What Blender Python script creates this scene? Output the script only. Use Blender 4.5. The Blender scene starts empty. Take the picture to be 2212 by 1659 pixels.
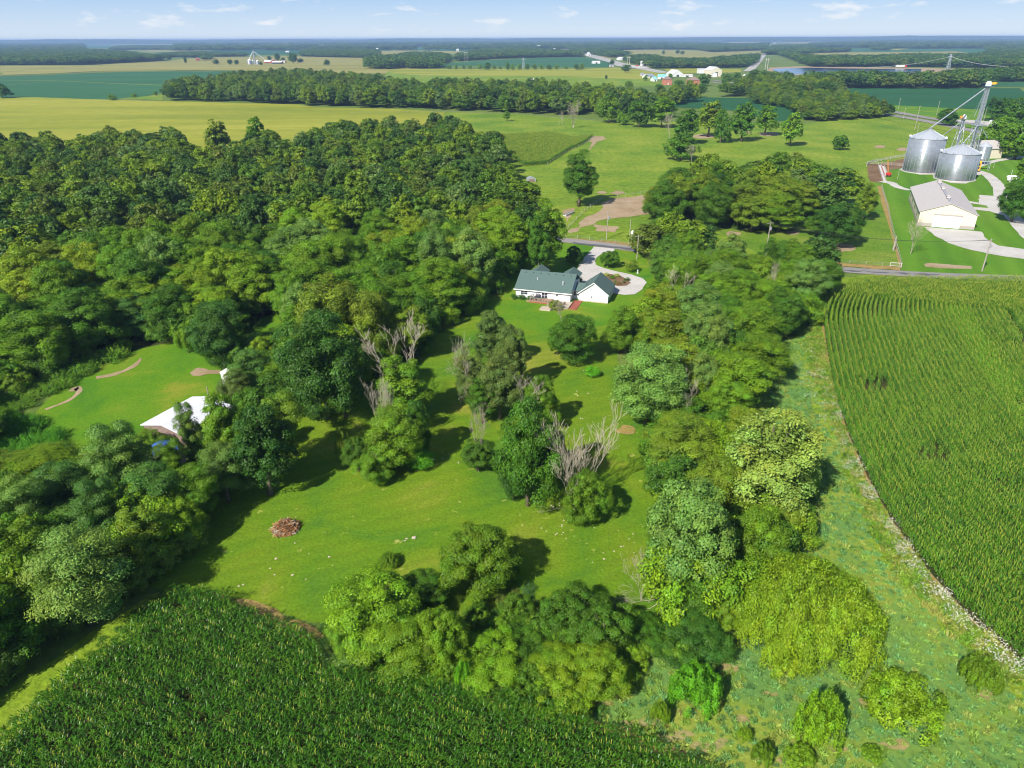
import bpy, bmesh, math, random
import numpy as np
from mathutils import Vector, Matrix
from mathutils import noise as mnoise

# ---------------------------------------------------------------- camera, sky, sun, exposure
SC = bpy.context.scene
COL = SC.collection
F, CX, CY, CAMH = 1534.0, 1106.0, 829.5, 60.0
PITCH, ROLL = math.radians(25.95), math.radians(-0.22)
RM = Matrix.Rotation(math.pi/2 - PITCH, 3, 'X') @ Matrix.Rotation(ROLL, 3, 'Z')
CAM = Vector((0, 0, CAMH))
cd = bpy.data.cameras.new('camera'); cam = bpy.data.objects.new('camera', cd); COL.objects.link(cam)
cd.sensor_width = 36; cd.lens = 36*F/2212; cd.clip_start = 0.5; cd.clip_end = 60000
cam.matrix_world = Matrix.Translation(CAM) @ RM.to_4x4()
SC.camera = cam

SUN_EL, SUN_AZ = math.radians(40), math.atan2(-0.60, -0.80)      # azimuth measured from +Y towards +X
sd = Vector((math.sin(SUN_AZ)*math.cos(SUN_EL), math.cos(SUN_AZ)*math.cos(SUN_EL), math.sin(SUN_EL)))
sl = bpy.data.lights.new('sun', 'SUN'); sl.energy = 5.0; sl.angle = math.radians(0.5); sl.color = (1.0, 0.955, 0.87)
so = bpy.data.objects.new('sun', sl); COL.objects.link(so); so.rotation_euler = (-sd).to_track_quat('-Z', 'Y').to_euler()
so.location = (0, 0, 200)

W = bpy.data.worlds.new('World'); SC.world = W; W.use_nodes = True
nt = W.node_tree; N = nt.nodes; L = nt.links; N.clear()
out = N.new('ShaderNodeOutputWorld'); bg = N.new('ShaderNodeBackground'); bg.inputs[1].default_value = 0.08
sky = N.new('ShaderNodeTexSky'); sky.sky_type = 'NISHITA'; sky.sun_disc = False
sky.sun_elevation = SUN_EL; sky.sun_rotation = SUN_AZ; sky.air_density = 1.0; sky.dust_density = 0.3; sky.ozone_density = 3.0
tc = N.new('ShaderNodeTexCoord'); sep = N.new('ShaderNodeSeparateXYZ'); L.new(tc.outputs['Generated'], sep.inputs[0])
mp = N.new('ShaderNodeMapping'); mp.inputs['Scale'].default_value = (20, 20, 85); L.new(tc.outputs['Generated'], mp.inputs[0])
cn = N.new('ShaderNodeTexNoise'); cn.inputs['Scale'].default_value = 1.0; cn.inputs['Detail'].default_value = 7; cn.inputs['Roughness'].default_value = 0.56
L.new(mp.outputs[0], cn.inputs['Vector'])
cr = N.new('ShaderNodeMapRange'); cr.inputs[1].default_value = 0.57; cr.inputs[2].default_value = 0.74; L.new(cn.outputs[0], cr.inputs[0])
ce = N.new('ShaderNodeMapRange'); ce.inputs[1].default_value = 0.003; ce.inputs[2].default_value = 0.010; L.new(sep.outputs[2], ce.inputs[0])
cm = N.new('ShaderNodeMath'); cm.operation = 'MULTIPLY'; L.new(cr.outputs[0], cm.inputs[0]); L.new(ce.outputs[0], cm.inputs[1])
cm2 = N.new('ShaderNodeMath'); cm2.operation = 'MULTIPLY'; cm2.inputs[1].default_value = 0.75; L.new(cm.outputs[0], cm2.inputs[0])
# low-sky colour: clear blue thinning to a pale horizon
eg = N.new('ShaderNodeMapRange'); eg.inputs[1].default_value = -0.002; eg.inputs[2].default_value = 0.06; L.new(sep.outputs[2], eg.inputs[0])
gr = N.new('ShaderNodeValToRGB'); L.new(eg.outputs[0], gr.inputs[0])
gr.color_ramp.elements[0].color = (0.72, 0.84, 0.97, 1); gr.color_ramp.elements[1].color = (0.29, 0.53, 0.90, 1)
sc_ = N.new('ShaderNodeVectorMath'); sc_.operation = 'SCALE'; sc_.inputs[3].default_value = 8.8; L.new(gr.outputs[0], sc_.inputs[0])
skm = N.new('ShaderNodeMix'); skm.data_type = 'RGBA'; sf = N.new('ShaderNodeMapRange'); sf.inputs[1].default_value = .08; sf.inputs[2].default_value = .30; sf.inputs[3].default_value = .85; sf.inputs[4].default_value = 0.0; L.new(sep.outputs[2], sf.inputs[0]); L.new(sf.outputs[0], skm.inputs[0])
L.new(sky.outputs[0], skm.inputs[6]); L.new(sc_.outputs[0], skm.inputs[7])
mx = N.new('ShaderNodeMix'); mx.data_type = 'RGBA'; L.new(cm2.outputs[0], mx.inputs[0]); L.new(skm.outputs[2], mx.inputs[6])
mx.inputs[7].default_value = (8.5, 8.4, 8.4, 1); L.new(mx.outputs[2], bg.inputs[0]); L.new(bg.outputs[0], out.inputs[0])

SC.view_settings.view_transform = 'Standard'; SC.view_settings.look = 'None'
SC.view_settings.exposure = 0.55; SC.view_settings.gamma = 1.0
SC.render.engine = 'CYCLES'; SC.cycles.max_bounces = 5; SC.cycles.diffuse_bounces = 2; SC.cycles.glossy_bounces = 2
SC.cycles.transmission_bounces = 3; SC.cycles.volume_bounces = 0; SC.cycles.use_denoising = True
SC.cycles.sample_clamp_indirect = 6.0; SC.cycles.caustics_reflective = False; SC.cycles.caustics_refractive = False
SC.cycles.filter_width = 1.1

# ---------------------------------------------------------------- measuring helpers (pixels of the photograph at 2212 wide -> the ground)
def U(u, v, z=0.0):
    d = RM @ Vector(((u-CX)/F, -(v-CY)/F, -1.0)); t = (z-CAMH)/d.z
    return CAM + d*t
def hgt(p, vt):
    a = RM.transposed() @ (Vector(p)-CAM); b = RM.transposed() @ Vector((0, 0, 1)); k = (CY-vt)/F
    return -(k*a.z+a.y)/(b.y+k*b.z)
def K(x, y): return ((2600+x/3.53)*.72, (230+y/3.53)*.72)            # farmyard close-up
def HP(x, y): return ((1520+x/4.809)*.72, (720+y/4.809)*.72)        # house close-up
def J(x, y): return (1474.6+x*.3472, 43.2+y*.3472)
def E_(x, y): return (1751+x*.2083, 64.8+y*.2083)
def D_(x, y): return (1296+x*.2083, 64.8+y*.2083)
def C_(x, y): return (864+x*.2083, 64.8+y*.2083)
def B_(x, y): return (432+x*.2083, 64.8+y*.2083)
def A_(x, y): return (x*.2083, 64.8+y*.2083)
def gp(p):
    w = U(*p); return (w.x, w.y)
RND = random.Random(7)
def inpoly(x, y, P):
    c = False; j = len(P)-1
    for i in range(len(P)):
        xi, yi = P[i]; xj, yj = P[j]
        if (yi > y) != (yj > y) and x < (xj-xi)*(y-yi)/(yj-yi)+xi: c = not c
        j = i
    return c

# ---------------------------------------------------------------- materials
def newmat(name):
    m = bpy.data.materials.new(name); m.use_nodes = True; return m, m.node_tree.nodes, m.node_tree.links, m.node_tree.nodes['Principled BSDF']
def c3(c): return (c[0], c[1], c[2], 1)
GK = .74
MATS = {}
def solid(name, col, rough=0.7, metal=0.0, var=0.12, scale=3.0, bump=0.0, spec=0.3):
    if name in MATS: return MATS[name]
    m, n, l, p = newmat(name)
    t = n.new('ShaderNodeTexCoord'); x = n.new('ShaderNodeTexNoise'); x.inputs['Scale'].default_value = scale; x.inputs['Detail'].default_value = 5
    l.new(t.outputs['Object'], x.inputs['Vector'])
    r = n.new('ShaderNodeMapRange'); r.inputs[1].default_value = .3; r.inputs[2].default_value = .7; r.inputs[3].default_value = 1-var; r.inputs[4].default_value = 1+var
    l.new(x.outputs[0], r.inputs[0])
    s = n.new('ShaderNodeVectorMath'); s.operation = 'SCALE'; s.inputs[0].default_value = col; l.new(r.outputs[0], s.inputs[3])
    l.new(s.outputs[0], p.inputs['Base Color']); p.inputs['Roughness'].default_value = rough; p.inputs['Metallic'].default_value = metal
    p.inputs['Specular IOR Level'].default_value = spec
    if bump:
        b = n.new('ShaderNodeBump'); b.inputs['Strength'].default_value = bump; b.inputs['Distance'].default_value = .05
        l.new(x.outputs[0], b.inputs['Height']); l.new(b.outputs[0], p.inputs['Normal'])
    MATS[name] = m; return m

def ground(name, cols, scale=0.05, scale2=1.2, rough=0.9, stretch=(1, 1), rot=0.0, bump=0.25, grain=0.35, rows=None, rowstr=0.3, spots=None, distort=0.0):
    """cols: low to high colours of a wide noise; a fine grain multiplies it; rows = (angle, spacing)"""
    m, n, l, p = newmat(name)
    g = n.new('ShaderNodeNewGeometry'); mp = n.new('ShaderNodeMapping'); mp.vector_type = 'TEXTURE'
    mp.inputs['Rotation'].default_value = (0, 0, rot); mp.inputs['Scale'].default_value = (stretch[0], stretch[1], 1)
    l.new(g.outputs['Position'], mp.inputs[0])
    a = n.new('ShaderNodeTexNoise'); a.inputs['Scale'].default_value = scale; a.inputs['Detail'].default_value = 6; a.inputs['Roughness'].default_value = .6
    a.inputs['Distortion'].default_value = distort
    l.new(mp.outputs[0], a.inputs['Vector'])
    r = n.new('ShaderNodeValToRGB'); l.new(a.outputs[0], r.inputs[0])
    el = r.color_ramp.elements
    k = len(cols)
    for i, c in enumerate(cols):
        pos = 0.32+0.36*i/(k-1)
        if i < 2: el[i].position = pos; el[i].color = c3(c)
        else:
            e = el.new(pos); e.color = c3(c)
    for e in el: e.color = (e.color[0]*GK, e.color[1]*GK, e.color[2]*GK, 1)
    b = n.new('ShaderNodeTexNoise'); b.inputs['Scale'].default_value = scale2; b.inputs['Detail'].default_value = 8; b.inputs['Roughness'].default_value = .7
    l.new(mp.outputs[0], b.inputs['Vector'])
    q = n.new('ShaderNodeMapRange'); q.inputs[1].default_value = .3; q.inputs[2].default_value = .7; q.inputs[3].default_value = 1-grain; q.inputs[4].default_value = 1+grain
    l.new(b.outputs[0], q.inputs[0])
    s = n.new('ShaderNodeVectorMath'); s.operation = 'SCALE'; l.new(r.outputs[0], s.inputs[0]); l.new(q.outputs[0], s.inputs[3])
    last = s.outputs[0]
    if rows:
        m2 = n.new('ShaderNodeMapping'); m2.inputs['Rotation'].default_value = (0, 0, rows[0]); l.new(g.outputs['Position'], m2.inputs[0])
        w = n.new('ShaderNodeTexWave'); w.inputs['Scale'].default_value = 0.314/rows[1]; w.inputs['Distortion'].default_value = 1.6; w.inputs['Detail'].default_value = 3; w.inputs['Detail Scale'].default_value = .3
        l.new(m2.outputs[0], w.inputs['Vector'])
        w2 = n.new('ShaderNodeMapRange'); w2.inputs[3].default_value = 1-rowstr; w2.inputs[4].default_value = 1+rowstr; l.new(w.outputs[0], w2.inputs[0])
        s2 = n.new('ShaderNodeVectorMath'); s2.operation = 'SCALE'; l.new(last, s2.inputs[0]); l.new(w2.outputs[0], s2.inputs[3]); last = s2.outputs[0]
    if spots:                                     # (colour, scale, threshold)
        v = n.new('ShaderNodeTexNoise'); v.inputs['Scale'].default_value = spots[1]; v.inputs['Detail'].default_value = 4; l.new(g.outputs['Position'], v.inputs['Vector'])
        v2 = n.new('ShaderNodeMapRange'); v2.inputs[1].default_value = spots[2]; v2.inputs[2].default_value = spots[2]+.08; l.new(v.outputs[0], v2.inputs[0])
        x = n.new('ShaderNodeMix'); x.data_type = 'RGBA'; l.new(v2.outputs[0], x.inputs[0]); l.new(last, x.inputs[6]); x.inputs[7].default_value = c3(spots[0]); last = x.outputs[2]
    l.new(last, p.inputs['Base Color']); p.inputs['Roughness'].default_value = rough; p.inputs['Specular IOR Level'].default_value = 0.15
    if bump:
        bb = n.new('ShaderNodeBump'); bb.inputs['Strength'].default_value = bump; bb.inputs['Distance'].default_value = .3
        l.new(b.outputs[0], bb.inputs['Height']); l.new(bb.outputs[0], p.inputs['Normal'])
    return m

def leafmat(name, ramp=None, trans=0.2, rough=0.5):
    """leaf colour = the object's own colour (or a ramp over the instance's random) times the leaf's tint"""
    m, n, l, p = newmat(name)
    oi = n.new('ShaderNodeObjectInfo'); at = n.new('ShaderNodeAttribute'); at.attribute_name = 'tint'
    if ramp:
        r = n.new('ShaderNodeValToRGB'); l.new(oi.outputs['Random'], r.inputs[0]); r.color_ramp.interpolation = 'CONSTANT'
        el = r.color_ramp.elements
        for i, c in enumerate(ramp):
            if i < 2: el[i].position = i/len(ramp); el[i].color = c3(c)
            else: e = el.new(i/len(ramp)); e.color = c3(c)
        base = r.outputs[0]
    else: base = oi.outputs['Color']
    s = n.new('ShaderNodeMix'); s.data_type = 'RGBA'; s.blend_type = 'MULTIPLY'; s.inputs[0].default_value = 1
    l.new(base, s.inputs[6]); l.new(at.outputs['Color'], s.inputs[7])
    l.new(s.outputs[2], p.inputs['Base Color']); p.inputs['Roughness'].default_value = rough; p.inputs['Specular IOR Level'].default_value = .25
    t = n.new('ShaderNodeBsdfTranslucent')
    s2 = n.new('ShaderNodeMix'); s2.data_type = 'RGBA'; s2.blend_type = 'MULTIPLY'; s2.inputs[0].default_value = 1
    l.new(s.outputs[2], s2.inputs[6]); s2.inputs[7].default_value = (1.4, 1.5, .5, 1); l.new(s2.outputs[2], t.inputs[0])
    ms = n.new('ShaderNodeMixShader'); ms.inputs[0].default_value = trans
    l.new(p.outputs[0], ms.inputs[1]); l.new(t.outputs[0], ms.inputs[2])
    l.new(ms.outputs[0], n['Material Output'].inputs[0])
    return m

LEAF = leafmat('leaf')
BARK = solid('bark', (.14, .11, .08), .9, var=.35, scale=2, bump=.5)
DEADW = solid('bleached_wood', (.46, .40, .30), .9, var=.3, scale=2)
WOOD = solid('grey_wood', (.34, .30, .25), .85, var=.2)

# ---------------------------------------------------------------- object helpers
def tag(o, label=None, cat=None, group=None, kind=None):
    if label: o['label'] = label
    if cat: o['category'] = cat
    if group: o['group'] = group
    if kind: o['kind'] = kind
    return o
def thing(name, loc, label, cat, group=None, rz=0.0):
    o = bpy.data.objects.new(name, None); o.empty_display_size = .5; COL.objects.link(o)
    o.location = loc; o.rotation_euler = (0, 0, rz); return tag(o, label, cat, group)
def link(name, me, parent=None, loc=None):
    o = bpy.data.objects.new(name, me); COL.objects.link(o)
    if parent: o.parent = parent
    if loc: o.location = loc
    return o

class MB:
    """collects vertices and faces of one mesh"""
    def __init__(s): s.v = []; s.f = []; s.mi = []; s.m = 0
    def add(s, vs, fs):
        b = len(s.v); s.v += [tuple(x) for x in vs]
        for f in fs: s.f.append([b+i for i in f]); s.mi.append(s.m)
    def box(s, x0, x1, y0, y1, z0, z1):
        s.add([(x, y, z) for z in (z0, z1) for y in (y0, y1) for x in (x0, x1)],
              [(0, 2, 3, 1), (4, 5, 7, 6), (0, 1, 5, 4), (2, 6, 7, 3), (0, 4, 6, 2), (1, 3, 7, 5)]); return s
    def prism(s, prof, y0, y1):                    # profile in x,z extruded along y
        n = len(prof)
        s.add([(x, y0, z) for x, z in prof]+[(x, y1, z) for x, z in prof],
              [tuple(range(n)), tuple(range(2*n-1, n-1, -1))]+[(i, i+n, (i+1) % n+n, (i+1) % n) for i in range(n)]); return s
    def prismx(s, prof, x0, x1):                   # profile in y,z extruded along x
        n = len(prof)
        s.add([(x0, y, z) for y, z in prof]+[(x1, y, z) for y, z in prof],
              [tuple(range(n-1, -1, -1)), tuple(range(n, 2*n))]+[(i, (i+1) % n, (i+1) % n+n, i+n) for i in range(n)]); return s
    def tube(s, pts, rad, n=6, cap=True):
        pts = [Vector(p) for p in pts]
        if not hasattr(rad, '__len__'): rad = [rad]*len(pts)
        rings = []
        b = len(s.v)
        for i, p in enumerate(pts):
            d = (pts[min(i+1, len(pts)-1)]-pts[max(i-1, 0)])
            if d.length < 1e-6: d = Vector((0, 0, 1))
            d.normalize()
            a = d.orthogonal() if abs(d.z) < .9 else Vector((1, 0, 0)).cross(d)
            a.normalize(); c = d.cross(a)
            for k in range(n):
                t = 2*math.pi*k/n; q = p+(a*math.cos(t)+c*math.sin(t))*rad[i]; s.v.append(tuple(q))
        for i in range(len(pts)-1):
            for k in range(n):
                s.f.append([b+i*n+k, b+i*n+(k+1) % n, b+(i+1)*n+(k+1) % n, b+(i+1)*n+k]); s.mi.append(s.m)
        if cap:
            s.f.append([b+k for k in range(n-1, -1, -1)]); s.mi.append(s.m)
            s.f.append([b+(len(pts)-1)*n+k for k in range(n)]); s.mi.append(s.m)
        return s
    def lathe(s, prof, n=32, cx=0, cy=0):          # profile r,z
        b = len(s.v)
        for r, z in prof:
            for k in range(n):
                t = 2*math.pi*k/n; s.v.append((cx+r*math.cos(t), cy+r*math.sin(t), z))
        for i in range(len(prof)-1):
            for k in range(n):
                s.f.append([b+i*n+k, b+i*n+(k+1) % n, b+(i+1)*n+(k+1) % n, b+(i+1)*n+k]); s.mi.append(s.m)
        s.f.append([b+k for k in range(n-1, -1, -1)]); s.mi.append(s.m)
        s.f.append([b+(len(prof)-1)*n+k for k in range(n)]); s.mi.append(s.m)
        return s
    def mesh(s, name, mat, smooth=False):
        me = bpy.data.meshes.new(name); me.from_pydata(s.v, [], s.f)
        for mm in (mat if isinstance(mat, (list, tuple)) else [mat]): me.materials.append(mm)
        me.polygons.foreach_set('material_index', s.mi)
        if smooth: me.polygons.foreach_set('use_smooth', [True]*len(me.polygons))
        me.update(); return me
    def build(s, name, mat, parent=None, loc=None, smooth=False):
        return link(name, s.mesh(name, mat, smooth), parent, loc)

def jag(P, step, amp, seed):
    """resample a closed outline and push it in and out a little, as edges of grass and gravel do"""
    if not step: return P
    o = []
    for i in range(len(P)):
        a = Vector(P[i]); b = Vector(P[(i+1) % len(P)]); n = max(1, min(60, int((b-a).length/step)))
        nn = Vector((-(b-a).y, (b-a).x)); nn = nn.normalized() if nn.length > 0 else nn
        for k in range(n):
            q = a+(b-a)*(k/n); d = mnoise.noise(Vector((q.x/(step*2.2), q.y/(step*2.2), seed*3.7)))*amp*2
            o.append((q.x+nn.x*d, q.y+nn.y*d))
    return o
_pi = [0]
def patch(name, pts, z, mat, step=3, amp=.8, world=False, kind='structure', label=None):
    _pi[0] += 1
    P = pts if world else [gp(p) for p in pts]
    P = jag(P, step, amp, _pi[0])
    bm = bmesh.new(); vs = [bm.verts.new((x, y, z)) for x, y in P]
    f = bm.faces.new(vs); bm.normal_update()
    if f.normal.z < 0: f.normal_flip()
    bmesh.ops.triangulate(bm, faces=bm.faces[:], ngon_method='EAR_CLIP')
    me = bpy.data.meshes.new(name); bm.to_mesh(me); bm.free(); me.materials.append(mat)
    o = link(name, me); return tag(o, label, None, None, kind)
def smooth_line(P, n=6):
    o = []
    for i in range(len(P)-1):
        p0 = P[max(i-1, 0)]; p1 = P[i]; p2 = P[i+1]; p3 = P[min(i+2, len(P)-1)]
        for k in range(n):
            t = k/n
            o.append(tuple(.5*((2*p1[j])+(-p0[j]+p2[j])*t+(2*p0[j]-5*p1[j]+4*p2[j]-p3[j])*t*t+(-p0[j]+3*p1[j]-3*p2[j]+p3[j])*t**3) for j in (0, 1)))
    o.append(P[-1]); return o
def ribbon(name, pts, w, z, mat, world=False, sm=True, wob=0.0, label=None, kind='structure', parent=None):
    P = pts if world else [gp(p) for p in pts]
    if sm: P = smooth_line(P, 8)
    L_, R_ = [], []
    for i, p in enumerate(P):
        a = P[max(i-1, 0)]; b = P[min(i+1, len(P)-1)]; d = Vector((b[0]-a[0], b[1]-a[1])).normalized()
        ww = w[0]+(w[1]-w[0])*i/(len(P)-1) if isinstance(w, tuple) else w
        h1 = ww/2+wob*mnoise.noise(Vector((p[0]/3, p[1]/3, 1))); h2 = ww/2+wob*mnoise.noise(Vector((p[0]/3, p[1]/3, 9)))
        L_.append((p[0]-d.y*h1, p[1]+d.x*h1, z)); R_.append((p[0]+d.y*h2, p[1]-d.x*h2, z))
    m = MB(); n = len(P); m.add(L_+R_, [(i, i+n, i+n+1, i+1) for i in range(n-1)])
    o = m.build(name, mat, parent); return tag(o, label, None, None, kind)

# ---------------------------------------------------------------- ground, fields, roads
G_BASE = ground('farmland_grass', [(.10, .17, .03), (.16, .24, .04), (.20, .25, .06)], .01, .6)
G_LAWN = ground('lawn_grass', [(.085, .215, .018), (.135, .265, .010), (.18, .285, .012), (.31, .33, .04)], .06, 2.2, grain=.28, bump=.3, distort=.6, rows=(1.15, 2.6), rowstr=.045, spots=((.30, .33, .06), .55, .66))
G_LAWN2 = ground('bright_lawn_grass', [(.08, .225, .014), (.115, .275, .010), (.155, .295, .012), (.28, .32, .03)], .07, 2.0, grain=.22, bump=.3, distort=.5)
G_YARD = ground('farmyard_lawn_grass', [(.085, .23, .012), (.125, .28, .014), (.17, .31, .025)], .03, 1.6, stretch=(.5, 3), rot=math.radians(-23), grain=.2, rows=(math.radians(23), 6.5), rowstr=.07)
G_PAST = ground('pasture_grass', [(.13, .25, .016), (.21, .32, .022), (.31, .37, .04)], .03, .45, grain=.42, bump=.9)
G_PASTD = ground('rough_pasture_grass', [(.09, .21, .014), (.15, .27, .018), (.24, .31, .04)], .06, 1.2, grain=.38, bump=.5)
G_MEAD = ground('meadow_grass', [(.14, .29, .07), (.18, .32, .06), (.25, .35, .045), (.33, .37, .06)], .07, 1.6, grain=.25, bump=.5, distort=1.2)
G_MARG = ground('grassy_margin', [(.17, .30, .015), (.24, .36, .02), (.31, .37, .04)], .1, 1.6, grain=.32, bump=.6)
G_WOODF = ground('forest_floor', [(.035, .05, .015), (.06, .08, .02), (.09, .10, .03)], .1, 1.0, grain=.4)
G_SOIL = ground('field_soil', [(.045, .06, .015), (.07, .07, .02), (.12, .09, .04)], .2, 1.5, grain=.4)
G_TAN = ground('tasselled_corn', [(.28, .28, .07), (.35, .33, .085), (.41, .37, .11)], .01, .22, stretch=(6, 1), grain=.22, bump=.6)
G_YEL = ground('yellow_green_corn', [(.25, .30, .025), (.35, .37, .035), (.44, .43, .055)], .012, .35, stretch=(5, 1), grain=.24, bump=.9, distort=.8)
G_CORNY = ground('pasture_corn', [(.12, .20, .014), (.17, .25, .018), (.24, .30, .03)], .03, .5, stretch=(4, 1), grain=.3, bump=1)
G_SOY = ground('soybean_field', [(.035, .135, .05), (.045, .16, .058), (.06, .19, .07)], .012, .3, stretch=(4, 1), grain=.14, bump=.4)
G_SOYD = ground('dark_soybean_field', [(.02, .105, .035), (.026, .125, .04), (.035, .15, .05)], .012, .3, stretch=(4, 1), grain=.14, bump=.4)
G_DIRT = ground('dry_dirt', [(.36, .26, .15), (.46, .34, .21), (.52, .40, .27)], .12, 1.2, grain=.22)
G_BROWN = ground('brown_dirt', [(.17, .10, .055), (.24, .15, .08), (.30, .20, .12)], .12, 1.2, grain=.25)
G_GRAV = ground('pale_gravel', [(.58, .54, .50), (.66, .62, .57), (.72, .68, .64)], .12, 2.5, grain=.14)
G_ROAD = ground('old_asphalt', [(.27, .25, .24), (.33, .31, .29), (.38, .35, .33)], .06, 1.0, stretch=(4, 1), grain=.12)
G_DRY = ground('dry_grass', [(.34, .22, .07), (.42, .29, .10), (.30, .27, .06)], .3, 1.8, grain=.3)
G_HWY = ground('pale_highway', [(.45, .42, .39), (.52, .49, .45), (.58, .55, .5)], .03, .4, grain=.1)
G_DRYL = ground('pale_dry_grass', [(.24, .30, .07), (.36, .32, .12), (.44, .34, .14)], .5, 2.0, grain=.3, bump=.5)
G_TAR = solid('tar_patches', (.10, .10, .11), .8)

base = MB(); base.add([(-26000, -400, 0), (26000, -400, 0), (26000, 30000, 0), (-26000, 30000, 0)], [(0, 1, 2, 3)])
tag(base.build('ground', G_BASE), kind='structure')

def far(name, pts, mat, z, step=40, amp=6): return patch(name, pts, z, mat, step, amp)
# far fields, farthest first
far('field', [(0, 98), (115, 98), (115, 96), (0, 95.5)], G_TAN, .05)
far('field', [A_(130, 152), A_(400, 160), A_(1150, 150), A_(1150, 190), A_(700, 190), A_(130, 190)], G_SOY, .07)
far('field', [(183, 94.5), (262, 92.3), (375, 94.5), (375, 96.7), (270, 97.2), (210, 96.5)], G_TAN, .09)
far('field', [(285, 110), (330, 108.5), (458, 108.5), (458, 110.5), (400, 111.5), (340, 113)], G_TAN, .09)
far('field', [(330, 113), (400, 111), (470, 109), (470, 117), (340, 116)], G_SOY, .1)
far('field', [(436, 110), (540, 107), (620, 105.5), (700, 109), (700, 117), (620, 118), (436, 121)], G_SOYD, .11)
far('field', [B_(1200, 180), B_(1700, 185), B_(2212, 175), B_(2212, 215), B_(1200, 212)], G_SOY, .12)
far('field', [B_(1850, 215), B_(2212, 205), C_(300, 208), C_(690, 225), C_(690, 245), C_(300, 250), B_(1900, 265)], G_TAN, .13)
far('field', [C_(0, 180), C_(420, 175), C_(850, 195), C_(850, 225), C_(500, 218), C_(0, 210)], G_SOY, .14)
far('field', [C_(80, 165), C_(400, 155), C_(715, 160), C_(715, 178), C_(300, 178)], G_TAN, .15)
far('field', [C_(1180, 168), C_(1560, 168), C_(1560, 188), C_(1180, 184)], G_TAN, .12)
far('field', [D_(810, 105), D_(1300, 98), D_(1670, 103), D_(1640, 130), D_(1400, 140), D_(1200, 115)], G_TAN, .1)
far('field', [D_(1850, 98), D_(2212, 105), E_(260, 118), E_(260, 138), E_(0, 145), D_(1830, 125)], G_TAN, .1)
far('field', [E_(300, 100), E_(540, 100), E_(520, 122), E_(330, 110)], G_TAN, .1)
far('field', [E_(-300, 190), E_(400, 175), E_(900, 195), E_(1840, 190), E_(1840, 240), E_(400, 232), E_(-300, 238)], G_SOY, .12)
far('field', [E_(820, 208), E_(900, 190), E_(1040, 190), E_(900, 210)], G_YEL, .14)
far('field', [E_(-200, 245), E_(400, 232), E_(1500, 223), E_(1660, 240), E_(1660, 268), E_(800, 258), E_(-200, 268)], G_TAN, .15)
far('field', [D_(0, 212), D_(600, 203), D_(1040, 215), D_(1180, 232), D_(1730, 205), D_(1700, 262), D_(1300, 280), D_(740, 292), D_(560, 250), D_(0, 262)], G_TAN, .14)
far('field', [C_(2050, 268), D_(80, 272), D_(250, 275), D_(100, 300), C_(2100, 300)], G_TAN, .15)
far('field', [(0, 142), (187, 141), (354, 132), (440, 124), (640, 121), (815, 126), (900, 126), (900, 160), (700, 158), (500, 152), (400, 151.5), (187, 155), (90, 160), (0, 163)], G_TAN, .16)
far('field', [(0, 165.5), (90, 162.5), (187, 158), (290, 155), (460, 154), (560, 156), (560, 215), (350, 200), (300, 212), (240, 215), (160, 213), (80, 211), (-40, 212), (-40, 165.5)], G_SOY, .18)
far('field', [C_(430, 350), C_(1000, 310), C_(1400, 290), C_(1900, 280), C_(2212, 345), C_(2150, 388), C_(400, 372)], G_SOY, .18)
far('field', [(838, 152), (864, 149.5), (1090, 149), (1265, 149), (1330, 146), (1400, 152), (1440, 158), (1400, 172), (1200, 165), (1000, 164), (880, 162), (838, 155)], G_YEL, .2)
far('field', [(838, 155), (880, 161), (1000, 163), (1200, 164), (1420, 166), (1440, 186), (1200, 190), (800, 190)], G_PAST, .19)
far('field', [D_(650, 402), D_(1000, 400), D_(1500, 410), D_(1500, 440), D_(800, 455)], G_YEL, .2)
far('field', [(1800, 191), (2212, 191), (2260, 240), (2212, 237.5), (2100, 236), (1950, 229), (1838, 221), (1800, 216)], G_SOYD, .2)
far('field', [(2135, 177), (2260, 177), (2260, 189), (2135, 188)], G_SOY, .2)
far('field', [(1440, 209), (1610, 212), (1780, 222), (1790, 246), (1690, 262), (1590, 240), (1440, 230)], G_SOYD, .2)
far('field', [(-60, 211.5), (80, 210.5), (240, 216), (340, 218.5), (460, 221.5), (640, 226), (690, 232), (857, 235.5), (960, 243), (950, 262), (860, 300), (700, 330), (440, 345), (-60, 330)], G_YEL, .2, 12, 1.5)
ribbon('farm_track', [A_(0, 520), A_(600, 530), A_(1200, 555), A_(1770, 578)], 3.5, .24, G_YEL)
ribbon('farm_track', [A_(80, 568), A_(400, 545), A_(600, 530)], 2.2, .25, G_YEL)
ribbon('field_margin', [A_(0, 440), A_(400, 405), A_(850, 375)], 6, .24, G_PASTD)
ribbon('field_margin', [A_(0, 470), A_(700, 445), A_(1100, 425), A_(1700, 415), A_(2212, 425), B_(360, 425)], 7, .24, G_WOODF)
ribbon('field_margin', [A_(0, 478), A_(700, 455), A_(1100, 433), A_(1700, 425), A_(2212, 433)], 4, .25, G_DRY)
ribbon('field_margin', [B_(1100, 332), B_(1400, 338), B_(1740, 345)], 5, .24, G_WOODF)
patch('grassy_bank', [A_(1220, 712), A_(1500, 690), A_(1680, 670), A_(1690, 730), A_(1400, 720)], .26, G_PAST, 8, 1)
patch('pond_bank', [(1655, 152), (1664, 146), (1740, 143), (1900, 146), (2010, 147), (2060, 150), (2010, 158), (1900, 163), (1690, 163)], .3, G_DIRT, 20, 2)
WATER, wn, wl, wp = newmat('pond_water'); wp.inputs['Base Color'].default_value = (.012, .03, .10, 1); wp.inputs['Roughness'].default_value = .12
wb = wn.new('ShaderNodeTexNoise'); wb.inputs['Scale'].default_value = .4; wbb = wn.new('ShaderNodeBump'); wbb.inputs['Strength'].default_value = .5
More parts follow.
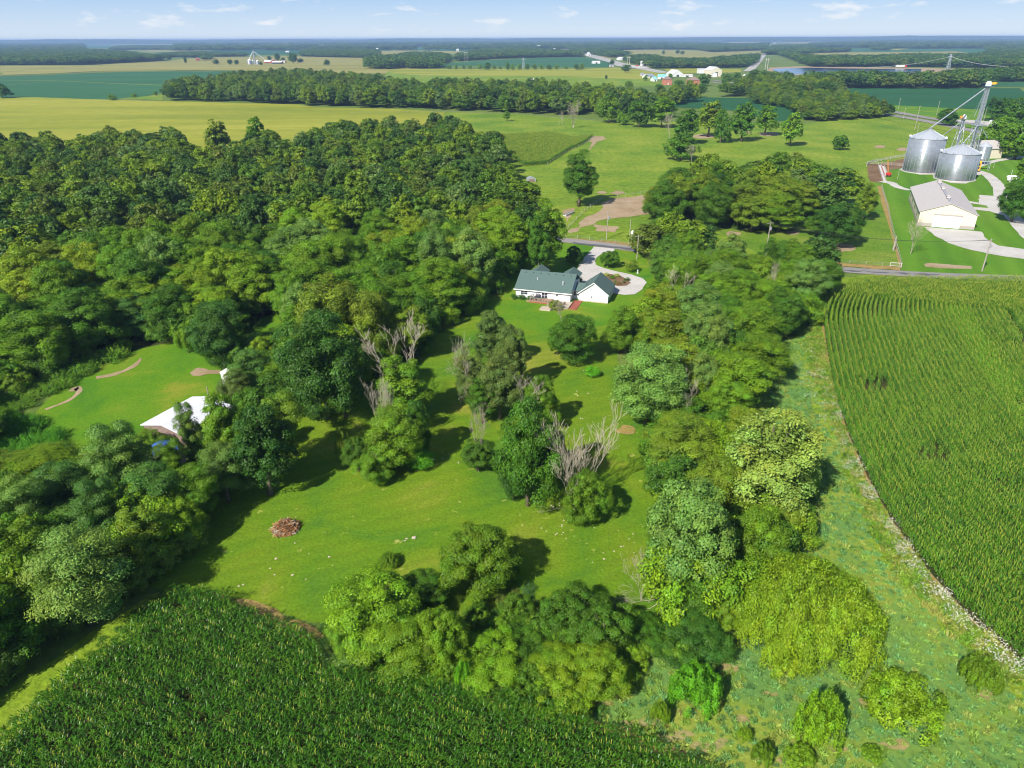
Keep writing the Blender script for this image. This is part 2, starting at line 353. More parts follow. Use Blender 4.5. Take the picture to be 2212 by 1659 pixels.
wg = wn.new('ShaderNodeNewGeometry'); wl.new(wg.outputs['Position'], wb.inputs['Vector']); wl.new(wb.outputs[0], wbb.inputs['Height']); wl.new(wbb.outputs[0], wp.inputs['Normal'])
patch('pond_water', [(1668, 152), (1675, 148.5), (1745, 146.5), (1820, 148), (1900, 149), (1990, 149), (1990, 156), (1900, 161), (1700, 161)], .34, WATER, 15, 1)

# near ground
patch('pasture', [(760, 245), (960, 242), (1100, 246), (1300, 262), (1480, 262), (1740, 268), (1900, 246), (1990, 262), (2220, 300), (2260, 420), (2260, 600), (1380, 535), (1180, 512), (900, 500), (700, 400)], .05, G_PAST, 8, .8)
patch('corn_patch', [(1060, 296), (1190, 288), (1240, 300), (1282, 293), (1262, 310), (1228, 326), (1182, 356), (1130, 360), (1090, 330)], .09, G_CORNY, 5, .5)
patch('dirt_lot', [(1432, 418), (1330, 428), (1300, 440), (1290, 455), (1258, 478), (1230, 500), (1235, 505), (1290, 478), (1340, 470), (1400, 463), (1440, 440)], .1, G_DIRT, 3, 1.2)
patch('dirt_patch', [(1283, 485), (1335, 490), (1330, 502), (1290, 500)], .1, G_DIRT, 2, .8)
patch('dirt_patch', [(1215, 455), (1240, 450), (1225, 480)], .1, G_DIRT, 2, .8)
patch('dirt_patch', [(1272, 305), (1280, 294), (1303, 295), (1310, 300), (1290, 306), (1272, 325), (1280, 308)], .1, G_DIRT, 2, .4)
patch('dirt_patch', [(1585, 384), (1640, 380), (1640, 392), (1590, 394)], .1, G_DIRT, 2, .4)
for kz, (u, v, a, b) in enumerate(((1818, 536, 30, 9), (1660, 290, 22, 5), (1608, 285, 16, 4), (1520, 295, 25, 5), (1300, 416, 12, 3), (1335, 417, 14, 4), (1900, 317, 12, 3), (1950, 323, 12, 4), (1580, 505, 18, 5), (1715, 503, 16, 5), (1500, 455, 25, 8), (1350, 930, 18, 9), (2025, 576, 0, 0))):
    if a: patch('bare_earth', [(u+a*math.cos(t/10*6.283), v+b*math.sin(t/10*6.283)) for t in range(10)], .105+kz*.003, G_DIRT if v != 930 else G_DRY, .9, .8)
patch('dirt_strip', [(1998, 571), (2010, 569), (2100, 576), (2099, 582), (2030, 580), (1998, 577)], .12, G_DIRT, 1.5, .2)
patch('rough_pasture', [(1500, 470), (1640, 500), (1700, 490), (1780, 440), (1880, 430), (1905, 440), (1944, 574), (1760, 563), (1640, 550)], .08, G_PASTD, 4, .5)
patch('farmyard_lawn', [K(240, 900), K(420, 960), K(900, 880), K(1400, 820), K(1700, 800), K(2000, 1300), (2260, 460), (2260, 603), (1952, 588), (1945, 575), (1905, 440), (1890, 400)], .1, G_YARD, 4, .3)
patch('brown_pen', [K(0, 930), K(140, 925), K(440, 860), K(440, 960), K(250, 990), K(160, 1130), K(30, 1110)], .13, G_BROWN, 2, .4)
patch('verge', [(1213, 520), (1232, 515), (1330, 521), (1390, 532), (1390, 540), (1310, 528)], .1, G_DRY, 2, .5)
patch('verge', [(1660, 563), (1700, 558), (1800, 568), (1944, 578), (1944, 585), (1800, 575)], .14, G_DRY, 2, .6)
ribbon('dry_fence_row', [(1898, 402), (1910, 440), (1925, 500), (1945, 576)], 2.0, .145, G_DRY, sm=False, wob=1.2)

patch('lawn', [(1250, 527), (1385, 545), (1420, 600), (1410, 680), (1330, 745), (1340, 800), (1400, 930), (1425, 1000), (1440, 1120), (1440, 1320), (1340, 1360), (1000, 1345), (700, 1348), (640, 1340), (560, 1310), (470, 1283), (380, 1290), (250, 1250), (480, 1000), (700, 860), (900, 700), (1080, 560), (1150, 505)], .04, G_LAWN, 3, .4)
patch('house_lawn', [(1150, 505), (1255, 528), (1385, 545), (1410, 600), (1405, 660), (1330, 700), (1200, 720), (1040, 700), (1060, 600)], .06, G_LAWN2, 3, .4)
patch('clearing', [(40, 960), (90, 870), (210, 790), (300, 755), (385, 735), (480, 760), (520, 830), (480, 900), (380, 960), (240, 990), (100, 985)], .05, G_LAWN2, 3, .4)
patch('clearing', [(530, 712), (560, 690), (600, 675), (610, 700), (580, 740)], .05, G_LAWN2, 3, .4)
patch('bare_earth', [(412, 806), (425, 797), (440, 795), (455, 799), (477, 800), (474, 809), (450, 810), (430, 814), (418, 812)], .11, G_DIRT, 1.2, .5)
for kz, (u, v, a, b) in enumerate(((1290, 1520, 26, 10), (1330, 1500, 18, 9), (1395, 1560, 40, 12), (1460, 1590, 36, 9), (1540, 1610, 40, 12), (1250, 1478, 20, 10), (1385, 1430, 16, 8), (1580, 1440, 30, 12), (1660, 1500, 14, 5), (1820, 1620, 26, 8), (1935, 1610, 30, 8), (2010, 1590, 20, 6), (1870, 1520, 10, 6), (2120, 1500, 18, 8), (1700, 1640, 24, 8), (1150, 1325, 10, 6), (1480, 1540, 18, 6), (1600, 1555, 22, 6))):
    patch('dry_grass', [(u+a*math.cos(t/12*6.283)*(1+.35*math.sin(t*2.3+u)), v+b*math.sin(t/12*6.283)*(1+.35*math.cos(t*1.7+v))) for t in range(12)], .035+kz*.003, G_DRYL, .6, .35)
ribbon('worn_path', [(98, 885), (135, 872), (160, 858), (171, 846), (166, 838), (155, 846)], (.7, 1.6), .08, G_DIRT, wob=.5)
ribbon('worn_path', [(208, 817), (245, 809), (280, 796), (300, 782), (305, 774)], (1.5, .7), .08, G_DIRT, wob=.5)
patch('meadow', [(1560, 930), (1640, 770), (1660, 770), (1700, 730), (1770, 690), (1776, 720), (1790, 800), (1826, 940), (1866, 1030), (1916, 1120), (1996, 1232), (2096, 1342), (2300, 1560), (2300, 1720), (1500, 1720), (1390, 1610), (1240, 1560), (900, 1500), (690, 1440), (700, 1345), (1000, 1335), (1340, 1350), (1440, 1310), (1440, 1000)], .03, G_MEAD, 2.5, .5)
patch('field_margin', [(1770, 640), (1800, 600), (1930, 590), (1900, 600), (1838, 612), (1795, 650), (1780, 700), (1788, 780), (1806, 850), (1836, 940), (1876, 1030), (1926, 1120), (2006, 1230), (2106, 1340), (2230, 1460), (2230, 1520), (2150, 1470), (2060, 1380), (1960, 1270), (1880, 1150), (1830, 1050), (1785, 920), (1740, 820), (1720, 760), (1755, 700)], .06, G_MARG, 2, .9)
ribbon('bare_field_edge', [(1779, 700), (1787, 765), (1802, 850), (1832, 940), (1872, 1030), (1922, 1120), (2002, 1230), (2102, 1340), (2216, 1443)], .7, .09, G_DRY, wob=.5)
patch('field_margin', [(-60, 1700), (-60, 1540), (60, 1465), (200, 1370), (320, 1285), (380, 1270), (410, 1285), (240, 1420), (60, 1590), (-40, 1700)], .07, G_MARG, 2, .6)
patch('dry_margin', [(455, 1283), (490, 1285), (560, 1308), (650, 1340), (690, 1355), (700, 1380), (650, 1385), (560, 1335), (500, 1312)], .08, G_DRY, 1.2, .5)
ribbon('dry_margin', [(1000, 1500), (1150, 1535), (1280, 1570), (1400, 1610), (1520, 1665)], 1.1, .08, G_DRY, wob=.9)
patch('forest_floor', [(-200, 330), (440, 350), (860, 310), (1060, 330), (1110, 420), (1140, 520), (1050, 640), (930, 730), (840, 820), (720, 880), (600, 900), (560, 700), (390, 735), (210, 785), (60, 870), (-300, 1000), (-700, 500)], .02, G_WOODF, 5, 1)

ribbon('county_road', [(820, 478), (1000, 496), (1170, 512), (1214, 519), (1300, 529), (1386, 541), (1560, 560), (1780, 580), (1995, 594.5), (2212, 603), (2400, 612)], 5.6, .16, G_ROAD)
ribbon('tar_patch', [HP(950, 45), HP(1300, 85), HP(1640, 120), HP(1940, 160)], (1.6, 2.6), .165, G_TAR, wob=1.2)
ribbon('tar_patch', [J(1000, 1560), J(1300, 1578), J(1600, 1590)], (1.0, 1.2), .165, G_TAR, wob=1.5)
patch('gravel_driveway', [HP(*p) for p in ((1262, 100), (1200, 160), (1150, 230), (1080, 300), (1030, 380), (1010, 470), (1020, 570), (1060, 650), (1250, 720), (1560, 780), (1700, 800), (1850, 790), (1960, 710), (2020, 620), (1960, 560), (1800, 500), (1600, 460), (1400, 410), (1300, 370), (1270, 320), (1300, 260), (1380, 190), (1500, 178), (1550, 180), (1560, 128))], .13, G_GRAV, 1.5, .15)
patch('mulch_bed', [HP(*p) for p in ((1375, 490), (1450, 490), (1620, 515), (1740, 570), (1790, 625), (1740, 665), (1600, 670), (1480, 630), (1400, 560))], .15, G_BROWN, 1, .15)
ribbon('gravel_drive', [K(*p) for p in ((1170, 1000), (1290, 1050), (1390, 1160), (1425, 1290), (1480, 1400), (1640, 1600), (1800, 1760))], (4.8, 5.6), .16, G_GRAV, wob=.5)
ribbon('gravel_drive', [K(*p) for p in ((1150, 960), (1300, 910), (1450, 880), (1700, 850))], 4, .17, G_GRAV, wob=.4)
patch('gravel_apron', [J(*p) for p in ((1500, 1290), (1860, 1320), (1890, 1370), (1960, 1405), (2200, 1440), (2200, 1500), (2000, 1475), (1800, 1435), (1650, 1390), (1570, 1345))], .16, G_GRAV, 2, .3)
patch('gravel_lot', [K(*p) for p in ((1195, 1255), (1380, 1270), (1390, 1330), (1450, 1440), (1440, 1470), (1300, 1430), (1130, 1410), (1125, 1385), (1290, 1395), (1270, 1370), (1080, 1340), (1080, 1320), (1190, 1340))], .15, G_GRAV, 2, .3)
ribbon('gravel_drive', [K(*p) for p in ((165, 1110), (260, 1130), (340, 1175), (460, 1205))], (5, 3), .16, G_GRAV, wob=.5)
patch('concrete_pad', [K(*p) for p in ((340, 985), (400, 1000), (560, 1040), (700, 1040), (730, 1080), (900, 1130), (1050, 1135), (1130, 1110), (1120, 1060), (1210, 1040), (1200, 960), (900, 930), (420, 950))], .14, G_GRAV, 2, .2)
# highway and far roads
HF = [E_(300, 752), E_(440, 770), E_(550, 792), E_(820, 842), E_(1100, 893), E_(1350, 935), E_(1900, 1005), E_(2300, 1050)]
HN = [E_(300, 790), E_(560, 835), E_(810, 882), E_(1100, 930), E_(1350, 980), E_(1860, 1085), E_(2300, 1180)]
ribbon('highway', HF, 10, .3, G_ROAD); ribbon('highway', HN, 10, .3, G_ROAD)
patch('roadside_grass', [E_(430, 745), E_(700, 770), E_(1000, 790), E_(1500, 815), E_(2100, 850), E_(2400, 1100), E_(1860, 1060), E_(1000, 880), E_(440, 772)], .26, G_LAWN2, 8, .5)
patch('roadside_grass', [E_(700, 870), E_(1860, 1090), E_(2300, 1180), E_(2300, 1230), E_(1860, 1130), E_(900, 960), E_(620, 900)], .24, G_PAST, 8, .5)
patch('farm_forecourt', [E_(1330, 925), E_(1700, 940), E_(1950, 960), E_(1950, 1010), E_(1500, 960), E_(1340, 945)], .28, G_GRAV, 4, .4)
ribbon('highway', [C_(1480, 125), C_(1530, 145), C_(1640, 185), C_(1790, 218), C_(2000, 280), C_(2212, 338), D_(220, 372), D_(400, 398), D_(560, 428), D_(650, 445)], (26, 18), .4, G_HWY)
ribbon('highway', [C_(1505, 125), C_(1560, 145), C_(1680, 185), C_(1830, 216), C_(2050, 276), D_(160, 330), D_(330, 372), D_(560, 418), D_(680, 440)], (22, 17), .42, G_HWY)
patch('forecourt', [D_(330, 365), D_(480, 378), D_(520, 395), D_(400, 398), D_(330, 385)], .45, G_GRAV, 10, 1)
ribbon('country_road', [D_(1530, 430), D_(1570, 400), D_(1640, 330), D_(1695, 262), D_(1760, 190), D_(1800, 152), D_(1840, 106), D_(1860, 95)], 18, .45, G_HWY, sm=False)
ribbon('highway', [D_(1160, 520), D_(1260, 532), D_(1370, 550), D_(1500, 570)], 10, .32, G_ROAD)
ribbon('highway', [D_(1150, 540), D_(1260, 556), D_(1370, 575)], 8, .34, G_ROAD)

# ---------------------------------------------------------------- vegetation builders
def unit(a): return a/np.maximum(np.linalg.norm(a, axis=1, keepdims=True), 1e-9)
def leaf_mesh(name, pos, nrm, size, tint, rs, aspect=.6, mat=None, updir=None):
    n = len(pos)
    a = rs.normal(size=(n, 3)) if updir is None else updir+rs.normal(size=(n, 3))*.35
    t = unit(a-(a*nrm).sum(1, keepdims=True)*nrm); b = np.cross(nrm, t)
    L_ = t*size[:, None]*.5; B = b*size[:, None]*.5*aspect
    fold = nrm*size[:, None]*.12
    V = np.empty((n, 4, 3)); V[:, 0] = pos-L_; V[:, 1] = pos-B+fold; V[:, 2] = pos+L_; V[:, 3] = pos+B+fold
    me = bpy.data.meshes.new(name); me.vertices.add(4*n); me.vertices.foreach_set('co', V.reshape(-1))
    me.loops.add(4*n); me.loops.foreach_set('vertex_index', np.arange(4*n, dtype=np.int32))
    me.polygons.add(n); me.polygons.foreach_set('loop_start', np.arange(0, 4*n, 4, dtype=np.int32))
    me.update(calc_edges=True)
    ca = me.color_attributes.new('tint', 'FLOAT_COLOR', 'POINT')
    c = np.ones((n, 4, 4)); c[:, :, :3] = tint[:, None, :]; ca.data.foreach_set('color', c.reshape(-1))
    me.materials.append(mat or LEAF); me.validate(); return me

def crown(name, seed, h=15, r=5.5, zc=.58, vert=.46, nb=60, nl=9000, leaf=.42, gap=.15, flat=.75, br=(.2, .38), rag=.25, aspect=.6, tvar=.22, droop=0, low=0.0, out=.9, dome=False):
    rs = np.random.RandomState(seed)
    nlobe = max(3, int(nb/14)); C_l, R_l = [np.array([0, 0, h*zc])], [np.array([r*.66, r*.66, h*vert*.80])]
    for i in range(nlobe):
        an = 6.283*(i+rs.rand()*.8)/nlobe; ro = r*rs.uniform(.30, .58); zz = rs.uniform(-.75, .8); R_ = r*rs.uniform(.30, .52)*(1-.3*max(0, zz))
        ro *= math.sqrt(max(.1, 1-(zz*.8)**2)); C_l.append(np.array([ro*math.cos(an), ro*math.sin(an), h*(zc+vert*.62*zz)])); R_l.append(np.array([R_, R_, R_*rs.uniform(.8, 1.25)]))
    cc = []
    wt = np.array([q[0]*q[2] for q in R_l]); wt = wt/wt.sum()
    for i in range(len(C_l)):
        m_ = max(3, int(nb*1.7*wt[i])); d = unit(rs.normal(size=(m_*3, 3))); d = d[d[:, 2] > -.62+low][:m_]
        q = C_l[i]+d*R_l[i]*(1-rag*.5*rs.rand(len(d), 1))
        ok = np.ones(len(q), bool)
        for j in range(len(C_l)):
            if j != i: ok &= (((q-C_l[j])/R_l[j])**2).sum(1) > .62
        cc.append(q[ok])
    c = np.vstack(cc); c = c[c[:, 2] > h*.05]
    if dome:                                       # leafy to the ground, rounded over
        an = rs.rand(nb)*6.283; ro = np.sqrt(rs.rand(nb))*.93; z_ = h*np.sqrt(np.maximum(.02, 1-ro**2))*(.86-rag*rs.rand(nb)); c = np.stack([r*ro*np.cos(an), r*ro*np.sin(an), np.maximum(z_, h*.08)], 1)
    k = len(c)
    rb = r*rs.uniform(br[0], br[1], k)
    bt = 1+tvar*rs.normal(size=k)*.42; hue = rs.normal(size=k)*.06
    w = rb**2; w *= np.where(rs.rand(k) < gap, .25, 1.0); w /= w.sum()
    idx = rs.choice(k, nl, p=w)
    axis = unit(c-np.array([0, 0, h*zc*.8]))
    g = unit(rs.normal(size=(nl, 3))+axis[idx]*out+np.array([0, 0, .55]))
    rad = rb[idx]*(1-.5*rs.rand(nl)**2)*(1+.2*np.abs(rs.normal(size=nl)))
    off = g*rad[:, None]; off[:, 2] *= flat
    off[:, 2] -= droop*(np.linalg.norm(off[:, :2], axis=1))**1.5
    pos = c[idx]+off
    nrm = unit(g*1.0+rs.normal(size=(nl, 3))*.42+np.array([0, 0, .15]))
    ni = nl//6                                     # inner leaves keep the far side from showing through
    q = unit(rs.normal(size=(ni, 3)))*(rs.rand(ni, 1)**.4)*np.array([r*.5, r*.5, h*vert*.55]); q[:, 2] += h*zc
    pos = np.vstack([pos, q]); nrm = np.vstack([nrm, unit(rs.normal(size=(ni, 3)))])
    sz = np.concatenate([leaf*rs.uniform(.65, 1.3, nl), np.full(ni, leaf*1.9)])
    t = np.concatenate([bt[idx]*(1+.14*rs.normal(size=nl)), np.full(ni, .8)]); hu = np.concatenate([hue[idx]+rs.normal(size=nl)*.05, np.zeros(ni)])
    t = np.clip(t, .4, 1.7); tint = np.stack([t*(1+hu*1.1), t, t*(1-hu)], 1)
    keep = pos[:, 2] > .15
    return leaf_mesh(name, pos[keep], nrm[keep], sz[keep], tint[keep], rs, aspect), [tuple(x) for x in c[:9]]

def shoots(name, seed, h=3, r=3, ns=160, per=45, leaf=.26, spread=1.0, aspect=.45, tvar=.18, arch=.0):
    """a bush of upright or arching leafy shoots"""
    rs = np.random.RandomState(seed); P, Nn, T, S, UD = [], [], [], [], []
    for i in range(ns):
        a = rs.rand()*6.283; q = math.sqrt(rs.rand()); x0 = q*r*.72
        b0 = np.array([x0*math.cos(a), x0*math.sin(a), h*.05])
        top = h*(1-.62*q*q)*rs.uniform(.75, 1.08); lean = r*.42*q*spread+rs.normal()*.12*r
        tt = rs.rand(per)**.7; tt = tt[:, None]
        e = b0+np.array([math.cos(a)*lean, math.sin(a)*lean, top])
        p = b0*(1-tt)+e*tt; p[:, 2] -= arch*(tt[:, 0]**3)*h*q
        rr = leaf*(1.6-.9*tt)
        nn = unit(rs.normal(size=(per, 3))+np.array([math.cos(a)*.5, math.sin(a)*.5, .6]))
        p = p+unit(rs.normal(size=(per, 3)))*rr
        br = 1+tvar*rs.normal(); P.append(p); Nn.append(nn); T.append(np.clip(br*(1+.16*rs.normal(size=per)), .4, 1.8)); S.append(leaf*rs.uniform(.7, 1.5, per)); UD.append(np.tile(unit((e-b0)[None])*.9, (per, 1)))
    p = np.vstack(P); t = np.concatenate(T); hu = rs.normal(size=len(t))*.06
    keep = p[:, 2] > .03
    return leaf_mesh(name, p[keep], np.vstack(Nn)[keep], np.concatenate(S)[keep], np.stack([t*(1+hu), t, t*(1-hu)], 1)[keep], rs, aspect, None, np.vstack(UD)[keep])

def trunk_mesh(name, seed, h=15, r0=.32, targets=None, zfork=.28, mat=None, lean=.5):
    rd = random.Random(seed); m = MB(); top = h*.8
    pts = []; x = y = 0
    for i in range(7):
        t = i/6; pts.append((x, y, t*top)); x += rd.uniform(-1, 1)*lean*.4; y += rd.uniform(-1, 1)*lean*.4
    m.tube(pts, [r0*(1.35 if i == 0 else 1)*(1-.85*i/6) for i in range(7)], 7)
    for c in (targets or [])[:8]:
        t = rd.uniform(zfork, .62); k = t*6; i = int(k); f = k-i
        b = Vector(pts[i]).lerp(Vector(pts[i+1]), f) if i < 6 else Vector(pts[6])
        c = Vector(c); mid = b.lerp(c, .5)+Vector((rd.uniform(-.3, .3), rd.uniform(-.3, .3), rd.uniform(-.2, .5)))
        rr = r0*(1-.8*t)*.6
        m.tube([b, mid, b.lerp(c, .92)], [rr, rr*.6, rr*.18], 5, False)
    return m.mesh(name, mat or BARK, True)

def dead_mesh(name, seed, h=12, r0=.12, depth=6, spread=.6, multi=1, thin=.009, up=.16):
    rd = random.Random(seed); m = MB(); cnt = [0]
    def br(p, d, ln, r, k):
        if cnt[0] > 2600: return
        cnt[0] += 1
        n = 3; pts = [p]; rad = [r]; q = p.copy(); dd = d.copy()
        for i in range(n):
            dd = (dd+Vector((rd.gauss(0, .13), rd.gauss(0, .13), rd.gauss(.04, .08)))).normalized(); q = q+dd*ln/n; pts.append(q.copy()); rad.append(max(thin, r*(1-.42*(i+1)/n)))
        m.tube(pts, rad, 5 if r > .09 else 3, False)
        if k <= 0: return
        nc = rd.choice((2, 3)) if k > 1 else 3
        for i in range(nc):
            a = rd.uniform(0, 6.283); o = dd.orthogonal().normalized(); o = Matrix.Rotation(a, 3, dd) @ o
            nd = (dd+o*spread*rd.uniform(.55, 1.25)+Vector((0, 0, up))).normalized()
            at = rd.choice((1, 1, .72, .5)); bp = pts[-1] if at == 1 else pts[max(1, int(at*n))]
            br(bp.copy(), nd, ln*rd.uniform(.6, .85), max(thin, rad[-1]*rd.uniform(.55, .8)), k-1)
    for i in range(multi):
        a = rd.uniform(0, 6.28); br(Vector((0, 0, 0)), Vector((math.cos(a)*.12*multi, math.sin(a)*.12*multi, 1)).normalized(), h*.24, r0/math.sqrt(multi), depth)
    return m.mesh(name, DEADW, True)

# prototypes: kind -> list of (crown mesh, trunk mesh), built 15 m tall; near ones have fine leaves, far ones coarser
PROTO = {}
def proto(kind, n, hh=15, near=True, **kw):
    for lod in ((0, 1) if near else (1,)):
        lst = []
        for i in range(n):
            k2 = dict(kw); nl = k2.pop('nl', 16000); lf = k2.pop('leaf', .36)
            if lod: nl = int(nl*.14); lf = lf*2.5
            me, tg = crown('crown', hash_(kind)+i*13, h=hh, nl=nl, leaf=lf, **k2)
            lst.append((me, trunk_mesh('trunk', i+5, hh, .34, tg)))
        PROTO[(kind, lod)] = lst
def hash_(s): return sum(ord(c)*(i+3) for i, c in enumerate(s)) % 9973
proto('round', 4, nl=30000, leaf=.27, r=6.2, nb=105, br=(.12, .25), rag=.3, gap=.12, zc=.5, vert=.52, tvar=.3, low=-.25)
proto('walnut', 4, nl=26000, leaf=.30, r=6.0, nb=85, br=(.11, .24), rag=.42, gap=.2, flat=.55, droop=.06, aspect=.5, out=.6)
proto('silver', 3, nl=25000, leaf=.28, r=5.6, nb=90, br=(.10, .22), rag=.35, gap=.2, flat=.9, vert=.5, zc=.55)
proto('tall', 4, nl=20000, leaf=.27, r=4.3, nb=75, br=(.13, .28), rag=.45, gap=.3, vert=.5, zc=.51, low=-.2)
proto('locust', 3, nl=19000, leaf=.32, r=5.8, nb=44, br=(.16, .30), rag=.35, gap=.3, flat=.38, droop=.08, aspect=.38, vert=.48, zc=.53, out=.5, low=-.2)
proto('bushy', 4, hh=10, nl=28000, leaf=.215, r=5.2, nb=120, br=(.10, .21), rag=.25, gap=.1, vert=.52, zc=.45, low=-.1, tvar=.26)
SHOOT = {0: [shoots('foliage', 11+i, h=3.2, r=3.0, ns=260, per=46, leaf=.24) for i in range(4)],
         1: [shoots('foliage', 31+i, h=3.2, r=3.0, ns=90, per=20, leaf=.5) for i in range(3)]}
MOUND = [crown('foliage', 51+i, h=5.0, r=8.0, nb=520, nl=72000, leaf=.20, vert=.52, zc=.34, rag=.22, br=(.05, .11), gap=.1, flat=1.0, dome=True, tvar=.3, aspect=.42)[0] for i in range(2)]
SHRUB = [crown('foliage', 81+i, h=3.4, r=3.2, nb=90, nl=9000, leaf=.23, vert=.5, zc=.42, rag=.4, br=(.09, .18), gap=.15, flat=1.3, dome=True, tvar=.3, aspect=.38)[0] for i in range(4)]
BUSH = [crown('foliage', 71+i, h=3.2, r=1.9, nb=45, nl=3600, leaf=.17, vert=.46, zc=.48, rag=.15, br=(.2, .4), low=.0)[0] for i in range(3)]
DEAD = [dead_mesh('bare_branches', 3, multi=2), dead_mesh('bare_branches', 8, multi=3, spread=.55), dead_mesh('bare_branches', 21, multi=1, spread=.5, up=.35), dead_mesh('bare_branches', 34, multi=2, spread=.75, up=.1)]
DEAD.append(dead_mesh('bare_branches', 15, h=14, r0=.26, multi=4, spread=.5, thin=.013, up=.22))
DEADH = []; DEADW_ = [2*float(np.percentile([math.hypot(v.co.x, v.co.y) for v in me.vertices], 93)) for me in DEAD]
for me in DEAD: DEADH.append(max(v.co.z for v in me.vertices))

GREENS = {'sage': (.125, .205, .035), 'dark': (.075, .180, .010), 'deep': (.050, .135, .014), 'mid': (.130, .255, .010), 'lime': (.175, .31, .010), 'yellow': (.215, .315, .012),
          'olive': (.165, .25, .014), 'grey': (.165, .285, .045), 'bluegreen': (.10, .22, .032), 'brownish': (.20, .20, .05), 'bright': (.13, .36, .012)}
def lean_base(uc, vt, vb):
    NV = CY+F/math.tan(PITCH); NU = CX; vc = (vt+vb)/2; k = (vb-vc)/(NV-vc)
    return U(uc+(NU-uc)*k, vb)
TN = [0]; LASTT = [None]
def tree(kind, col, uc, vt, vb, w, label, group=None, name='broadleaf_tree', cat='tree', dead=None, h=None):
    """uc = middle of the crown, vt / vb = its top and the foot of its trunk, w = width, all in photograph pixels"""
    if kind in ('shoot', 'mound', 'bush', 'bushy'):            # leafy to the ground: an ellipsoid whose outline fills the measured box
        vm = (vt+vb)/2; P0 = U(uc, vm); dv = P0-CAM; dp = -(RM.transposed() @ dv).z; a_ = w*dp/F/2; H_ = (vb-vt)*dp/F/2; de = math.asin(-dv.z/dv.length)
        b_ = math.sqrt(max(H_*H_-(a_*math.sin(de))**2, (.35*a_)**2))/math.cos(de) if True else 0; b_ = min(b_, 1.7*a_)
        P1 = U(uc, vm, b_); dp = -(RM.transposed() @ (P1-CAM)).z; return place(kind, col, P1, 2*b_, w*dp/F, label, group, name, cat)
    P = lean_base(uc, vt, vb); hh = h or max(1.2, hgt(P, vt)); d = (P-CAM); depth = -(RM.transposed() @ d).z
    wm = w*depth/F
    return place(kind, col, P, hh, wm, label, group, name, cat)
def place(kind, col, P, hh, wm, label, group=None, name='broadleaf_tree', cat='tree', rz=None, simple=False):
    TN[0] += 1; rd = random.Random(TN[0]*17+3); rz = rd.uniform(0, 6.28) if rz is None else rz
    dist = (Vector((P[0], P[1], 0))-CAM).length
    t = thing(name, (P[0], P[1], 0), label, cat, group, rz); LASTT[0] = t
    c = GREENS[col] if isinstance(col, str) else col; j = rd.uniform(.86, 1.14); c = (c[0]*j*rd.uniform(.92, 1.1), c[1]*j, c[2]*j, 1)
    def setc(o, m, s):
        o.color = c; o.scale = s; return o
    if kind == 'dead':
        i = rd.randrange(4) if wm < 11 else 4; s = hh/DEADH[i]; me = DEAD[i]; ww = DEADW_[i]
        o = link('bare_branches', me, t); o.scale = (wm/ww, wm/ww, s); return t
    if kind in ('shoot', 'mound', 'bush'):
        me = MOUND[rd.randrange(2)] if kind == 'mound' else BUSH[rd.randrange(3)] if kind == 'bush' else SHRUB[rd.randrange(4)]
        r0 = {'mound': 8.0, 'bush': 2.25, 'shoot': 3.2}[kind]; h0 = {'mound': 4.4, 'bush': 3.3, 'shoot': 3.3}[kind]
        setc(link('foliage', me, t), me, (wm/2/r0, wm/2/r0, hh/h0)); return t
    lod = 0 if dist < 360 else 1
    lst = PROTO[(kind, lod)]; me, tr = lst[rd.randrange(len(lst))]
    h0 = {'bushy': 10.6}.get(kind, 15.6); r0 = {'round': 6.3, 'walnut': 6.0, 'silver': 5.6, 'tall': 4.4, 'locust': 5.9, 'bushy': 5.3}[kind]
    s = (wm/2/r0, wm/2/r0, hh/h0)
    setc(link('crown', me, t), me, s); o = link('trunk', tr, t); o.scale = (min(s[0], s[2]*1.2),)*2+(s[2]*(1.5 if kind == 'bushy' and False else 1),)
    return t

